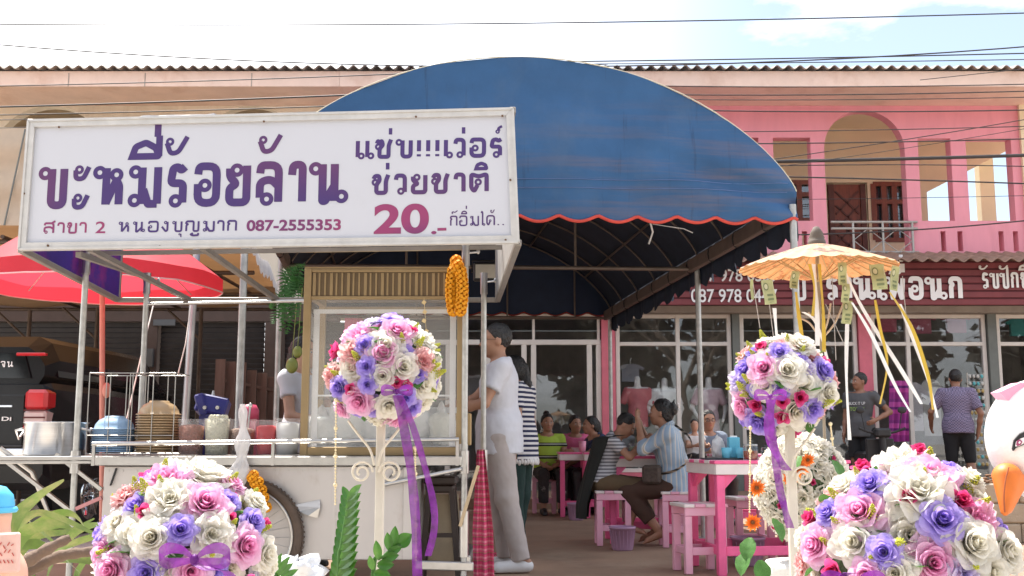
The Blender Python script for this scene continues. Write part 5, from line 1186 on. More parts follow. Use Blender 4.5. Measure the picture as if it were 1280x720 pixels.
# paper parasol with bank notes
PY_ = 4.3; pc = P(1021, 304, PY_); par = thing('paper_parasol', 'orange paper parasol with hanging white and yellow ribbons above the flower ball', 'parasol', (pc.x, PY_, 0))
m_pap = M('orange oiled paper', (.50, .32, .18), .6, var=.1, scale=14, col2=(.13, .08, .06), c2pos=(.5, .56), transl=.16, trcol=(.75, .20, .015))
er = 98 / F * PY_
def pf(u, v):
    a = 2 * PI * u; fa = abs(math.sin(a * 14)); rr = er * v; return pc + Vector((rr * math.cos(a), rr * math.sin(a), -.10 * v ** 1.25 - .007 * fa * v))
mb = MB(); mb.grid(pf, 112, 12); mb.build('paper_canopy', m_pap, par)
mb = MB()
for k in range(28): a = k / 28; mb.cyl(pf(a, .05) - Vector((0, 0, .006)), pf(a, .99) - Vector((0, 0, .005)), .0025, n=4)
for k in range(14): a = k / 14; mb.cyl(pf(a, .55) - Vector((0, 0, .01)), pc + Vector((0, 0, -.16)), .0022, n=4)
mb.build('ribs', M('bamboo', (.5, .34, .16), .7), par)
mb = MB(); mb.lathe([(.034, -.015), (.036, .0), (.034, .012), (.03, .014), (.032, .022), (.026, .035), (.027, .04), (.018, .055), (.012, .066), (.001, .07)], pc, 16); mb.build('finial', M('carved grey wood', (.13, .105, .085), .8), par)
mb = MB(); mb.cyl((pc.x + .0, PY_, .3), pc, .006, n=8); mb.build('pole', M('dark bamboo pole', (.30, .24, .17), .6), par)
mb = MB()
for d in (-1, 1, .4, -.5): mb.tube(fill3([(pc.x, PY_, PZ(425, PY_)), (pc.x + d * .05, PY_ - .03, PZ(405, PY_)), (pc.x + d * .1, PY_ - .02, PZ(385 - 12 * d, PY_))], 10), .004, 6)
mb.build('bare_twig', M('pale twig', (.55, .42, .30), .8), par)
m_wr = M('white satin ribbon', (.85, .84, .82), .3, transl=.2); m_yr = M('yellow ribbon', (.62, .42, .05), .4, transl=.3)
rb = [('w', 6, (1017, 330), (1021, 380), (1022, 432)), ('w', 6, (1052, 330), (1078, 385), (1125, 460), (1152, 505)), ('w', 5, (1065, 378), (1090, 420), (1118, 480), (1138, 515)), ('w', 5, (1125, 380), (1140, 420), (1160, 475), (1172, 522)), ('w', 5, (1059, 405), (1058, 470), (1062, 550)), ('w', 5, (968, 385), (970, 410), (973, 440)), ('y', 5, (1024, 330), (1029, 390), (1030, 440)), ('y', 5, (995, 365), (998, 390), (1003, 425)), ('y', 5, (1112, 365), (1140, 410), (1160, 470), (1166, 512)), ('y', 4, (1094, 375), (1100, 410), (1109, 455), (1100, 505)), ('w', 5, (1004, 390), (1018, 400), (1028, 425), (1034, 450)), ('y', 4, (1012, 330), (1018, 360), (1016, 395))]
for i, (cl, w_, *pp) in enumerate(rb):
    yy = PY_ - .12 + .05 * math.sin(i * 2.1); mb = MB(); pts = fill3([P(x, y, yy + .02 * j) for j, (x, y) in enumerate(pp)], 20)
    mb.ribbon(pts, [Vector((math.cos(.3 + .4 * math.sin(k * .3 + i)), math.sin(.3 + .4 * math.sin(k * .3 + i)), 0)) for k in range(21)], w_ / F * yy); mb.build('ribbon', m_wr if cl == 'w' else m_yr, par)
for a, b in (((940, 345), (950, 410)), ((1040, 345), (1045, 450)), ((1128, 345), (1133, 400)), ((961, 375), (968, 430)), ((1032, 380), (1055, 300 + 130))): mb = MB(); mb.cyl(P(*a, PY_ - .1), P(*b, PY_ - .1), .0015, n=4); mb.build('hanging_thread', M('grey thread', (.45, .4, .36), .8), par)
m_note = M('pale green bank note', (.40, .41, .20), .7, var=.12, scale=30); m_ndk = M('bank note print', (.16, .19, .09), .7); m_npl = M('bank note pale field', (.55, .54, .34), .7)
noteL = ['green bank note hanging from the left edge of the paper parasol', 'small edge-on bank note at the far left of the parasol', 'green bank note behind the parasol ribbons above the flower ball', 'upper green bank note of the string near the parasol middle', 'middle green bank note of the string near the parasol middle', 'lowest green bank note of the string near the parasol middle', 'large green bank note facing out under the right side of the parasol', 'folded green bank note at the right edge of the parasol']
nts = [(961, 365, 15, 32, .1), (940, 362, 4, 26, .0), (993, 350, 10, 22, -.15), (1053, 342, 11, 28, .05), (1057, 366, 11, 24, -.05), (1059, 390, 12, 30, -.12), (1098, 346, 18, 33, .06), (1118, 348, 11, 32, -.2)]
for i, (px, py, w_, h_, rt) in enumerate(nts):
    yy = PY_ - .14 + .03 * (i % 3); c = P(px, py, yy); kx, kz = w_ / F * yy / 2, h_ / F * yy / 2; tn = thing('bank_note', noteL[i], 'bank note', c, 'bank notes hanging from the paper parasol')
    U = Vector((math.cos(rt), .25 * math.sin(i * 2), math.sin(rt))); V = Vector((-math.sin(rt), .1 * math.cos(i), math.cos(rt))); N_ = U.cross(V)
    f = lambda a, b, o: c + U * (a * kx) + V * (b * kz) + N_ * o + Vector((0, .006 * math.sin(b * 3 + i), 0))
    mb = MB(); mb.grid(lambda u, v: f(2 * u - 1, 2 * v - 1, 0), 4, 10); mb.build('paper', m_note, tn)
    if w_ > 6:
        mb = MB(); oo = .0015
        for k in range(2): mb.grid(lambda u, v: f(-.3 + .62 * (.35 + .65 * v) * math.cos(2 * PI * u) * .7, .45 + .4 * v * math.sin(2 * PI * u) * .8, oo + .0006 * k) if k == 0 else f(-.3 + .3 * v * math.cos(2 * PI * u), .45 + .22 * v * math.sin(2 * PI * u), oo + .0008), 14, 2, k)
        for a, b in ((.1, -.25), (.1, -.6)): mb.add([f(a - .5, b - .1, oo), f(a + .5, b - .1, oo), f(a + .5, b + .08, oo), f(a - .5, b + .08, oo)], [(0, 1, 2, 3)])
        for a in (-.9, .82): mb.add([f(a, -.92, oo), f(a + .1, -.92, oo), f(a + .1, .92, oo), f(a, .92, oo)], [(0, 1, 2, 3)], 1)
        latin(mb, '20', f(-.2, -.98, oo) + Vector((0, 0, kz * .12)), f(.55, -.98, oo) + Vector((0, 0, kz * .12)), N_ if N_.y < 0 else -N_, kz * .3, .02)
        mb.build('note_print', [m_ndk, m_npl], tn)

# ---- swan figure at the right edge, gnome at the left edge
sw = thing('swan_figure', 'white swan garden figure with orange beak and pink crown at the right edge', 'garden figure', (P(1320, 560, 2.0).x, 2.0, 0))
hc = P(1302, 548, 2.0); u_ = 2.0 / F
m_sw = M('white painted plaster', (.78, .75, .72), .55, var=.04, bump=.12, bscale=50, col2=(.7, .6, .55), c2pos=(.6, .9))
sdf_obj('body', [elp(hc, (66 * u_, 60 * u_, 74 * u_)), cap(hc + Vector((.03, .02, -.03)), hc + Vector((.11, .06, -.16)), .07, .06), cap(hc + Vector((.11, .06, -.16)), hc + Vector((.05, .02, -.33)), .06, .075), cap(hc + Vector((.05, .02, -.33)), hc + Vector((.2, .1, -.5)), .09, .16), elp(hc + Vector((.3, .15, -.55)), (.26, .17, .17)), cap(hc + Vector((.45, .2, -.5)), hc + Vector((.6, .25, -.38)), .1, .02), cap(hc + Vector((.3, .12, -.6)), (hc.x + .3, hc.y + .12, .02), .13, .15)], m_sw, sw, .008, .05, world=True)
bk0, bk1 = P(1268, 588, 1.95), P(1255, 642, 1.93)
sdf_obj('beak', [cap(P(1259, 597, 1.95), P(1256, 640, 1.93), .026, .007), cap(P(1270, 603, 1.96), P(1260, 636, 1.94), .018, .008)], M('orange paint', (.70, .17, .02), .5, var=.12, scale=20, col2=(.6, .12, .02), c2pos=(.6, .8)), sw, .004, .012, world=True)
mb = MB(); mb.tube(fill3([P(1261, 584, 1.926), P(1257, 600, 1.922), P(1255, 620, 1.918), P(1256, 640, 1.922)], 12), .0012, 5); mb.build('beak_line', M('brown paint line', (.3, .07, .02), .6), sw)
def crown(mb, pts, th): mb.slab(pts, (0, th, 0))
mb = MB()
for k, (dx, hh) in enumerate(((0, 0), (34, 6), (68, 0))):
    a = P(1250 + dx, 492 - hh, 1.98); pts = [P(1250 + dx, 490 - hh, 1.97 + .01 * k), P(1258 + dx, 499, 1.97 + .01 * k), P(1272 + dx, 506, 1.97 + .01 * k), P(1292 + dx, 500, 1.97 + .01 * k), P(1298 + dx, 480 - hh, 1.97 + .01 * k), P(1276 + dx, 478 - hh, 1.97 + .01 * k)]; mb.slab(pts, (0, .04, 0))
mb.build('crown', M('pink paint', (.80, .35, .48), .55, var=.08), sw)
ec = P(1273, 553, 2.0)
def onhead(px, py, off=0.0):
    d = ray(px, py); cp = Vector((0, 0, CAMH)); s = Vector((1 / (66 * u_ + off), 1 / (60 * u_ + off), 1 / (74 * u_ + off))); oc = Vector([(cp - hc)[i] * s[i] for i in range(3)]); dd = Vector([d[i] * s[i] for i in range(3)])
    A_, B_, C2 = dd.dot(dd), oc.dot(dd), oc.dot(oc) - 1; q_ = B_ * B_ - A_ * C2; return cp + d * ((-B_ - math.sqrt(max(0, q_))) / A_)
def epoly(mb, pts, mi, off): mb.add([onhead(x, y, off) for x, y in pts], [list(range(len(pts)))], mi)
mb = MB(); epoly(mb, [(1265, 563), (1267, 552), (1273, 545), (1282, 541), (1292, 541), (1286, 548), (1280, 556), (1270, 560), (1267, 564)], 0, .003); epoly(mb, [(1269, 558), (1270, 552), (1276, 548), (1283, 546), (1285, 548), (1279, 555), (1273, 558)], 1, .0045)
epoly(mb, [(1270, 556), (1271, 551), (1275, 549), (1278, 552), (1276, 556), (1272, 558)], 2, .006); epoly(mb, [(1273, 553), (1275, 551), (1276, 553), (1274, 555)], 3, .0075)
mb.tube([onhead(x, y, .003) for x, y in ((1266, 562), (1268, 551), (1275, 543), (1286, 538), (1296, 538))], .002, 5, 0); mb.build('painted_eye', [m_blk, m_white, M('dark pink iris', (.3, .04, .12), .4), m_white], sw)

gn = thing('gnome_figure', 'garden gnome figure in a blue cap holding a board at the left edge', 'garden figure', (P(-12, 650, 2.2).x, 2.2, 0))
g0 = P(-8, 645, 2.2); k_ = 2.2 / F; m_skin2 = M('gnome skin paint', (.72, .42, .30), .5, var=.05)
sdf_obj('body', [elp(g0, (21 * k_, 20 * k_, 24 * k_)), elp(g0 + Vector((.004, -.03, -.004)), (.008, .01, .008)), cap(g0 + Vector((0, 0, -.04)), g0 + Vector((0, 0, -.12)), .035, .06), cap(g0 + Vector((0, 0, -.12)), (g0.x, 2.2, .45), .07, .06), cap(g0 + Vector((.04, -.01, -.06)), g0 + Vector((.05, -.06, -.1)), .02, .016), elp(g0 + Vector((.045, -.07, -.1)), (.02, .018, .018))], m_skin2, gn, .005, .012, world=True)
mb = MB(); mb.lathe([(.037, -.002), (.038, .012), (.034, .03), (.02, .045), (.001, .05)], g0 + Vector((0, 0, .012)), 20); mb.tube([g0 + Vector((.039 * math.cos(a), .039 * math.sin(a), .012)) for a in [2 * PI * i / 20 for i in range(20)]], .006, 6, closed=True); mb.build('cap', M('sky blue paint', (.08, .45, .70), .45), gn)
mb = MB(); mb.ell(g0 + Vector((.012, -.033, .003)), (.004, .003, .006), 0, 8, 6); mb.ell(g0 + Vector((-.012, -.033, .003)), (.004, .003, .006), 0, 8, 6); mb.build('painted_eyes', m_blk, gn)
mb = MB(); bc = P(-14, 692, 2.12); mb.box(bc, (72 * k_, .015, 46 * k_), 0, Matrix.Rotation(-.05, 3, 'Y'), .004); mb.build('board', M('pale pink board', (.72, .45, .38), .6, var=.12, scale=20), gn)
mb = MB()
for px, py in ((8, 683), (9, 692), (8, 701)):
    rg2 = random.Random(px * py); a = P(px - 24, py, 2.111)
    for k in range(7): b = P(px - 24 + k * 5, py - 1, 2.111); mb.bar(b, b + Vector((.004, 0, .006 * rg2.choice((1, -1, .5)))), .0014, .0014)
mb.build('board_print', M('red print', (.5, .08, .06), .7), gn)
mb = MB(); mb.lathe([(.001, 0), (.16, 0), (.15, .05), (.11, .08), (.1, .4), (.13, .44), (.001, .45)], (g0.x, 2.2, 0), 24); mb.build('pedestal', m_conc, gn)

# ------------------------------------------------------------------ plants in front
m_cl = M('dry green blade', (.12, .19, .035), .45, var=.35, scale=9, col2=(.36, .32, .13), c2pos=(.5, .72), transl=.15)
pl = thing('strap_leaf_plant', 'plant with long yellowing strap leaves at the lower left before the cart', 'plant', (P(15, 700, 3.4).x, 3.4, 0))
bl = [((14, 705), (20, 650), (45, 622), (80, 600), 11), ((5, 690), (30, 650), (60, 642), (120, 668), 8), ((0, 680), (35, 662), (70, 655), (90, 660), 9), ((20, 690), (60, 648), (95, 645), (122, 690), 8), ((30, 718), (70, 690), (100, 676), (150, 662), 8), ((10, 700), (40, 680), (70, 690), (100, 716), 9), ((60, 716), (90, 668), (125, 655), (160, 662), 8), ((0, 660), (15, 640), (40, 655), (70, 680), 8), ((40, 720), (60, 700), (110, 700), (135, 718), 9), ((20, 715), (45, 672), (85, 664), (118, 648), 7), ((95, 720), (115, 690), (128, 668), (155, 690), 7)]
for i, (a, b, c2, d, w_) in enumerate(bl):
    yy = 3.2 + .05 * i; pts = fill3([Vector((P(14, 700, 3.4).x + .02 * i, 3.4, .35)), P(*a, yy), P(*b, yy), P(*c2, yy), P(*d, yy)], 24); mb = MB(); wv = [max(.15, math.sin(PI * (.12 + .86 * k / 24)) ** .6) * w_ * 2.1 / F * 3.3 for k in range(25)]
    sds = [Vector((.25 * math.sin(k * .3 + i), -.75 + .2 * math.cos(k * .2 + i), .65 + .3 * math.sin(k * .25 + i * 2))).normalized() for k in range(25)]
    mb.ribbon(pts, sds, wv); mb.build('leaf', m_cl, pl)
mb = MB(); mb.cyl((P(14, 700, 3.4).x, 3.4, 0), (P(14, 700, 3.4).x, 3.4, .42), .04, .03); mb.build('stem', m_leaf, pl)
mb = MB(); m_br = M('weathered driftwood', (.15, .10, .07), .85, var=.3, scale=6, bump=.5, bscale=40, stretch=(1, 1, 1))
mb.tube(fill3([P(-20, 722, 3.05), P(25, 706, 3.0), P(60, 686, 3.0), P(88, 672, 3.02)], 18), [lerp(.023, .011, i / 18) * (1 + .15 * math.sin(i * 1.7)) for i in range(19)], 10)
mb.tube(fill3([P(20, 722, 3.1), P(70, 697, 3.08), P(110, 690, 3.1), P(170, 684, 3.14)], 18), [lerp(.019, .012, i / 18) * (1 + .12 * math.sin(i * 2.1)) for i in range(19)], 10)
mb.tube(fill3([P(20, 715, 3.0), P(20, 760, 3.0), P(20, 800, 3.0), Vector((P(20, 720, 3).x, 3, 0))], 6), .02, 8)
tag(mb.build('driftwood_branch', m_br), 'weathered grey brown branch lying across the strap leaves at lower left', 'branch')
m_zz = M('glossy fern leaf', (.05, .17, .02), .3, var=.3, scale=12, col2=(.12, .26, .04), c2pos=(.5, .7), transl=.2)
z1 = thing('zz_plant', 'upright leafy stem with stacked glossy oval leaves left of the flower stand post', 'plant', (P(432, 720, 3.0).x, 3.0, 0))
def pleaf(par, base, tip, wd, fold=.25, face=Vector((0, -1, .2))):
    base, tip = Vector(base), Vector(tip); d = tip - base; sd2 = d.cross(face).normalized(); nn = sd2.cross(d).normalized(); mb = MB()
    mb.grid(lambda u, v: base + d * v + sd2 * (2 * u - 1) * wd * math.sin(PI * (.05 + .93 * v)) ** .8 + nn * (abs(2 * u - 1) * fold * wd - .3 * wd * v * v), 6, 10); return mb.build('leaf', m_zz, par)
mb = MB(); mb.tube(fill3([Vector((P(428, 720, 3).x, 3, 0)), P(424, 720, 3.0), P(428, 680, 3.0), P(437, 628, 3.0)], 12), .007, 8); mb.build('stem', m_leaf, z1)
for i in range(11):
    y = 730 - i * 10.5; x = 424 + i * 1.1; wl = .019 - .0006 * i
    pleaf(z1, P(x, y, 3.0 - .006 * i), P(x + 21 - i * .5, y - 19, 2.95 - .006 * i), wl, .35, Vector((.2, -1, .5))); pleaf(z1, P(x + 2, y, 3.05), P(x - 11 + .4 * i, y - 17, 3.06), wl * .8, .3, Vector((-.3, -1, .3)))
z2 = thing('zz_plant', 'low sprig with spread pointed glossy leaves right of the flower stand post', 'plant', (P(480, 720, 3.05).x, 3.05, 0))
mb = MB(); mb.tube(fill3([Vector((P(466, 720, 3.05).x, 3.05, 0)), P(466, 720, 3.05), P(480, 696, 3.04), P(500, 680, 3.04)], 12), .006, 8); mb.build('stem', m_leaf, z2)
for a, b, w_ in (((487, 688), (484, 666), .012), ((492, 684), (494, 658), .013), ((497, 682), (514, 668), .02), ((484, 692), (502, 684), .012), ((478, 698), (498, 694), .014), ((472, 706), (492, 706), .016), ((474, 700), (470, 676), .012), ((468, 716), (488, 720), .016), ((466, 712), (462, 695), .01)): pleaf(z2, P(*a, 3.04), P(*b, 3.02), w_)
dk = thing('dark_leaf_plant', 'dark spiky leaves poking out right of the lower left flower ball', 'plant', (P(350, 720, 3.2).x, 3.2, 0))
for a, b in (((342, 715), (352, 692)), ((345, 718), (362, 696)), ((347, 720), (366, 704)), ((340, 716), (343, 690)), ((350, 724), (372, 712))): pleaf(dk, P(*a, 3.2), P(*b, 3.15), .01)
mb = MB(); mb.cyl((P(345, 715, 3.2).x, 3.2, 0), P(345, 716, 3.2), .006); mb.build('stem', m_leaf, dk)
# fern with green mangoes hanging left of the cabinet
m_fern = M('fern green', (.045, .15, .025), .6, var=.35, scale=20, transl=.3)
fe = thing('hanging_fern', 'green fern fronds hanging left of the glass cabinet', 'plant', P(368, 340, 7.6))
rg = random.Random(12)
for k in range(16):
    a0 = P(376 + rg.uniform(-6, 6), rg.uniform(322, 360), 7.6); e = P(rg.uniform(338, 380), rg.uniform(372, 418), 7.5 + rg.uniform(-.1, .15)); mid = (a0 + e) / 2 + Vector((rg.uniform(-.08, .02), rg.uniform(-.06, .06), rg.uniform(.0, .08))); pts = fill3([a0, mid, e], 16); mb = MB(); mb.tube(pts, .002, 4)
    for i in range(1, 17):
        d = (pts[i] - pts[i - 1]).normalized(); s_ = d.cross(Vector((0, -1, .3))).normalized(); L0 = .05 * math.sin(PI * (.1 + .85 * i / 17))
        for sg in (-1, 1): b = pts[i]; tp = b + s_ * sg * L0 + d * L0 * .4; mb.add([b - d * .007, tp, b + d * .008], [(0, 1, 2)])
    mb.build('frond', m_fern, fe)
for i, (px, py, r) in enumerate(((365, 457, 9), (372, 440, 7))):
    mb = MB(); c = P(px, py, 7.45); rr = r / F * 7.45; mb.ell(c, (rr * .85, rr * .8, rr * 1.1), 0, 16, 12); mb.cyl(c + Vector((0, 0, rr)), c + Vector((.02, 0, .45)), .0025, n=5)
    tag(mb.build('green_mango', M('green mango skin', (.24, .27, .06), .4, var=.2, scale=8)), 'lower green mango hanging left of the cabinet' if i == 0 else 'upper green mango hanging by the cook at the cabinet', 'fruit')

# ------------------------------------------------------------------ tables, stools, table ware
m_hp = M('hot pink paint', (.82, .12, .29), .5, var=.1, scale=10, col2=(.70, .25, .35), c2pos=(.6, .85)); m_lp = M('pale pink paint', (.80, .40, .52), .5, var=.06, scale=10); m_tw = M('white painted plank', (.74, .66, .64), .55, var=.06, scale=12, col2=(.6, .5, .45), c2pos=(.6, .85))
def make_table(label, loc, rz, wx, wy, h=.75, brace=True):
    t = thing('cafe_table', label, 'table', (0, 0, 0), 'pink and white plank tables')
    mb = MB(); n = 6
    for i in range(n): y = lerp(-wy / 2, wy / 2, (i + .5) / n); mb.box((0, y, h - .011), (wx, wy / n - .004, .022), i % 2, None, .003)
    for s in (-1, 1): mb.box((0, s * (wy / 2 - .02), h - .058), (wx - .02, .022, .07), 1, None, .003); mb.box((s * (wx / 2 - .02), 0, h - .058), (.022, wy - .064, .07), 1, None, .003)
    mb.build('tabletop', [m_hp, m_tw], t)
    for sx in (-1, 1):
        for sy in (-1, 1):
            mb = MB(); x, y = sx * (wx / 2 - .045), sy * (wy / 2 - .045); mb.box((x, y, (h - .095) / 2 + .002), (.055, .055, h - .1), 0, None, .004)
            if brace:
                mb.slab([(x - sx * .028, y + .012, h - .095), (x - sx * .028, y + .012, h - .19), (x - sx * .12, y + .012, h - .095)], (0, -.024, 0)); mb.slab([(x + .012, y - sy * .028, h - .095), (x + .012, y - sy * .028, h - .19), (x + .012, y - sy * .12, h - .095)], (-.024, 0, 0))
            mb.build('leg', m_hp, t)
    mb = MB()
    for s in (-1, 1): mb.box((0, s * (wy / 2 - .045), .16), (wx - .15, .03, .06), 0, None, .003)
    mb.box((wx / 2 - .045, 0, .162), (.03, wy - .15, .056), 0, None, .003); mb.box((-wx / 2 + .045, 0, .162), (.03, wy - .15, .056), 0, None, .003); mb.build('lower_rail', m_hp, t); t.location = loc; t.rotation_euler = (0, 0, rz); return t
def make_stool(label, loc, rz, h=.46, w_=.31):
    t = thing('stool', label, 'stool', (0, 0, 0), 'pale pink plank stools'); mb = MB(); n = 4
    for i in range(n): x = lerp(-w_ / 2, w_ / 2, (i + .5) / n); mb.box((x, 0, h - .011), (w_ / n - .004, w_, .022), i % 2, None, .003)
    for s in (-1, 1): mb.box((0, s * (w_ / 2 - .02), h - .05), (w_ - .02, .02, .055), 1, None, .003)
    mb.build('seat', [m_tw, m_lp], t)
    for sx in (-1, 1):
        for sy in (-1, 1): mb = MB(); mb.box((sx * (w_ / 2 - .035), sy * (w_ / 2 - .035), (h - .08) / 2 + .002), (.05, .045, h - .082), 0, None, .004); mb.build('leg', m_lp, t)
    mb = MB()
    for s in (-1, 1): mb.box((0, s * (w_ / 2 - .035), .15), (w_ - .12, .028, .05), 0, None, .003); mb.box((s * (w_ / 2 - .035), 0, .151), (.028, w_ - .115, .046), 0, None, .003)
    mb.build('lower_rail', m_lp, t); t.location = loc; t.rotation_euler = (0, 0, rz); return t
fl = lambda px, Y: Vector((PX(px, Y, 600), Y, .006))
T1c = Vector((1.34 + .42, 7.2 + .42, .006)); T1 = make_table('nearest pink table holding blue cups and a red sauce jar', T1c, R(8), .95, .68)
T2 = make_table('pink table between the boy and the woman in the striped shirt', fl(797, 9.75), 0, .58, .6)
T3 = make_table('small pink table at the back before the woman in the lime top', fl(716, 13.1), 0, .36, .6, brace=False); T4 = make_table('back pink table at the elbow of the woman in dark blue', fl(750, 12.9), 0, .42, .6, brace=False)
T5 = make_table('pink table behind the nearest table in front of the woman in glasses', fl(945, 11.0), 0, .9, .55)
for lab, px, Y, rz in (('nearest pale pink stool tucked under the left of the front table', 872, 7.5, R(10)), ('pale pink stool beyond the nearest table', 936, 8.35, R(5)), ('pale pink stool under the woman in the striped shirt', 846, 9.3, 0), ('pale pink stool under the boy', 765, 9.45, 0), ('pale pink stool under the woman in the lime top', 680, 13.6, 0), ('pale pink stool under the woman in dark blue', 757, 13.4, 0), ('pale pink stool at the right end of the nearest table', 1000, 7.95, 0), ('pale pink stool under the woman in the pink top', 716, 13.75, 0), ('pale pink stool under the woman in glasses', 888, 11.9, 0), ('pale pink stool standing empty behind the woman in the striped shirt', 838, 10.6, 0)):
    make_stool(lab, fl(px, Y), rz)
m_bk = M('lilac plastic', (.42, .25, .38), .5, var=.05)
for lab, px, Y, r, h in (('lilac plastic bucket on the floor between boy and striped shirt woman', 777, 9.0, .105, .19), ('lilac plastic bucket below the small back table', 720, 12.4, .10, .19), ('lilac plastic bucket under the nearest table', 932, 7.9, .12, .2)):
    p = fl(px, Y); mb = MB(); mb.lathe([(.001, .004), (r * .75, 0), (r * .8, .01), (r * .98, h - .02), (r * 1.05, h - .018), (r * 1.05, h), (r * .97, h), (r * .77, .012), (.001, .012)], p, 28)
    for k in range(20): a = 2 * PI * k / 20; mb.cyl(p + Vector((r * .8 * math.cos(a), r * .8 * math.sin(a), .02)), p + Vector((r * .99 * math.cos(a), r * .99 * math.sin(a), h - .03)), .003, n=4)
    tag(mb.build('bucket', m_bk), lab, 'bucket', 'lilac buckets on the floor')
zt_ = .757
def on1(px, Y, z=zt_): return Vector((PX(px, Y, 560), Y, z))
mb = MB(); p = on1(905, 7.55); mb.box(p + Vector((0, 0, .006)), (.3, .2, .012), 0, None, .004); tag(mb.build('tray', M('black tray', (.03, .03, .035), .4)), 'black tray at the back of the nearest table', 'tray')
mb = MB(); p = on1(917, 7.58, zt_ + .0125); mb.box(p + Vector((0, 0, .07)), (.075, .075, .14), 0, None, .004); mb.box(p + Vector((0, 0, .141)), (.05, .03, .02), 1, None, .004); tag(mb.build('tissue_box', [M('sky blue plastic', (.12, .45, .60), .45), m_white]), 'tall sky blue tissue box on the tray', 'tissue box')
for lab, px, Y in (('left sky blue cup before the tissue box', 908, 7.48), ('right sky blue cup before the tissue box', 925, 7.47)):
    mb = MB(); mb.lathe([(.001, 0), (.03, 0), (.036, .07), (.033, .07), (.028, .005), (.001, .005)], on1(px, Y, zt_ + .0125), 20); tag(mb.build('cup', M('sky blue plastic', (.12, .45, .60), .45)), lab, 'cup')
def jar(lab, px, Y, r, h, m, lid):
    p = on1(px, Y, zt_ + .001); t = thing('condiment_jar', lab, 'jar', p); mb = MB(); mb.lathe([(.001, .003), (r * .9, .003), (r * .93, h * .6), (.001, h * .62)], p, 20); mb.build('contents', m, t)
    mb = MB(); mb.lathe([(.001, 0), (r * .95, 0), (r, .01), (r, h * .8), (r * .9, h * .9), (r * .9, h)], p, 24); mb.build('glass', glass('jar glass', (.85, .85, .82), .08, .03), t); mb = MB(); mb.lathe([(r * .95, h * .93), (r * .95, h * 1.05), (.001, h * 1.08)], p, 20); mb.build('lid', lid, t)
jar('glass jar of red chilli beside the blue cups', 938, 7.35, .05, .1, M('chilli in oil', (.35, .06, .01), .5, var=.5, scale=60), M('grey lid', (.35, .35, .33), .5)); jar('dark sauce jar right of the chilli jar', 958, 7.4, .036, .09, M('dark sauce', (.02, .015, .03), .3), m_blk)
mb = MB(); blob(mb, on1(897, 7.62, zt_ + .075), (.045, .04, .07), 3, 0, .25, 20, 14, .5); tag(mb.build('plastic_bag', M('milky plastic bag', (.75, .75, .75), .4, transl=.3, alpha=.8, bump=.5)), 'milky plastic bag standing beside the blue tissue box', 'plastic bag')
mb = MB(); p = Vector((PX(791, 9.6, 560), 9.6, .757)); mb.lathe([(.001, 0), (.03, 0), (.04, .11), (.037, .11), (.028, .005), (.001, .005)], p, 18); mb.lathe([(.001, .006), (.0285, .006), (.035, .08), (.001, .08)], p, 18, 1); mb.cyl(p + Vector((.01, 0, .01)), p + Vector((.03, 0, .17)), .004, n=6, mi=1)
tag(mb.build('drink_cup', [g_tub, M('pale green drink', (.35, .40, .22), .4)]), 'clear plastic cup of iced drink between boy and woman', 'cup')
for lab, px, Y, m in (('bowl of noodles in front of the boy', 780, 9.62, m_bb), ('bowl in front of the woman in the pink top', 722, 12.95, M('white melamine', (.7, .68, .66), .4))):
    mb = MB(); mb.lathe([(.001, .0), (.035, 0), (.04, .01), (.075, .05), (.08, .052), (.074, .05), (.001, .02)], Vector((PX(px, Y, 560), Y, .757)), 24); tag(mb.build('soup_bowl', m), lab, 'bowl')
mb = MB(); p = Vector((PX(728, 12.85, 560), 12.85, .757)); mb.lathe([(.001, 0), (.035, 0), (.045, .13), (.04, .13), (.001, .01)], p, 18); tag(mb.build('drink_cup', M('pink plastic cup', (.75, .3, .42), .4)), 'pink plastic cup on the small back table', 'cup')

# ------------------------------------------------------------------ people
SK = {'m': M('warm brown skin', (.36, .185, .115), .5, var=.08, scale=12), 'd': M('deep brown skin', (.27, .13, .08), .5, var=.08, scale=12), 'l': M('light brown skin', (.46, .26, .17), .5, var=.07, scale=12)}
m_hair = M('black hair', (.012, .010, .009), .45, var=.5, scale=60, bump=.5, bscale=90); m_eye = M('eye white', (.6, .58, .55), .3); m_lip = M('lips', (.36, .10, .08), .5)
Vv = Vector
BASE = dict(pel=(0, 0, .94), wai=(0, -.005, 1.09), che=(0, -.005, 1.27), nec=(0, .015, 1.43), hea=(0, -.012, 1.575), shL=(.175, .012, 1.375), elL=(.225, .035, 1.10), wrL=(.235, -.03, .86), hiL=(.085, 0, .90), knL=(.095, -.02, .50), anL=(.10, .02, .085), toL=(.115, -.13, .035),
            shR=(-.175, .012, 1.375), elR=(-.225, .035, 1.10), wrR=(-.235, -.03, .86), hiR=(-.085, 0, .90), knR=(-.095, -.02, .50), anR=(-.10, .02, .085), toR=(-.115, -.13, .035))
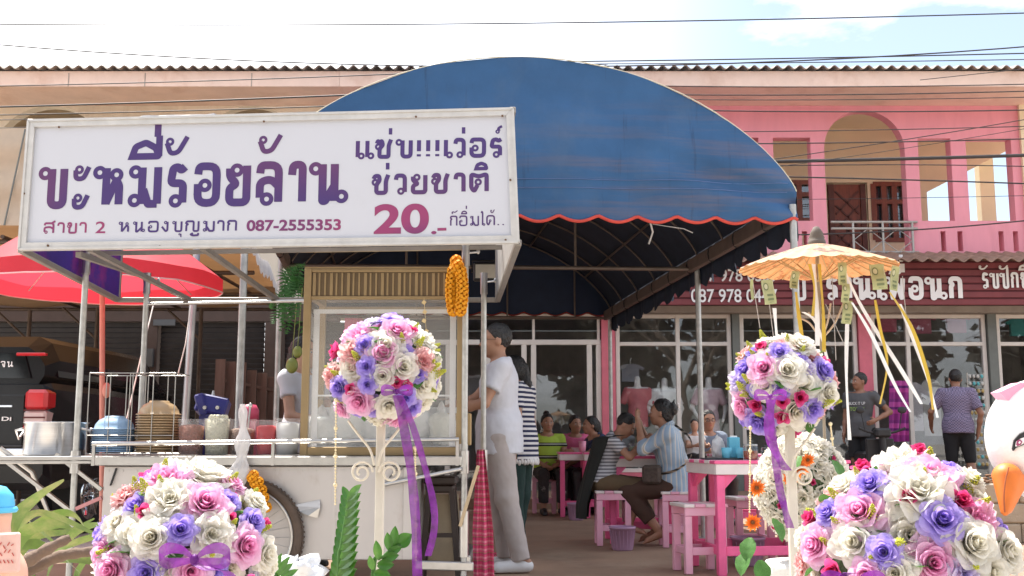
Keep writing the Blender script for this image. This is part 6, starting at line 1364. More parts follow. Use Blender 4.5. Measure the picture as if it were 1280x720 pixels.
def person(label, loc, rz, H, joints, skin='m', shirt=None, sleeve=.55, hem=.08, pants=None, plen=1.0, shoes=None, hair='short', face=(0, -1, 0), fat=1.0, res=.011, collar=False, glasses_=False, up=(0, 0, 1), legs=True, bare=False):
    k = H / 1.7; J = {n: Vv(v) for n, v in BASE.items()}; J.update({n: Vv(v) for n, v in joints.items()}); J = {n: v * k for n, v in J.items()}
    t = thing('person', label, 'person', (0, 0, 0)); f = fat
    def frame(fwd, up_):
        z = Vv(up_).normalized(); y = -(Vv(fwd) - z * Vv(fwd).dot(z)).normalized(); x = y.cross(z); return Matrix((x, y, z)).transposed()
    side = (J['shL'] - J['shR']).normalized(); spine = (J['nec'] - J['wai']).normalized(); tf = Matrix((side, spine.cross(side).normalized(), spine)).transposed()
    hs = (J['hiL'] - J['hiR']).normalized(); hup = (J['wai'] - J['pel']).normalized(); hf = Matrix((hs, hup.cross(hs).normalized(), hup)).transposed()
    hm = frame(face, up); h = J['hea']; hk = k * .98
    def hp(x, y, z): return h + hm @ Vv((x, y, z)) * hk
    def torso(g):
        return [elp(J['pel'] - hup * .01 * k, ((.158 * f + g) * k, (.112 * f + g) * k, (.13 + g) * k), hf), cap(J['pel'] + hup * .02, J['wai'], (.115 * f + g) * k, (.108 * f + g) * k), elp(J['wai'].lerp(J['che'], .45), ((.142 * f + g) * k, (.105 * f + g) * k, .16 * k), tf), elp(J['che'] + spine * .01 * k, ((.162 * f + g) * k, (.108 * f + g) * k, (.17) * k), tf), cap(J['shL'] - side * .03 * k, J['shR'] + side * .03 * k, (.058 + g) * k)]
    B = torso(0)
    B += [cap(J['nec'] - spine * .03 * k, h - hm @ Vv((0, -.005, .04)) * k, .056 * k, .05 * k)]
    B += [elp(hp(0, .012, .025), (.076 * hk, .095 * hk, .098 * hk), hm), elp(hp(0, -.022, -.045), (.060 * hk, .066 * hk, .068 * hk), hm), elp(hp(0, -.06, -.09), (.028 * hk, .022 * hk, .02 * hk), hm), elp(hp(0, -.062, .028), (.058 * hk, .03 * hk, .022 * hk), hm, .015),
          cap(hp(0, -.088, .012), hp(0, -.103, -.026), .009 * hk, .014 * hk, .012), elp(hp(.014, -.092, -.03), (.011 * hk, .01 * hk, .009 * hk), hm, .008), elp(hp(-.014, -.092, -.03), (.011 * hk, .01 * hk, .009 * hk), hm, .008), elp(hp(0, -.085, -.058), (.024 * hk, .014 * hk, .011 * hk), hm, .01), elp(hp(.035, -.066, -.02), (.024 * hk, .02 * hk, .022 * hk), hm, .02), elp(hp(-.035, -.066, -.02), (.024 * hk, .02 * hk, .022 * hk), hm, .02),
          elp(hp(.078, .015, -.005), (.012 * hk, .022 * hk, .033 * hk), hm, .01), elp(hp(-.078, .015, -.005), (.012 * hk, .022 * hk, .033 * hk), hm, .01)]
    for s in 'LR':
        sh, el, wr = J['sh' + s], J['el' + s], J['wr' + s]
        B += [elp(sh, (.056 * k,) * 3), cap(sh, el, .048 * f * k, .037 * k), cap(el, el.lerp(wr, .45), .036 * k, .034 * k, .02), cap(el.lerp(wr, .4), wr, .035 * k, .025 * k, .02)]
        d = (wr - el).normalized(); ref = Vv((0, -1, 0.2)); pn = J.get('pn' + s); pn = Vv(pn).normalized() if pn is not None else (side if s == 'R' else -side)      # palm normal
        ac_ = d.cross(pn).normalized(); pn = ac_.cross(d).normalized(); curl = .5
        th_side = 1 if ac_.dot(Vv((0, -1, .3))) > 0 else -1
        pc_ = wr + d * .05 * k; hrot = Matrix((ac_, pn, d)).transposed()
        B += [elp(pc_, (.040 * k, .017 * k, .05 * k), hrot, .015), cap(wr, pc_, .023 * k, .02 * k, .02)]
        for i, (off, L) in enumerate(((-.029, .062), (-.010, .074), (.010, .070), (.028, .054))):
            L = L if th_side < 0 else (.054, .070, .074, .062)[i]
            a = wr + d * .085 * k + ac_ * off * k; d1 = (d + pn * curl * .5).normalized(); b = a + d1 * L * .5 * k; d2 = (d + pn * curl * 1.7).normalized(); c = b + d2 * L * .5 * k
            B += [cap(a - d * .02 * k, b, .0105 * k, .0095 * k, .006), cap(b, c, .0095 * k, .008 * k, .006)]
        a = wr + d * .025 * k + ac_ * th_side * .03 * k; b = a + (d * .6 + ac_ * th_side * .7 + pn * .4).normalized() * .035 * k; c = b + (d + pn * .5 + ac_ * th_side * .15).normalized() * .03 * k
        B += [cap(a - ac_ * th_side * .015 * k, b, .014 * k, .011 * k, .01), cap(b, c, .011 * k, .009 * k, .006)]
        hi, kn, an, to = J['hi' + s], J['kn' + s], J['an' + s], J['to' + s]
        if legs:
            B += [cap(hi, kn, .082 * f * k, .054 * k), cap(kn, kn.lerp(an, .35), .05 * k, .052 * f * k), cap(kn.lerp(an, .35), an, .05 * f * k, .034 * k), cap(an + (an - to) * .25 + Vv((0, 0, -.03 * k)), to, .036 * k, .026 * k, .02)]
            for i in range(4): q = to + Vv(((i - 1.5) * .017 * k, 0, -.006)); B.append(cap(q, q + (to - an).normalized() * .035 * k, .012 * k, .009 * k, .006))
    sdf_obj('body', B, SK[skin], t, res, .03)
    def drop(C, mar): return C
    if shirt is not None:
        S = torso(.014); cuts = []
        for s in 'LR':
            sh, el, wr = J['sh' + s], J['el' + s], J['wr' + s]; e = sh.lerp(el, min(1, sleeve))
            S += [elp(sh, (.066 * k,) * 3)]
            if sleeve <= 1: S.append(cap(sh, e, .062 * f * k, .060 * f * k, .03, True))
            else: S += [cap(sh, el, .06 * f * k, .05 * k, .03), cap(el, el.lerp(wr, sleeve - 1), .05 * k, .042 * k, .03, True)]
        S += [cap(J['pel'] + hup * .06, J['pel'] - hup * hem, (.135 * f + .012) * k, (.13 * f + .02) * k)]
        S += [cap(J['pel'] + hup * .04 + hs * .05 * k, J['pel'] - hup * hem + hs * .055 * k, (.122 * f) * k, (.118 * f) * k), cap(J['pel'] + hup * .04 - hs * .05 * k, J['pel'] - hup * hem - hs * .055 * k, (.122 * f) * k, (.118 * f) * k)]
        S += [cap(J['che'] + spine * .1 * k, J['nec'] + spine * .012 * k, .085 * k, .068 * k, .04)]
        cuts = [(J['pel'] - hup * hem, -hup), (J['nec'] + spine * (.012 if not collar else .022) * k, spine + tf @ Vv((0, -.45, 0)))]
        so_ = sdf_obj('shirt', S, shirt, t, res, .035, cuts)
        dm = bpy.data.textures.get('folds') or bpy.data.textures.new('folds', 'CLOUDS'); dm.noise_scale = .09; md = so_.modifiers.new('folds', 'DISPLACE'); md.texture = dm; md.strength = .016; md.mid_level = .45
        if collar:
            mb = MB(); cc = J['nec'] + spine * .02 * k
            for dz, r in ((0, .066), (.018, .062)): mb.tube([cc + tf @ Vv((r * k * math.sin(a), -r * .95 * k * math.cos(a) + .006, (dz - .022 * math.cos(a) - .01) * k)) for a in [2 * PI * i / 20 for i in range(20)]], .013 * k, 6, closed=True)
            mb.build('collar', shirt, t)
    if pants is not None:
        Pn = [elp(J['pel'] - hup * .01 * k, ((.158 * f + .012) * k, (.112 * f + .014) * k, .14 * k), hf), cap(J['pel'], J['pel'] + hup * .07, .128 * f * k, .118 * f * k)]
        for s in 'LR':
            hi, kn, an = J['hi' + s], J['kn' + s], J['an' + s]
            Pn.append(cap(hi, kn, .098 * f * k, .075 * k) if plen >= .5 else cap(hi, hi.lerp(kn, plen * 2), .102 * f * k, .088 * k, .03, True))
            if plen > .5: Pn.append(cap(kn, kn.lerp(an, (plen - .5) * 2), .074 * k, .064 * k if plen > .9 else .066 * k, .03, True))
        po = sdf_obj('trousers', Pn, pants, t, res, .03); dm = bpy.data.textures.get('folds') or bpy.data.textures.new('folds', 'CLOUDS'); dm.noise_scale = .09; md = po.modifiers.new('folds', 'DISPLACE'); md.texture = dm; md.strength = .014; md.mid_level = .45
    if shoes is not None:
        for s in 'LR':
            an, to = J['an' + s], J['to' + s]; hl = an + (an - to) * .28; hl.z = min(hl.z, to.z + .012 * k); sdf_obj('shoe', [cap(hl, to, .042 * k, .037 * k), cap(an - Vv((0, 0, .03 * k)), to, .046 * k, .032 * k), cap(to, to + (to - an).normalized() * .03 * k, .036 * k, .03 * k)], shoes, t, res * .8, .02, [((hl.x, hl.y, to.z - .028 * k), (0, 0, -1))])
    # hair
    if hair:
        cut = []
        Hh = [elp(hp(0, .022, .036), (.084 * hk, .100 * hk, .100 * hk), hm)]
        cut = [(hp(0, -.055, .072), hm @ Vv((0, -1, -.75)))]
        if hair == 'short': cut.append((hp(0, .05, -.05), hm @ Vv((0, -.35, -1))))
        else: Hh += [elp(hp(0, .035, -.005), (.084 * hk, .09 * hk, .10 * hk), hm)]; cut.append((hp(0, .05, -.085), hm @ Vv((0, -.5, -1))))
        if hair == 'bun': Hh.append(elp(hp(0, .07, .135), (.042 * hk, .042 * hk, .04 * hk), hm, .01))
        if hair == 'lowbun': Hh.append(elp(hp(.01, .118, .03), (.05 * hk, .045 * hk, .06 * hk), hm, .015)); Hh.append(cap(hp(.0, .12, .06), hp(-.01, .13, .12), .02 * hk, .006 * hk, .015))
        if hair in ('tail', 'long'): Hh += [cap(hp(0, .11, .03), hp(0, .13, -.12), .035 * hk, .04 * hk), cap(hp(0, .13, -.12), hp(0, .12, -.28), .04 * hk, .012 * hk)]; cut = cut[:1]
        ho = sdf_obj('hair', Hh, m_hair, t, res * .7, .02, cut); tx_ = bpy.data.textures.get('strands') or bpy.data.textures.new('strands', 'CLOUDS'); tx_.noise_scale = .018; md = ho.modifiers.new('strands', 'DISPLACE'); md.texture = tx_; md.strength = .014; md.mid_level = .5
    ms = MB()
    for s in (-1, 1): ms.ell(hp(s * .031, -.081, .004), (.0125 * hk, .009 * hk, .0075 * hk), 0, 8, 6, hm); ms.ell(hp(s * .031, -.087, .004), (.0062 * hk, .005 * hk, .0065 * hk), 1, 8, 6, hm); ms.tube([hp(s * q, -.089 + abs(q - .03) * .3, .024 + .004 * math.sin((q - .014) * 90)) for q in (.014, .024, .034, .046)], .0038 * hk, 5, 1)
    ms.build('eyes', [m_eye, m_blk], t)
    ms = MB(); ms.ell(hp(0, -.096, -.0575), (.022 * hk, .005 * hk, .006 * hk), 0, 10, 6, hm); ms.build('mouth', m_lip, t)
    if glasses_:
        mg = MB()
        for s in (-1, 1):
            mg.tube([hp(s * (.033 + .024 * math.cos(a)), -.104, .004 + .019 * math.sin(a)) for a in [2 * PI * i / 16 for i in range(16)]], .0022 * hk, 5, closed=True); mg.cyl(hp(s * .057, -.102, .01), hp(s * .082, .0, .008), .002 * hk, n=5)
        mg.cyl(hp(-.009, -.106, .008), hp(.009, -.106, .008), .002 * hk, n=5); mg.build('glasses', m_blk, t)
    t.location = loc; t.rotation_euler = (0, 0, rz)
    return t, {n: v for n, v in J.items()}
def sit(**kw):
    """seated joints (1.7 scale): seat 0.46, feet on the floor, facing -Y"""
    d = dict(pel=(0, 0, .55), wai=(0, .0, .70), che=(0, -.02, .88), nec=(0, -.01, 1.04), hea=(0, -.04, 1.185), shL=(.175, -.0, .985), shR=(-.175, -.0, .985), hiL=(.09, -.02, .53), hiR=(-.09, -.02, .53), knL=(.12, -.42, .52), knR=(-.12, -.42, .52), anL=(.12, -.40, .09), anR=(-.12, -.40, .09), toL=(.13, -.54, .035), toR=(-.13, -.54, .035), elL=(.23, -.12, .76), elR=(-.23, -.12, .76), wrL=(.15, -.35, .78), wrR=(-.15, -.35, .78)); d.update(kw); return d
m_tee = M('white cotton tee', (.56, .56, .60), .9, var=.03); m_chino = M('light grey chinos', (.42, .37, .35), .9, var=.06); m_snk = M('white trainers', (.66, .66, .66), .6, var=.05)
# man in white at the cart, facing left (-x): rz = -90 deg turns -Y to -X
pm_, J = person('man in a white tee and grey trousers reaching into the noodle cart', Vv((PX(624, 7.55, 600), 7.55, .006)), R(-90), 1.70,
    dict(elR=(-.24, -.17, 1.18), wrR=(-.20, -.40, 1.10), elL=(.235, -.10, 1.13), wrL=(.19, -.36, 1.08), hea=(0, -.03, 1.57), anL=(.11, .15, .085), toL=(.13, .0, .035), knL=(.1, .05, .5), anR=(-.10, .05, .085), toR=(-.11, -.10, .035), knR=(-.1, .0, .5), pnL=(0, 0, -1), pnR=(0, 0, -1)), 'm', m_tee, .62, .15, m_chino, 1.0, m_snk, 'short', (.12, -1, -.1), 1.1, .009, glasses_=True)
# woman in stripes right behind him
m_str = Mbands('navy and white stripes', [(0, (.70, .68, .68)), (.5, (.02, .025, .07))], 27, 'z', .9)
pw, J = person('woman in a navy striped top and green trousers behind the man in white', Vv((PX(650, 8.5, 600), 8.5, .006)), R(-108), 1.56,
    dict(elL=(.24, .06, 1.10), wrL=(.25, .02, .86), anR=(-.1, -.08, .085), toR=(-.11, -.22, .035), hea=(0, -.07, 1.56), nec=(0, -.02, 1.43)), 'm', m_str, .55, .14, M('dark green trousers', (.012, .035, .03), .85), .97, None, 'tail', (.1, -1, -.1), 1.02, .010)
def sandal(px, py_, Y, lab, m): pass
mb = MB()
for i in range(40):
    a = 2 * PI * i / 40; c = Vv((.155 * math.cos(a), .135 * math.sin(a), .725 + .006 * math.sin(i * 2.5))); mb.ell(c, (.016, .016, .028), 0, 6, 5)
lo = mb.build('lace_hem', M('white lace', (.72, .70, .68), .9), pw); lo.location = (0, 0, 0)
lo.data.transform(Matrix.Translation(wloc(pw)))
for s in (-1, 1):
    mb = MB(); an, to = J['anL' if s > 0 else 'anR'], J['toL' if s > 0 else 'toR']; d = (to - an); d.z = 0; d.normalize(); p = an.lerp(to, .5); q = wloc(pw)
    mb.bar(q + Vv((an.x, an.y, .008)) - d * .06, q + Vv((to.x, to.y, .008)) + d * .05, .085, .016, ch=.004); mb.tube([q + Vv((p.x - .045, p.y, .02)), q + Vv((p.x, p.y - .01, .085)), q + Vv((p.x + .045, p.y, .02))], .012, 6); mb.build('sandal', M('pink rubber', (.65, .08, .18), .5), pw)
# cook behind the cabinet
person('cook in a white top mostly hidden behind the glass cabinet', Vv((PX(377, 7.75, 520), 7.75, .006)), R(65), 1.62, dict(elL=(.25, -.1, 1.12), wrL=(.16, -.34, 1.05), elR=(-.25, -.08, 1.1), wrR=(-.14, -.34, 1.05)), 'l', m_tee, .5, .1, M('dark cloth', (.05, .05, .06), .9), 1, m_blk, 'tail', (0, -1, -.3), 1.0)[0]
# woman in lime stripes (faces us)
m_lime = Mbands('lime and black stripes', [(0, (.42, .58, .07)), (.42, (.02, .02, .025)), (.55, (.6, .62, .5)), (.62, (.02, .02, .025)), (.7, (.42, .58, .07))], 6.5, 'z', .85, .1)
m_flor = M('dark floral cotton', (.035, .03, .03), .9, var=.3, scale=14, col2=(.42, .38, .34), c2pos=(.58, .66))
person('woman in a lime and black striped top with a hair bun seated at the back', fl(684, 13.55), R(8), 1.58, sit(wrL=(.10, -.30, .66), wrR=(-.10, -.28, .64), elL=(.25, -.08, .74), elR=(-.25, -.08, .74)), 'm', m_lime, .5, .06, m_flor, .92, m_blk, 'bun', (.05, -1, -.05), 1.05)
person('woman in a pink top seated at the small back table', fl(719, 13.75), R(12), 1.56, sit(elL=(.25, -.16, .74), wrL=(.05, -.36, .80), elR=(-.25, -.16, .74), wrR=(-.1, -.36, .80)), 'm', M('pink blouse', (.66, .13, .27), .85, var=.1), .6, .06, M('dark trousers', (.03, .03, .035), .9), .98, m_blk, 'bob', (.15, -1, -.15), 1.12)
person('woman with a ponytail in a dark blue top leaning over the back table', fl(755, 13.45), R(-72), 1.58, sit(che=(0, -.08, .87), nec=(0, -.12, 1.02), hea=(0, -.19, 1.15), shL=(.17, -.11, .97), shR=(-.17, -.11, .97), elL=(.2, -.28, .78), wrL=(.1, -.45, .80), elR=(-.22, -.26, .72), wrR=(-.12, -.48, .62)), 'm', M('dark blue patterned blouse', (.02, .035, .085), .85, var=.2, scale=30, col2=(.08, .1, .16), c2pos=(.5, .6)), .75, .06, m_blk, .98, m_blk, 'tail', (-.1, -1, -.3), 1.1)
# boy
boy, J = person('boy in a striped tee eating, bent over the middle table', fl(755, 9.5), R(80), 1.42, sit(pel=(0, .03, .65), wai=(0, -.0, .80), che=(0, -.07, .96), nec=(0, -.13, 1.10), hea=(0, -.235, 1.21), shL=(.15, -.10, 1.06), shR=(-.15, -.10, 1.06), elL=(.2, -.26, .90), wrL=(.08, -.42, 1.04), elR=(-.2, -.28, .89), wrR=(-.06, -.44, 1.04), hiL=(.09, .0, .63), hiR=(-.09, .0, .63), knL=(.12, -.40, .60), knR=(-.12, -.40, .60), anL=(.1, -.22, .20), anR=(-.1, -.26, .20), toL=(.11, -.36, .14), toR=(-.11, -.40, .14)), 'm', Mbands('fine grey stripes', [(0, (.55, .55, .57)), (.5, (.17, .17, .19))], 34, 'z', .9), .6, .02, M('olive brown shorts', (.11, .075, .04), .9), .5, None, 'short', (0, -1, -.75), .95, .010, up=(0, -.75, 1))
# black jacket over his back
mb = MB(); bl_ = wloc(boy); rr = Matrix.Rotation(R(80), 3, 'Z')
def jk(u, v):
    a = (u - .5) * PI * 1.15; prof = [(-.19, .9), (-.03, .88), (.03, .70), (.10, .50), (.16, .30), (.17, .19)]; x = v * 5; i = min(4, int(x)); f = x - i; y = lerp(prof[i][0], prof[i + 1][0], f); z = lerp(prof[i][1], prof[i + 1][1], f)
    wv = .012 * math.sin(u * 24 + v * 4) * v
    return bl_ + rr @ Vv(((.19 - .05 * v) * math.sin(a), y + .0 + (.13 * (1 - .5 * v)) * math.cos(a) + wv, z + .03))
mb.grid(jk, 30, 24); mb.grid(lambda u, v: jk(u, v) * 1.0 + rr @ Vv((0, -.008, 0)), 30, 24); tag(mb.build('black_jacket', M('black cloth', (.012, .014, .012), .85, var=.2)), "black jacket draped over the boy's back and stool", 'jacket')
# woman in blue vertical stripes, back half turned, facing left
m_vst = Mbands('blue white and beige vertical stripes', [(0, (.27, .36, .47)), (.34, (.55, .55, .53)), (.44, (.46, .38, .24)), (.5, (.55, .55, .53)), (.60, (.29, .38, .47))], 4.2, 'a', .9, 0.0)
wv_, J = person('woman in a blue and beige striped shirt seated with her hand at her mouth', fl(843, 9.35), R(-108), 1.60, sit(che=(0, -.05, .885), nec=(0, -.06, 1.05), hea=(0, -.115, 1.19), shL=(.175, -.04, .99), shR=(-.175, -.04, .99), elL=(.22, -.24, .86), wrL=(.10, -.30, 1.08), elR=(-.24, -.28, .88), wrR=(-.09, -.33, 1.10), anL=(.1, -.12, .13), toL=(.1, -.24, .05), knL=(.12, -.42, .48), anR=(-.1, -.20, .13), toR=(-.1, -.32, .05), pnL=(0, .7, .5), pnR=(0, .7, .5)), 'm', m_vst, 1.6, .12, M('brown trousers', (.06, .03, .02), .9), .86, None, 'lowbun', (.0, -1, -.2), 1.15, .010, collar=True)
mb = MB(); bl_ = wloc(wv_); rr = Matrix.Rotation(R(-108), 3, 'Z')
pts = fill3([bl_ + Vv(v) for v in ((-.10, -.02, 1.03), (-.04, .135, .90), (.09, .155, .74), (.19, .05, .64), (.17, -.10, .60))], 30); mb.ribbon(pts, [Vv((.6, .2, .75)).normalized()] * 31, .03)
mb.build('bag_strap', Mbands('patterned strap', [(0, (.03, .025, .02)), (.5, (.3, .24, .18))], 30, 'z', .8), wv_)
mb = MB(); hc_ = bl_ + J['hea'] + Vv((-.045, .15, .05)); mb.tube([hc_ + Vv((.014 * math.sin(a), 0, .03 * math.cos(a) + 0)) + Vv((.02 * math.sin(2 * a), .0, 0)) for a in [2 * PI * i / 20 for i in range(20)]], .006, 6, closed=True); mb.build('hair_clip', M('white plastic clip', (.72, .70, .68), .4), wv_)
mb = MB(); bgp = bl_ + rr @ Vv((.17, -.16, .60)); mb.box(bgp, (.1, .16, .16), 0, rr, .03); tag(mb.build('shoulder_bag', M('dark brown woven bag', (.07, .05, .04), .8, var=.4, scale=40)), 'dark woven shoulder bag on the lap of the woman in the striped shirt', 'bag')
# woman with glasses and a toddler
person('woman in glasses and a grey blue top seated behind the nearest table', fl(886, 12.0), R(10), 1.58, sit(elL=(.24, -.14, .76), wrL=(.06, -.30, .82), elR=(-.24, -.14, .78), wrR=(-.12, -.30, .80)), 'm', M('grey blue blouse', (.16, .19, .24), .85, var=.1), .7, .06, m_blk, .98, m_blk, 'bob', (-.1, -1, -.2), 1.05, glasses_=True)
person('toddler with a bare arm held in front of the woman in glasses', Vv((PX(868, 11.75, 560), 11.75, .45)), R(20), .85, sit(pel=(0, 0, .40), wai=(0, 0, .58), che=(0, -.02, .80), nec=(0, -.01, 1.0), hea=(0, -.03, 1.22), shL=(.15, 0, .94), shR=(-.15, 0, .94)), 'l', M('white toddler shirt', (.6, .58, .56), .9), .4, .04, m_blk, .6, None, 'short', (-.4, -1, -.3), 1.1)
mb = MB(); mb.bx(PX(868, 11.75, 560) - .15, PX(868, 11.75, 560) + .15, 11.62, 11.95, .006, .45 + .2, ch=.01); tag(mb.build('pink_crate', m_lp), 'pale pink box seat under the toddler', 'box')
# standing man in grey tee
pg_, J = person('man in a grey printed tee with his hand on his hip before the clothes shop', Vv((PX(1078, 14.75, 560), 14.75, .15)), R(-35), 1.66, dict(elL=(.37, .10, 1.15), wrL=(.24, -.13, 1.04), pnL=(-1, 0, 0)), 'd', M('charcoal tee', (.085, .085, .09), .9), .6, .12, M('black shorts', (.012, .012, .014), .9), .46, m_blk, 'short', (-.9, -1, -.15), 1.05)
mb = MB(); q_ = wloc(pg_); mb.v = []; 
fr = Matrix.Identity(3)
def onchest(x, z): return q_ + fr @ Vv((x, -.148 - .0 * abs(x), z))
latin(mb, 'BUCK IT UP', onchest(-.11, 1.22), onchest(.11, 1.22), fr @ Vv((0, -1, 0)), .04, .02); mb.build('chest_print', M('white shirt print', (.6, .6, .6), .8), pg_)
mb = MB(); latin(mb, 'TODAY', onchest(-.10, 1.14), onchest(.10, 1.14), fr @ Vv((0, -1, 0)), .05, .03); mb.build('green_print', M('green shirt print', (.22, .35, .08), .8), pg_)
# man in purple check, back to us
m_chk = M('purple grey check', (.17, .14, .22), .9, var=.0); n = m_chk.node_tree.nodes; L = m_chk.node_tree.links
ck = n.new('ShaderNodeTexChecker'); ck.inputs['Scale'].default_value = 55; ck.inputs[1].default_value = (.24, .20, .30, 1); ck.inputs[2].default_value = (.10, .085, .15, 1); L.new([x for x in n if x.type == 'TEX_COORD'][0].outputs['Object'], ck.inputs[0]); L.new(ck.outputs[0], n['Principled BSDF'].inputs['Base Color'])
person('man in a purple checked shirt and black shorts seen from behind at the shop window', Vv((PX(1199, 14.6, 560), 14.6, .15)), R(160), 1.70, dict(elL=(.33, .0, 1.13), wrL=(.33, -.20, .95), elR=(-.29, .04, 1.10), wrR=(-.25, -.02, .86), hea=(0, -.05, 1.57), anR=(-.15, .02, .085), toR=(-.17, -.12, .035), knR=(-.13, -.02, .5)), 'd', m_chk, .75, .10, M('black shorts', (.012, .012, .014), .9), .5, m_blk, 'short', (.25, -1, -.45), 1.18)

# ------------------------------------------------------------------ black pickup in the carport
tx, ty = PX(62, 9.6, 510), 9.6                     # its rear right corner; it points away from the camera
tr = thing('pickup_truck', 'black double cab pickup with rear canopy parked under the brown carport tarpaulin', 'pickup truck', (tx - .9, ty + 2.6, 0))
m_car = M('black car paint', (.008, .008, .009), .25, var=.1, coat=.25, spec=.3); m_cgl = M('dark tinted glass', (.008, .009, .01), .05, spec=.4); m_chr = M('chrome', (.7, .7, .7), .12, metal=1); m_redl = M('red lamp plastic', (.55, .01, .015), .15, coat=.5); m_cll = M('clear lamp plastic', (.6, .45, .42), .12, coat=.5)
def hull(mb, secs, mi=0, smooth=False):
    """loft rounded sections [(y, [(x, z)...])] along the truck"""
    n = len(secs[0][1]); vs = [(x, y, z) for y, pr in secs for x, z in pr]; fs = [[i * n + k, i * n + (k + 1) % n, (i + 1) * n + (k + 1) % n, (i + 1) * n + k] for i in range(len(secs) - 1) for k in range(n)]
    mb.add(vs, fs, mi, smooth); mb.add(vs[:n], [list(range(n))], mi); mb.add(vs[-n:], [list(range(n))[::-1]], mi)
xl_, xr_ = tx - 1.80, tx
def sec(y, z0, z1, ins=0.0, top=.04, m_=0.0): return (y, [(xl_ + ins + .05, z0), (xl_ + ins, z0 + .08), (xl_ + ins - m_, (z0 + z1) / 2), (xl_ + ins + top * .4, z1 - .06), (xl_ + ins + top, z1), (xr_ - ins - top, z1), (xr_ - ins - top * .4, z1 - .06), (xr_ - ins + m_, (z0 + z1) / 2), (xr_ - ins, z0 + .08), (xr_ - ins - .05, z0)])
mb = MB(); hull(mb, [sec(ty, .52, 1.38, .03), sec(ty + .12, .45, 1.40, 0, .05, .02), sec(ty + 1.5, .45, 1.40, 0, .05, .03), sec(ty + 3.6, .45, 1.36, 0, .05, .03), sec(ty + 4.7, .45, 1.2, .06, .06), sec(ty + 5.0, .5, 1.1, .14, .06)]); mb.build('body', m_car, tr)
mb = MB(); hull(mb, [sec(ty + .06, 1.385, 1.72, .09, .16), sec(ty + .35, 1.39, 1.84, .08, .2), sec(ty + 2.9, 1.39, 1.86, .08, .2), sec(ty + 3.75, 1.35, 1.42, .1, .1)]); mb.build('cab', m_car, tr)
mb = MB()
mb.slab([(xl_ + .2, ty + .054, 1.44), (xr_ - .2, ty + .054, 1.44), (xr_ - .27, ty + .054, 1.66), (xl_ + .27, ty + .054, 1.66)], (0, -.012, 0)); mb.build('rear_window', m_cgl, tr)
for y0, y1 in ((.3, 1.35), (1.5, 2.25), (2.35, 3.15)):
    mb = MB(); x_ = xr_ - .075; mb.slab([(x_, ty + y0, 1.46), (x_, ty + y1, 1.46), (x_ - .09, ty + y1 - (.15 if y0 > 2 else 0), 1.74), (x_ - .09, ty + y0 + .08, 1.74)], (.014, 0, .004)); mb.build('side_window', m_cgl, tr)
q = lambda px, py, Y=ty - .012: P(px, py, Y)
mb = MB(); z0, z1 = PZ(541, ty), PZ(487, ty); za, zb_ = PZ(513, ty), PZ(531, ty)
mb.box((xr_ - .105, ty + .05, (zb_ + za) / 2 + .0), (.2, .22, za - zb_ - .004), 1, None, .02); mb.box((xr_ - .105, ty + .05, (z1 + za) / 2), (.2, .22, z1 - za), 0, None, .03); mb.box((xr_ - .105, ty + .05, (z0 + zb_) / 2), (.2, .22, zb_ - z0), 0, None, .02)
for zz in (za, (za + zb_) / 2, zb_): mb.box((xr_ - .105, ty - .062, zz), (.19, .006, .014), 2)
mb.build('tail_light', [m_redl, m_cll, M('dark lamp trim', (.1, .01, .01), .3)], tr)
mb = MB(); pB = P(40, 443, ty + .04); mb.box(pB, (.26, .06, .028), 0, None, .01); mb.build('brake_light', m_redl, tr)
mb = MB(); zb2 = PZ(567, ty); mb.box((tx - .9, ty - .1, zb2), (1.76, .16, .12), 0, None, .03); mb.box((tx - .9, ty - .12, zb2 + .065), (1.5, .1, .02), 1, None, .005); mb.build('rear_bumper', [m_chr, m_blk], tr)
mb = MB(); mb.box((tx - .9, ty - .006, .98), (1.36, .02, .62), 0, None, .01); mb.bar(q(-20, 508), q(16, 508), .03, .02, 1, .004); mb.build('tailgate', [m_car, m_chr], tr)
mb = MB(); thai(mb, 'รวจน', P(-14, 459, ty + .035), P(17, 459, ty + .035), (0, -1, 0), .055, .16); latin(mb, 'Di', P(2, 526, ty - .03), P(14, 526, ty - .03), (0, -1, 0), .035, .02); mb.build('lettering', m_white, tr)
for sx in (0, 1):
    for yy in (1.12, 4.2):
        wc = Vector((xr_ - .14 if sx else xl_ + .14, ty + yy, .37)); sg = 1 if sx else -1; mb = MB(); prof = [(.24, -.11), (.35, -.115), (.37, -.08), (.37, .08), (.35, .115), (.24, .11)]
        mb.lathe(prof, wc, 32, 0, True, rot=Matrix.Rotation(PI / 2, 3, 'Y')); w_o = mb.build('wheel', M('tyre black', (.02, .02, .02), .85), tr)
        mb = MB(); mb.lathe([(.001, 0), (.06, .0), (.06, .02), (.24, .03), (.245, -.06)], wc + Vector((sg * .08, 0, 0)), 28, 0, True, rot=Matrix.Rotation(sg * PI / 2, 3, 'Y'))
        for k in range(6): a = 2 * PI * k / 6; mb.bar(wc + Vector((sg * .105, .05 * math.cos(a), .05 * math.sin(a))), wc + Vector((sg * .115, .23 * math.cos(a), .23 * math.sin(a))), .05, .02, 0, .005)
        mb.build('rim', m_chr, w_o)

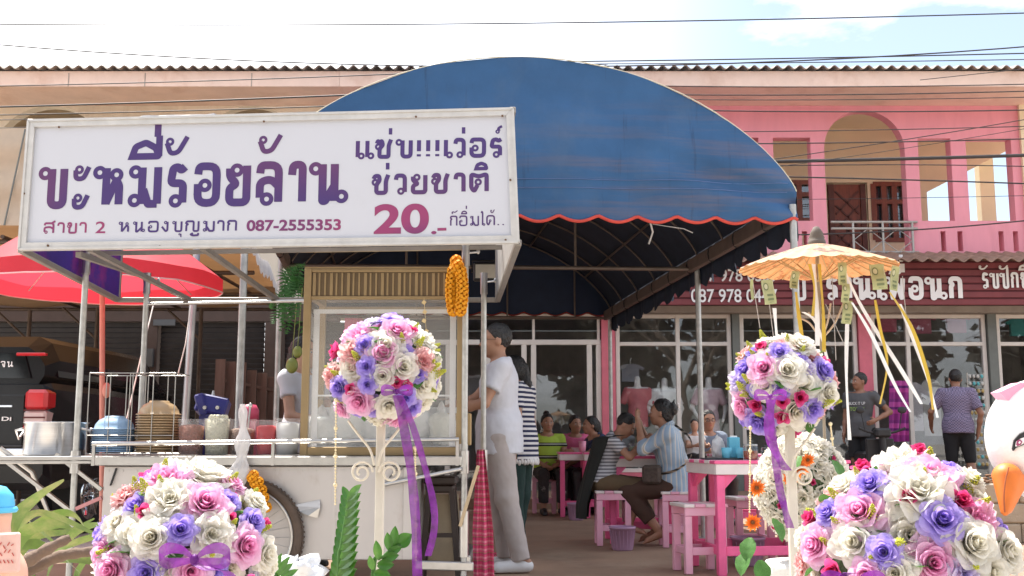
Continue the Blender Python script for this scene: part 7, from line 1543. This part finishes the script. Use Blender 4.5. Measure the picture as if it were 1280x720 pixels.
# ------------------------------------------------------------------ shop window displays
m_mann = M('white mannequin', (.82, .80, .78), .4)
def mannequin(lab, px, Y, top, cm, sm, arms=True, skirt=None):
    zt = PZ(top, Y); x = PX(px, Y, 500); o = Vector((x, Y, zt)); t = thing('mannequin', lab, 'mannequin', (x, Y, .149), 'mannequins in the shop window'); mb = MB()
    Tq = lambda a, b, c_: o + Vector((a, b, c_))
    prims = [cap(Tq(0, 0, -.02), Tq(0, 0, -.14), .045, .05), cap(Tq(-.14, 0, -.20), Tq(.14, 0, -.20), .055), elp(Tq(0, 0, -.33), (.155, .1, .17)), cap(Tq(0, 0, -.4), Tq(0, 0, -.55), .115, .11), elp(Tq(0, 0, -.66), (.16, .11, .14))]
    if arms: prims += [cap(Tq(.18, 0, -.21), Tq(.26, .02, -.45), .045, .035), cap(Tq(.26, .02, -.45), Tq(.20, -.06, -.66), .033, .022), cap(Tq(-.18, 0, -.21), Tq(-.26, .02, -.45), .045, .035), cap(Tq(-.26, .02, -.45), Tq(-.17, -.08, -.62), .033, .022)]
    sdf_obj('torso', prims, m_mann, t, .013, .03, world=True)
    sp_ = [cap(Tq(-.14, 0, -.20), Tq(.14, 0, -.20), .068), elp(Tq(0, 0, -.33), (.168, .113, .18)), cap(Tq(0, 0, -.4), Tq(0, 0, -.60), .128, .135), cap(Tq(.16, 0, -.21), Tq(.24, .015, -.40), .062, .058, .03, True), cap(Tq(-.16, 0, -.21), Tq(-.24, .015, -.40), .062, .058, .03, True)]
    if skirt: sp_.append(cap(Tq(0, 0, -.6), Tq(0, 0, -1.15), .14, .2, .05, True))
    else: sp_.append(cap(Tq(0, 0, -.55), Tq(0, 0, -.76), .15, .16, .05, True))
    sdf_obj('garment', sp_, cm, t, .013, .03, [(Tq(0, 0, -.15), (0, -.4, 1))], world=True)
    mb.cyl((x, Y, .16), (x, Y, zt - .6), .016); mb.cyl((x, Y, .149), (x, Y, .165), .14, n=20); mb.build('stand', m_chr, t)
DY = 16.72
mannequin('white mannequin in a white long sleeved blouse behind the shop glass', 831, DY, 474, M('white blouse', (.86, .85, .84), .85), None); mannequin('mannequin in a pale pink lace dress behind the shop glass', 886, DY, 473, M('pale pink lace', (.72, .52, .57), .85, var=.15, scale=60), None, True, True)
mannequin('mannequin in a coral pink tee and white skirt at the left of the shop window', 797, DY, 472, M('coral pink tee', (.68, .20, .22), .85), None, False)
def hung(lab, px, py, Y, w_, h_, m, cat='clothes'):
    c = P(px, py, Y); k = Y / F; mb = MB(); W, H = w_ * k / 2, h_ * k
    prof = [(-.25, 0), (.25, 0), (.5, -.04), (1.0, -.22), (.85, -.36), (.6, -.28), (.6, -1), (-.6, -1), (-.6, -.28), (-.85, -.36), (-1.0, -.22), (-.5, -.04)]
    mb.slab([c + Vector((a * W, 0, b * H)) for a, b in prof], (0, .07, 0)); mb.tube([c + Vector((0, .03, 0)), c + Vector((0, .03, .06)), c + Vector((.02, .03, .1))], .005, 5, 1); tag(mb.build('hanging_garment', [m, m_chr]), lab, cat, 'garments hung in the shop windows')
m_pl2 = M('raspberry blouse', (.62, .15, .25), .85, var=.15, scale=30); m_lav = M('white lace blouse', (.6, .56, .58), .85)
hung('striped blouse hung at the upper left of the shop window', 788, 455, 17.2, 36, 22, M('grey white stripe', (.4, .4, .45), .85)); hung('pink blouse hung high behind the transom right of the parasol', 1108, 391, 17.3, 40, 24, m_pl2); hung('second pink blouse hung high behind the transom', 1150, 391, 17.3, 44, 26, M('rose blouse', (.60, .2, .3), .85)); hung('third pink blouse hung high by the grey column', 1195, 391, 17.3, 40, 25, M('dusty pink blouse', (.55, .22, .3), .85)); hung('teal blouse hung high right of the grey column', 1272, 398, 17.3, 30, 22, M('teal blouse', (.05, .3, .3), .85))
hung('white lace blouse hung in the doorway display left of the checked shirt man', 1140, 478, 17.0, 40, 60, m_lav); hung('white cardigan hung beside the purple striped dress', 1163, 474, 17.1, 36, 70, M('cream cardigan', (.55, .53, .5), .9))
mb = MB(); mb.grid(lambda u, v: P(lerp(1112, 1136, u), lerp(476, 552, v), 16.0) + Vector((.0, .03 * math.sin(u * 20 + v * 3), 0)), 24, 20); mb.grid(lambda u, v: P(lerp(1112, 1136, u), lerp(476, 552, v), 16.06), 4, 4)
tag(mb.build('purple_dress', Mbands('purple and magenta bands', [(0, (.30, .03, .22)), (.3, (.48, .06, .30)), (.5, (.14, .02, .16)), (.62, (.50, .08, .34)), (.85, (.22, .03, .2))], 3.2, 'z', .85)), 'purple and magenta banded dress hanging at the shop door', 'dress')
gr_ = thing('glasses_rack', 'tall display rack of small hanging trinkets beside the checked shirt man', 'display rack', (PX(1222, 16.1, 520), 16.1, .15)); mb = MB(); xx = PX(1222, 16.1, 520)
for s in (-.12, .12): mb.cyl((xx + s, 16.1, .15), (xx + s, 16.1, PZ(466, 16.1)), .01, n=6)
mb.bx(xx - .16, xx + .16, 16.0, 16.2, .15, .18); mb.build('frame', M('cream rack', (.5, .46, .4), .6), gr_); rg = random.Random(2)
for r in range(13):
    z = lerp(PZ(466, 16.1), PZ(585, 16.1), (r + .5) / 13); mb = MB(); mb.cyl((xx - .12, 16.1, z + .03), (xx + .12, 16.1, z + .03), .004, n=5)
    for s in (-.09, -.03, .03, .09): mb.ell((xx + s, 16.08, z), (.025, .015, .03), rg.choice((0, 0, 1, 2)), 7, 5)
    mb.build('trinket_row', [M('pearl plastic', (.5, .48, .44), .4), M('aqua plastic', (.1, .4, .42), .3), M('amber plastic', (.4, .28, .1), .3)], gr_)
# scooter handlebar glimpsed behind the man in grey
sc_ = thing('scooter', 'black scooter parked at the shop step with only its handlebars showing', 'scooter', (PX(1110, 14.0, 560), 14.0, .006)); xs = PX(1103, 14.0, 545); zh = PZ(541, 14.0)
mb = MB(); mb.tube(fill3([(xs - .3, 14, zh + .06), (xs - .12, 14.02, zh), (xs + .12, 14.02, zh), (xs + .3, 14, zh + .06)], 12), .016, 7); mb.box((xs, 14.0, zh + .0), (.2, .14, .12), 0, None, .03)
for s in (-1, 1): mb.cyl((xs + s * .22, 14, zh + .03), (xs + s * .26, 14.0, zh + .26), .007, n=6); mb.ell((xs + s * .27, 14, zh + .29), (.06, .015, .045), 0, 10, 8)
mb.build('handlebar', m_blk, sc_); mb = MB(); mb.cyl((xs, 14, .3), (xs, 14, zh), .045); mb.box((xs, 14.12, .62), (.36, .06, .6), 0, None, .03); mb.box((xs, 14.75, .68), (.3, .8, .14), 0, None, .05); mb.box((xs, 14.55, .32), (.3, 1.0, .12), 0, None, .04); mb.box((xs, 14.95, .52), (.26, .6, .3), 0, None, .06); mb.build('body', m_blk, sc_)
for yy in (13.92, 15.1): mb = MB(); mb.tube([(xs, yy + .2 * math.cos(a), .255 + .2 * math.sin(a)) for a in [2 * PI * k / 24 for k in range(24)]], .05, 8, closed=True); mb.cyl((xs - .03, yy, .255), (xs + .03, yy, .255), .15, n=20); mb.build('wheel', m_rub, sc_)
# stone planter behind the swan
st = thing('stone_planter', 'beige stone block planter standing behind the swan figure', 'planter', (PX(1300, 9.6, 640), 9.6, 0)); xa = PX(1216, 9.6, 640); m_sto = M('beige sandstone', (.42, .34, .25), .85, var=.12, scale=8, bump=.3, bscale=60)
mb = MB(); zt = PZ(604, 9.6)
for i in range(3):
    for j in range(4): mb.box((xa + .42 * (j + .5) + (.1 if i % 2 else 0), 9.75, zt * (i + .5) / 3), (.412, .3, zt / 3 - .008), 0, None, .012)
mb.bx(xa + .01, xa + 1.7, 9.63, 9.87, .0, zt - .02, 0); mb.build('blocks', m_sto, st)
mb = MB(); rg = random.Random(7)
for k in range(160): c = Vector((xa + rg.uniform(.05, 1.7), 9.75 + rg.uniform(-.12, .12), zt + rg.uniform(0, .06))); mb.ell(c, (.03, .03, .012), 0, 6, 4)
mb.build('dry_leaves', M('dry brown leaves', (.2, .1, .05), .9, var=.4, scale=30), st)

# ------------------------------------------------------------------ overhead cables
def cable(i, a, b, Y0, Y1, r, sag, lab, mid=None):
    p0, p1 = P(-120, a[0], Y0), P(1400, a[1], Y1); pts = []
    if b: p0, p1 = P(a[0], a[1], Y0), P(b[0], b[1], Y1)
    ext = 0.0
    for k in range(25): t = k / 24; p = p0.lerp(p1, t); p.z -= sag * 4 * t * (1 - t); pts.append(p)
    mb = MB(); mb.tube(pts, r * .72, 6); tag(mb.build('overhead_cable', m_cab), lab, 'cable', 'overhead cables across the street front')
m_cab = M('black cable sheath', (.04, .035, .035), .6)
CB = [((-150, 29), (1450, 11), .012, .10, 'highest of the two thin cables across the open sky'), ((-150, 42), (1450, 43), .013, .45, 'lower sagging cable of the two across the open sky'),
 ((700, 77), (1450, 62), .012, .02, 'upper thin cable rising right of the canopy top against the sky'), ((700, 80), (1450, 71), .009, .02, 'lower thin cable close to the roof edge right of the canopy'), ((1150, 100), (1450, 68), .007, .0, 'short thin cable rising steeply over the roof at the far right'),
 ((-150, 110), (760, 80), .010, .05, 'cable along the salmon fascia of the beige house'), ((-150, 137), (700, 106), .016, .04, 'thick cable below the fascia of the beige house'), ((-150, 146), (700, 121), .011, .04, 'cable just above the left arch of the beige house'), ((-150, 152), (700, 128), .008, .04, 'thin cable touching the top of the white signboard'), ((-150, 164), (300, 152), .006, .0, 'thin pale cable at the left end of the signboard'),
 ((800, 107), (1450, 100), .010, .05, 'cable on the fascia of the pink house'), ((800, 118), (1450, 108), .011, .05, 'cable at the top of the deep pink wall'), ((800, 124), (1450, 117), .008, .04, 'thin cable on the upper pink wall'), ((820, 137), (1450, 133), .012, .05, 'cable crossing the top of the balcony arch'), ((860, 165), (1450, 152), .009, .03, 'thin cable crossing the arch below its top'), ((860, 180), (1450, 168), .012, .03, 'cable level with the heads of the balcony openings'), ((900, 208), (1450, 118), .009, .05, 'diagonal cable rising right across the balcony arch'), ((900, 218), (1450, 130), .006, .05, 'thin diagonal cable under the rising one'),
 ((900, 203), (1450, 188), .034, .02, 'thickest black cable bundle across the balcony'), ((900, 209), (1450, 214), .010, -.06, 'thin cable just under the thick bundle'), ((880, 219), (1450, 236), .015, -.02, 'cable crossing the carved balcony door head'), ((900, 250), (1450, 240), .006, .02, 'thin cable crossing the middle of the balcony door'), ((960, 294), (1450, 254), .014, .10, 'lowest cable rising right past the balcony railing')]
for i, (a, b, r, sag, lab) in enumerate(CB): cable(i, a, b, 13.6 + .05 * i, 13.6 + .05 * i, r, sag, lab)

# ------------------------------------------------------------------ across the road: what the shop windows mirror
m_bark = M('grey brown bark', (.13, .10, .075), .9, var=.3, scale=10)
bt_ = thing('bare_tree', 'bare branching tree across the road mirrored in the shop windows', 'tree', (8, -16, 0)); mb = MB(); rg = random.Random(21)
def grow(p, d, L, r, n):
    pts = [p]; 
    for k in range(4): d = (d + Vector((rg.uniform(-.18, .18), rg.uniform(-.18, .18), rg.uniform(-.06, .14)))).normalized(); pts.append(pts[-1] + d * L / 4)
    mb.tube(pts, [lerp(r, r * .6, k / 4) for k in range(5)], 6 if r > .02 else 4)
    if n > 0:
        for k in range(3 if n > 1 else 2):
            ax = Vector((rg.uniform(-1, 1), rg.uniform(-1, 1), rg.uniform(-.2, .5))); grow(pts[-1 if k < 2 else 2], (d + ax * .75).normalized(), L * rg.uniform(.62, .82), r * .58, n - 1)
grow(Vector((8, -16, 0)), Vector((0, 0, 1)), 3.2, .22, 5); mb.build('branches', m_bark, bt_)
m_far = M('far leaves', (.05, .05, .04), .8, var=.4, scale=3)
for i, x in enumerate((-34, -26, -18, -10, -2, 6, 14, 22, 30, 38)):  # row of trees added out of view to darken what the shop glass reflects
    rg = random.Random(i); h = rg.uniform(11, 14); t = thing('added_tree', 'leafy tree added unseen across the road to darken the shop glass reflections', 'tree', (x, -30 + rg.uniform(-3, 3), 0), 'trees added across the road'); b = Vector(t.location); mb = MB(); mb.cyl(b, b + Vector((0, 0, h * .5)), .25, .15); mb.build('trunk', m_bark, t); mb = MB()
    for k in range(1500):
        d = Vector((rg.gauss(0, 1), rg.gauss(0, 1), rg.gauss(0, 1))).normalized() * rg.uniform(.5, 1) ; lobe = (k % 7); c = b + Vector((math.sin(lobe * 2.1) * 1.6, math.cos(lobe * 1.3) * 1.4, h * .5 + math.sin(lobe * 1.7) * h * .2)) + Vector((d.x * 2.9, d.y * 2.4, d.z * h * .36)); a = Vector((rg.uniform(-1, 1), rg.uniform(-1, 1), rg.uniform(-1, 1))) * .5; e = Vector((rg.uniform(-1, 1), rg.uniform(-1, 1), rg.uniform(-1, 1))) * .5
        mb.add([c - a, c + e, c + a, c - e], [(0, 1, 2, 3)])
    mb.build('crown', m_far, t)
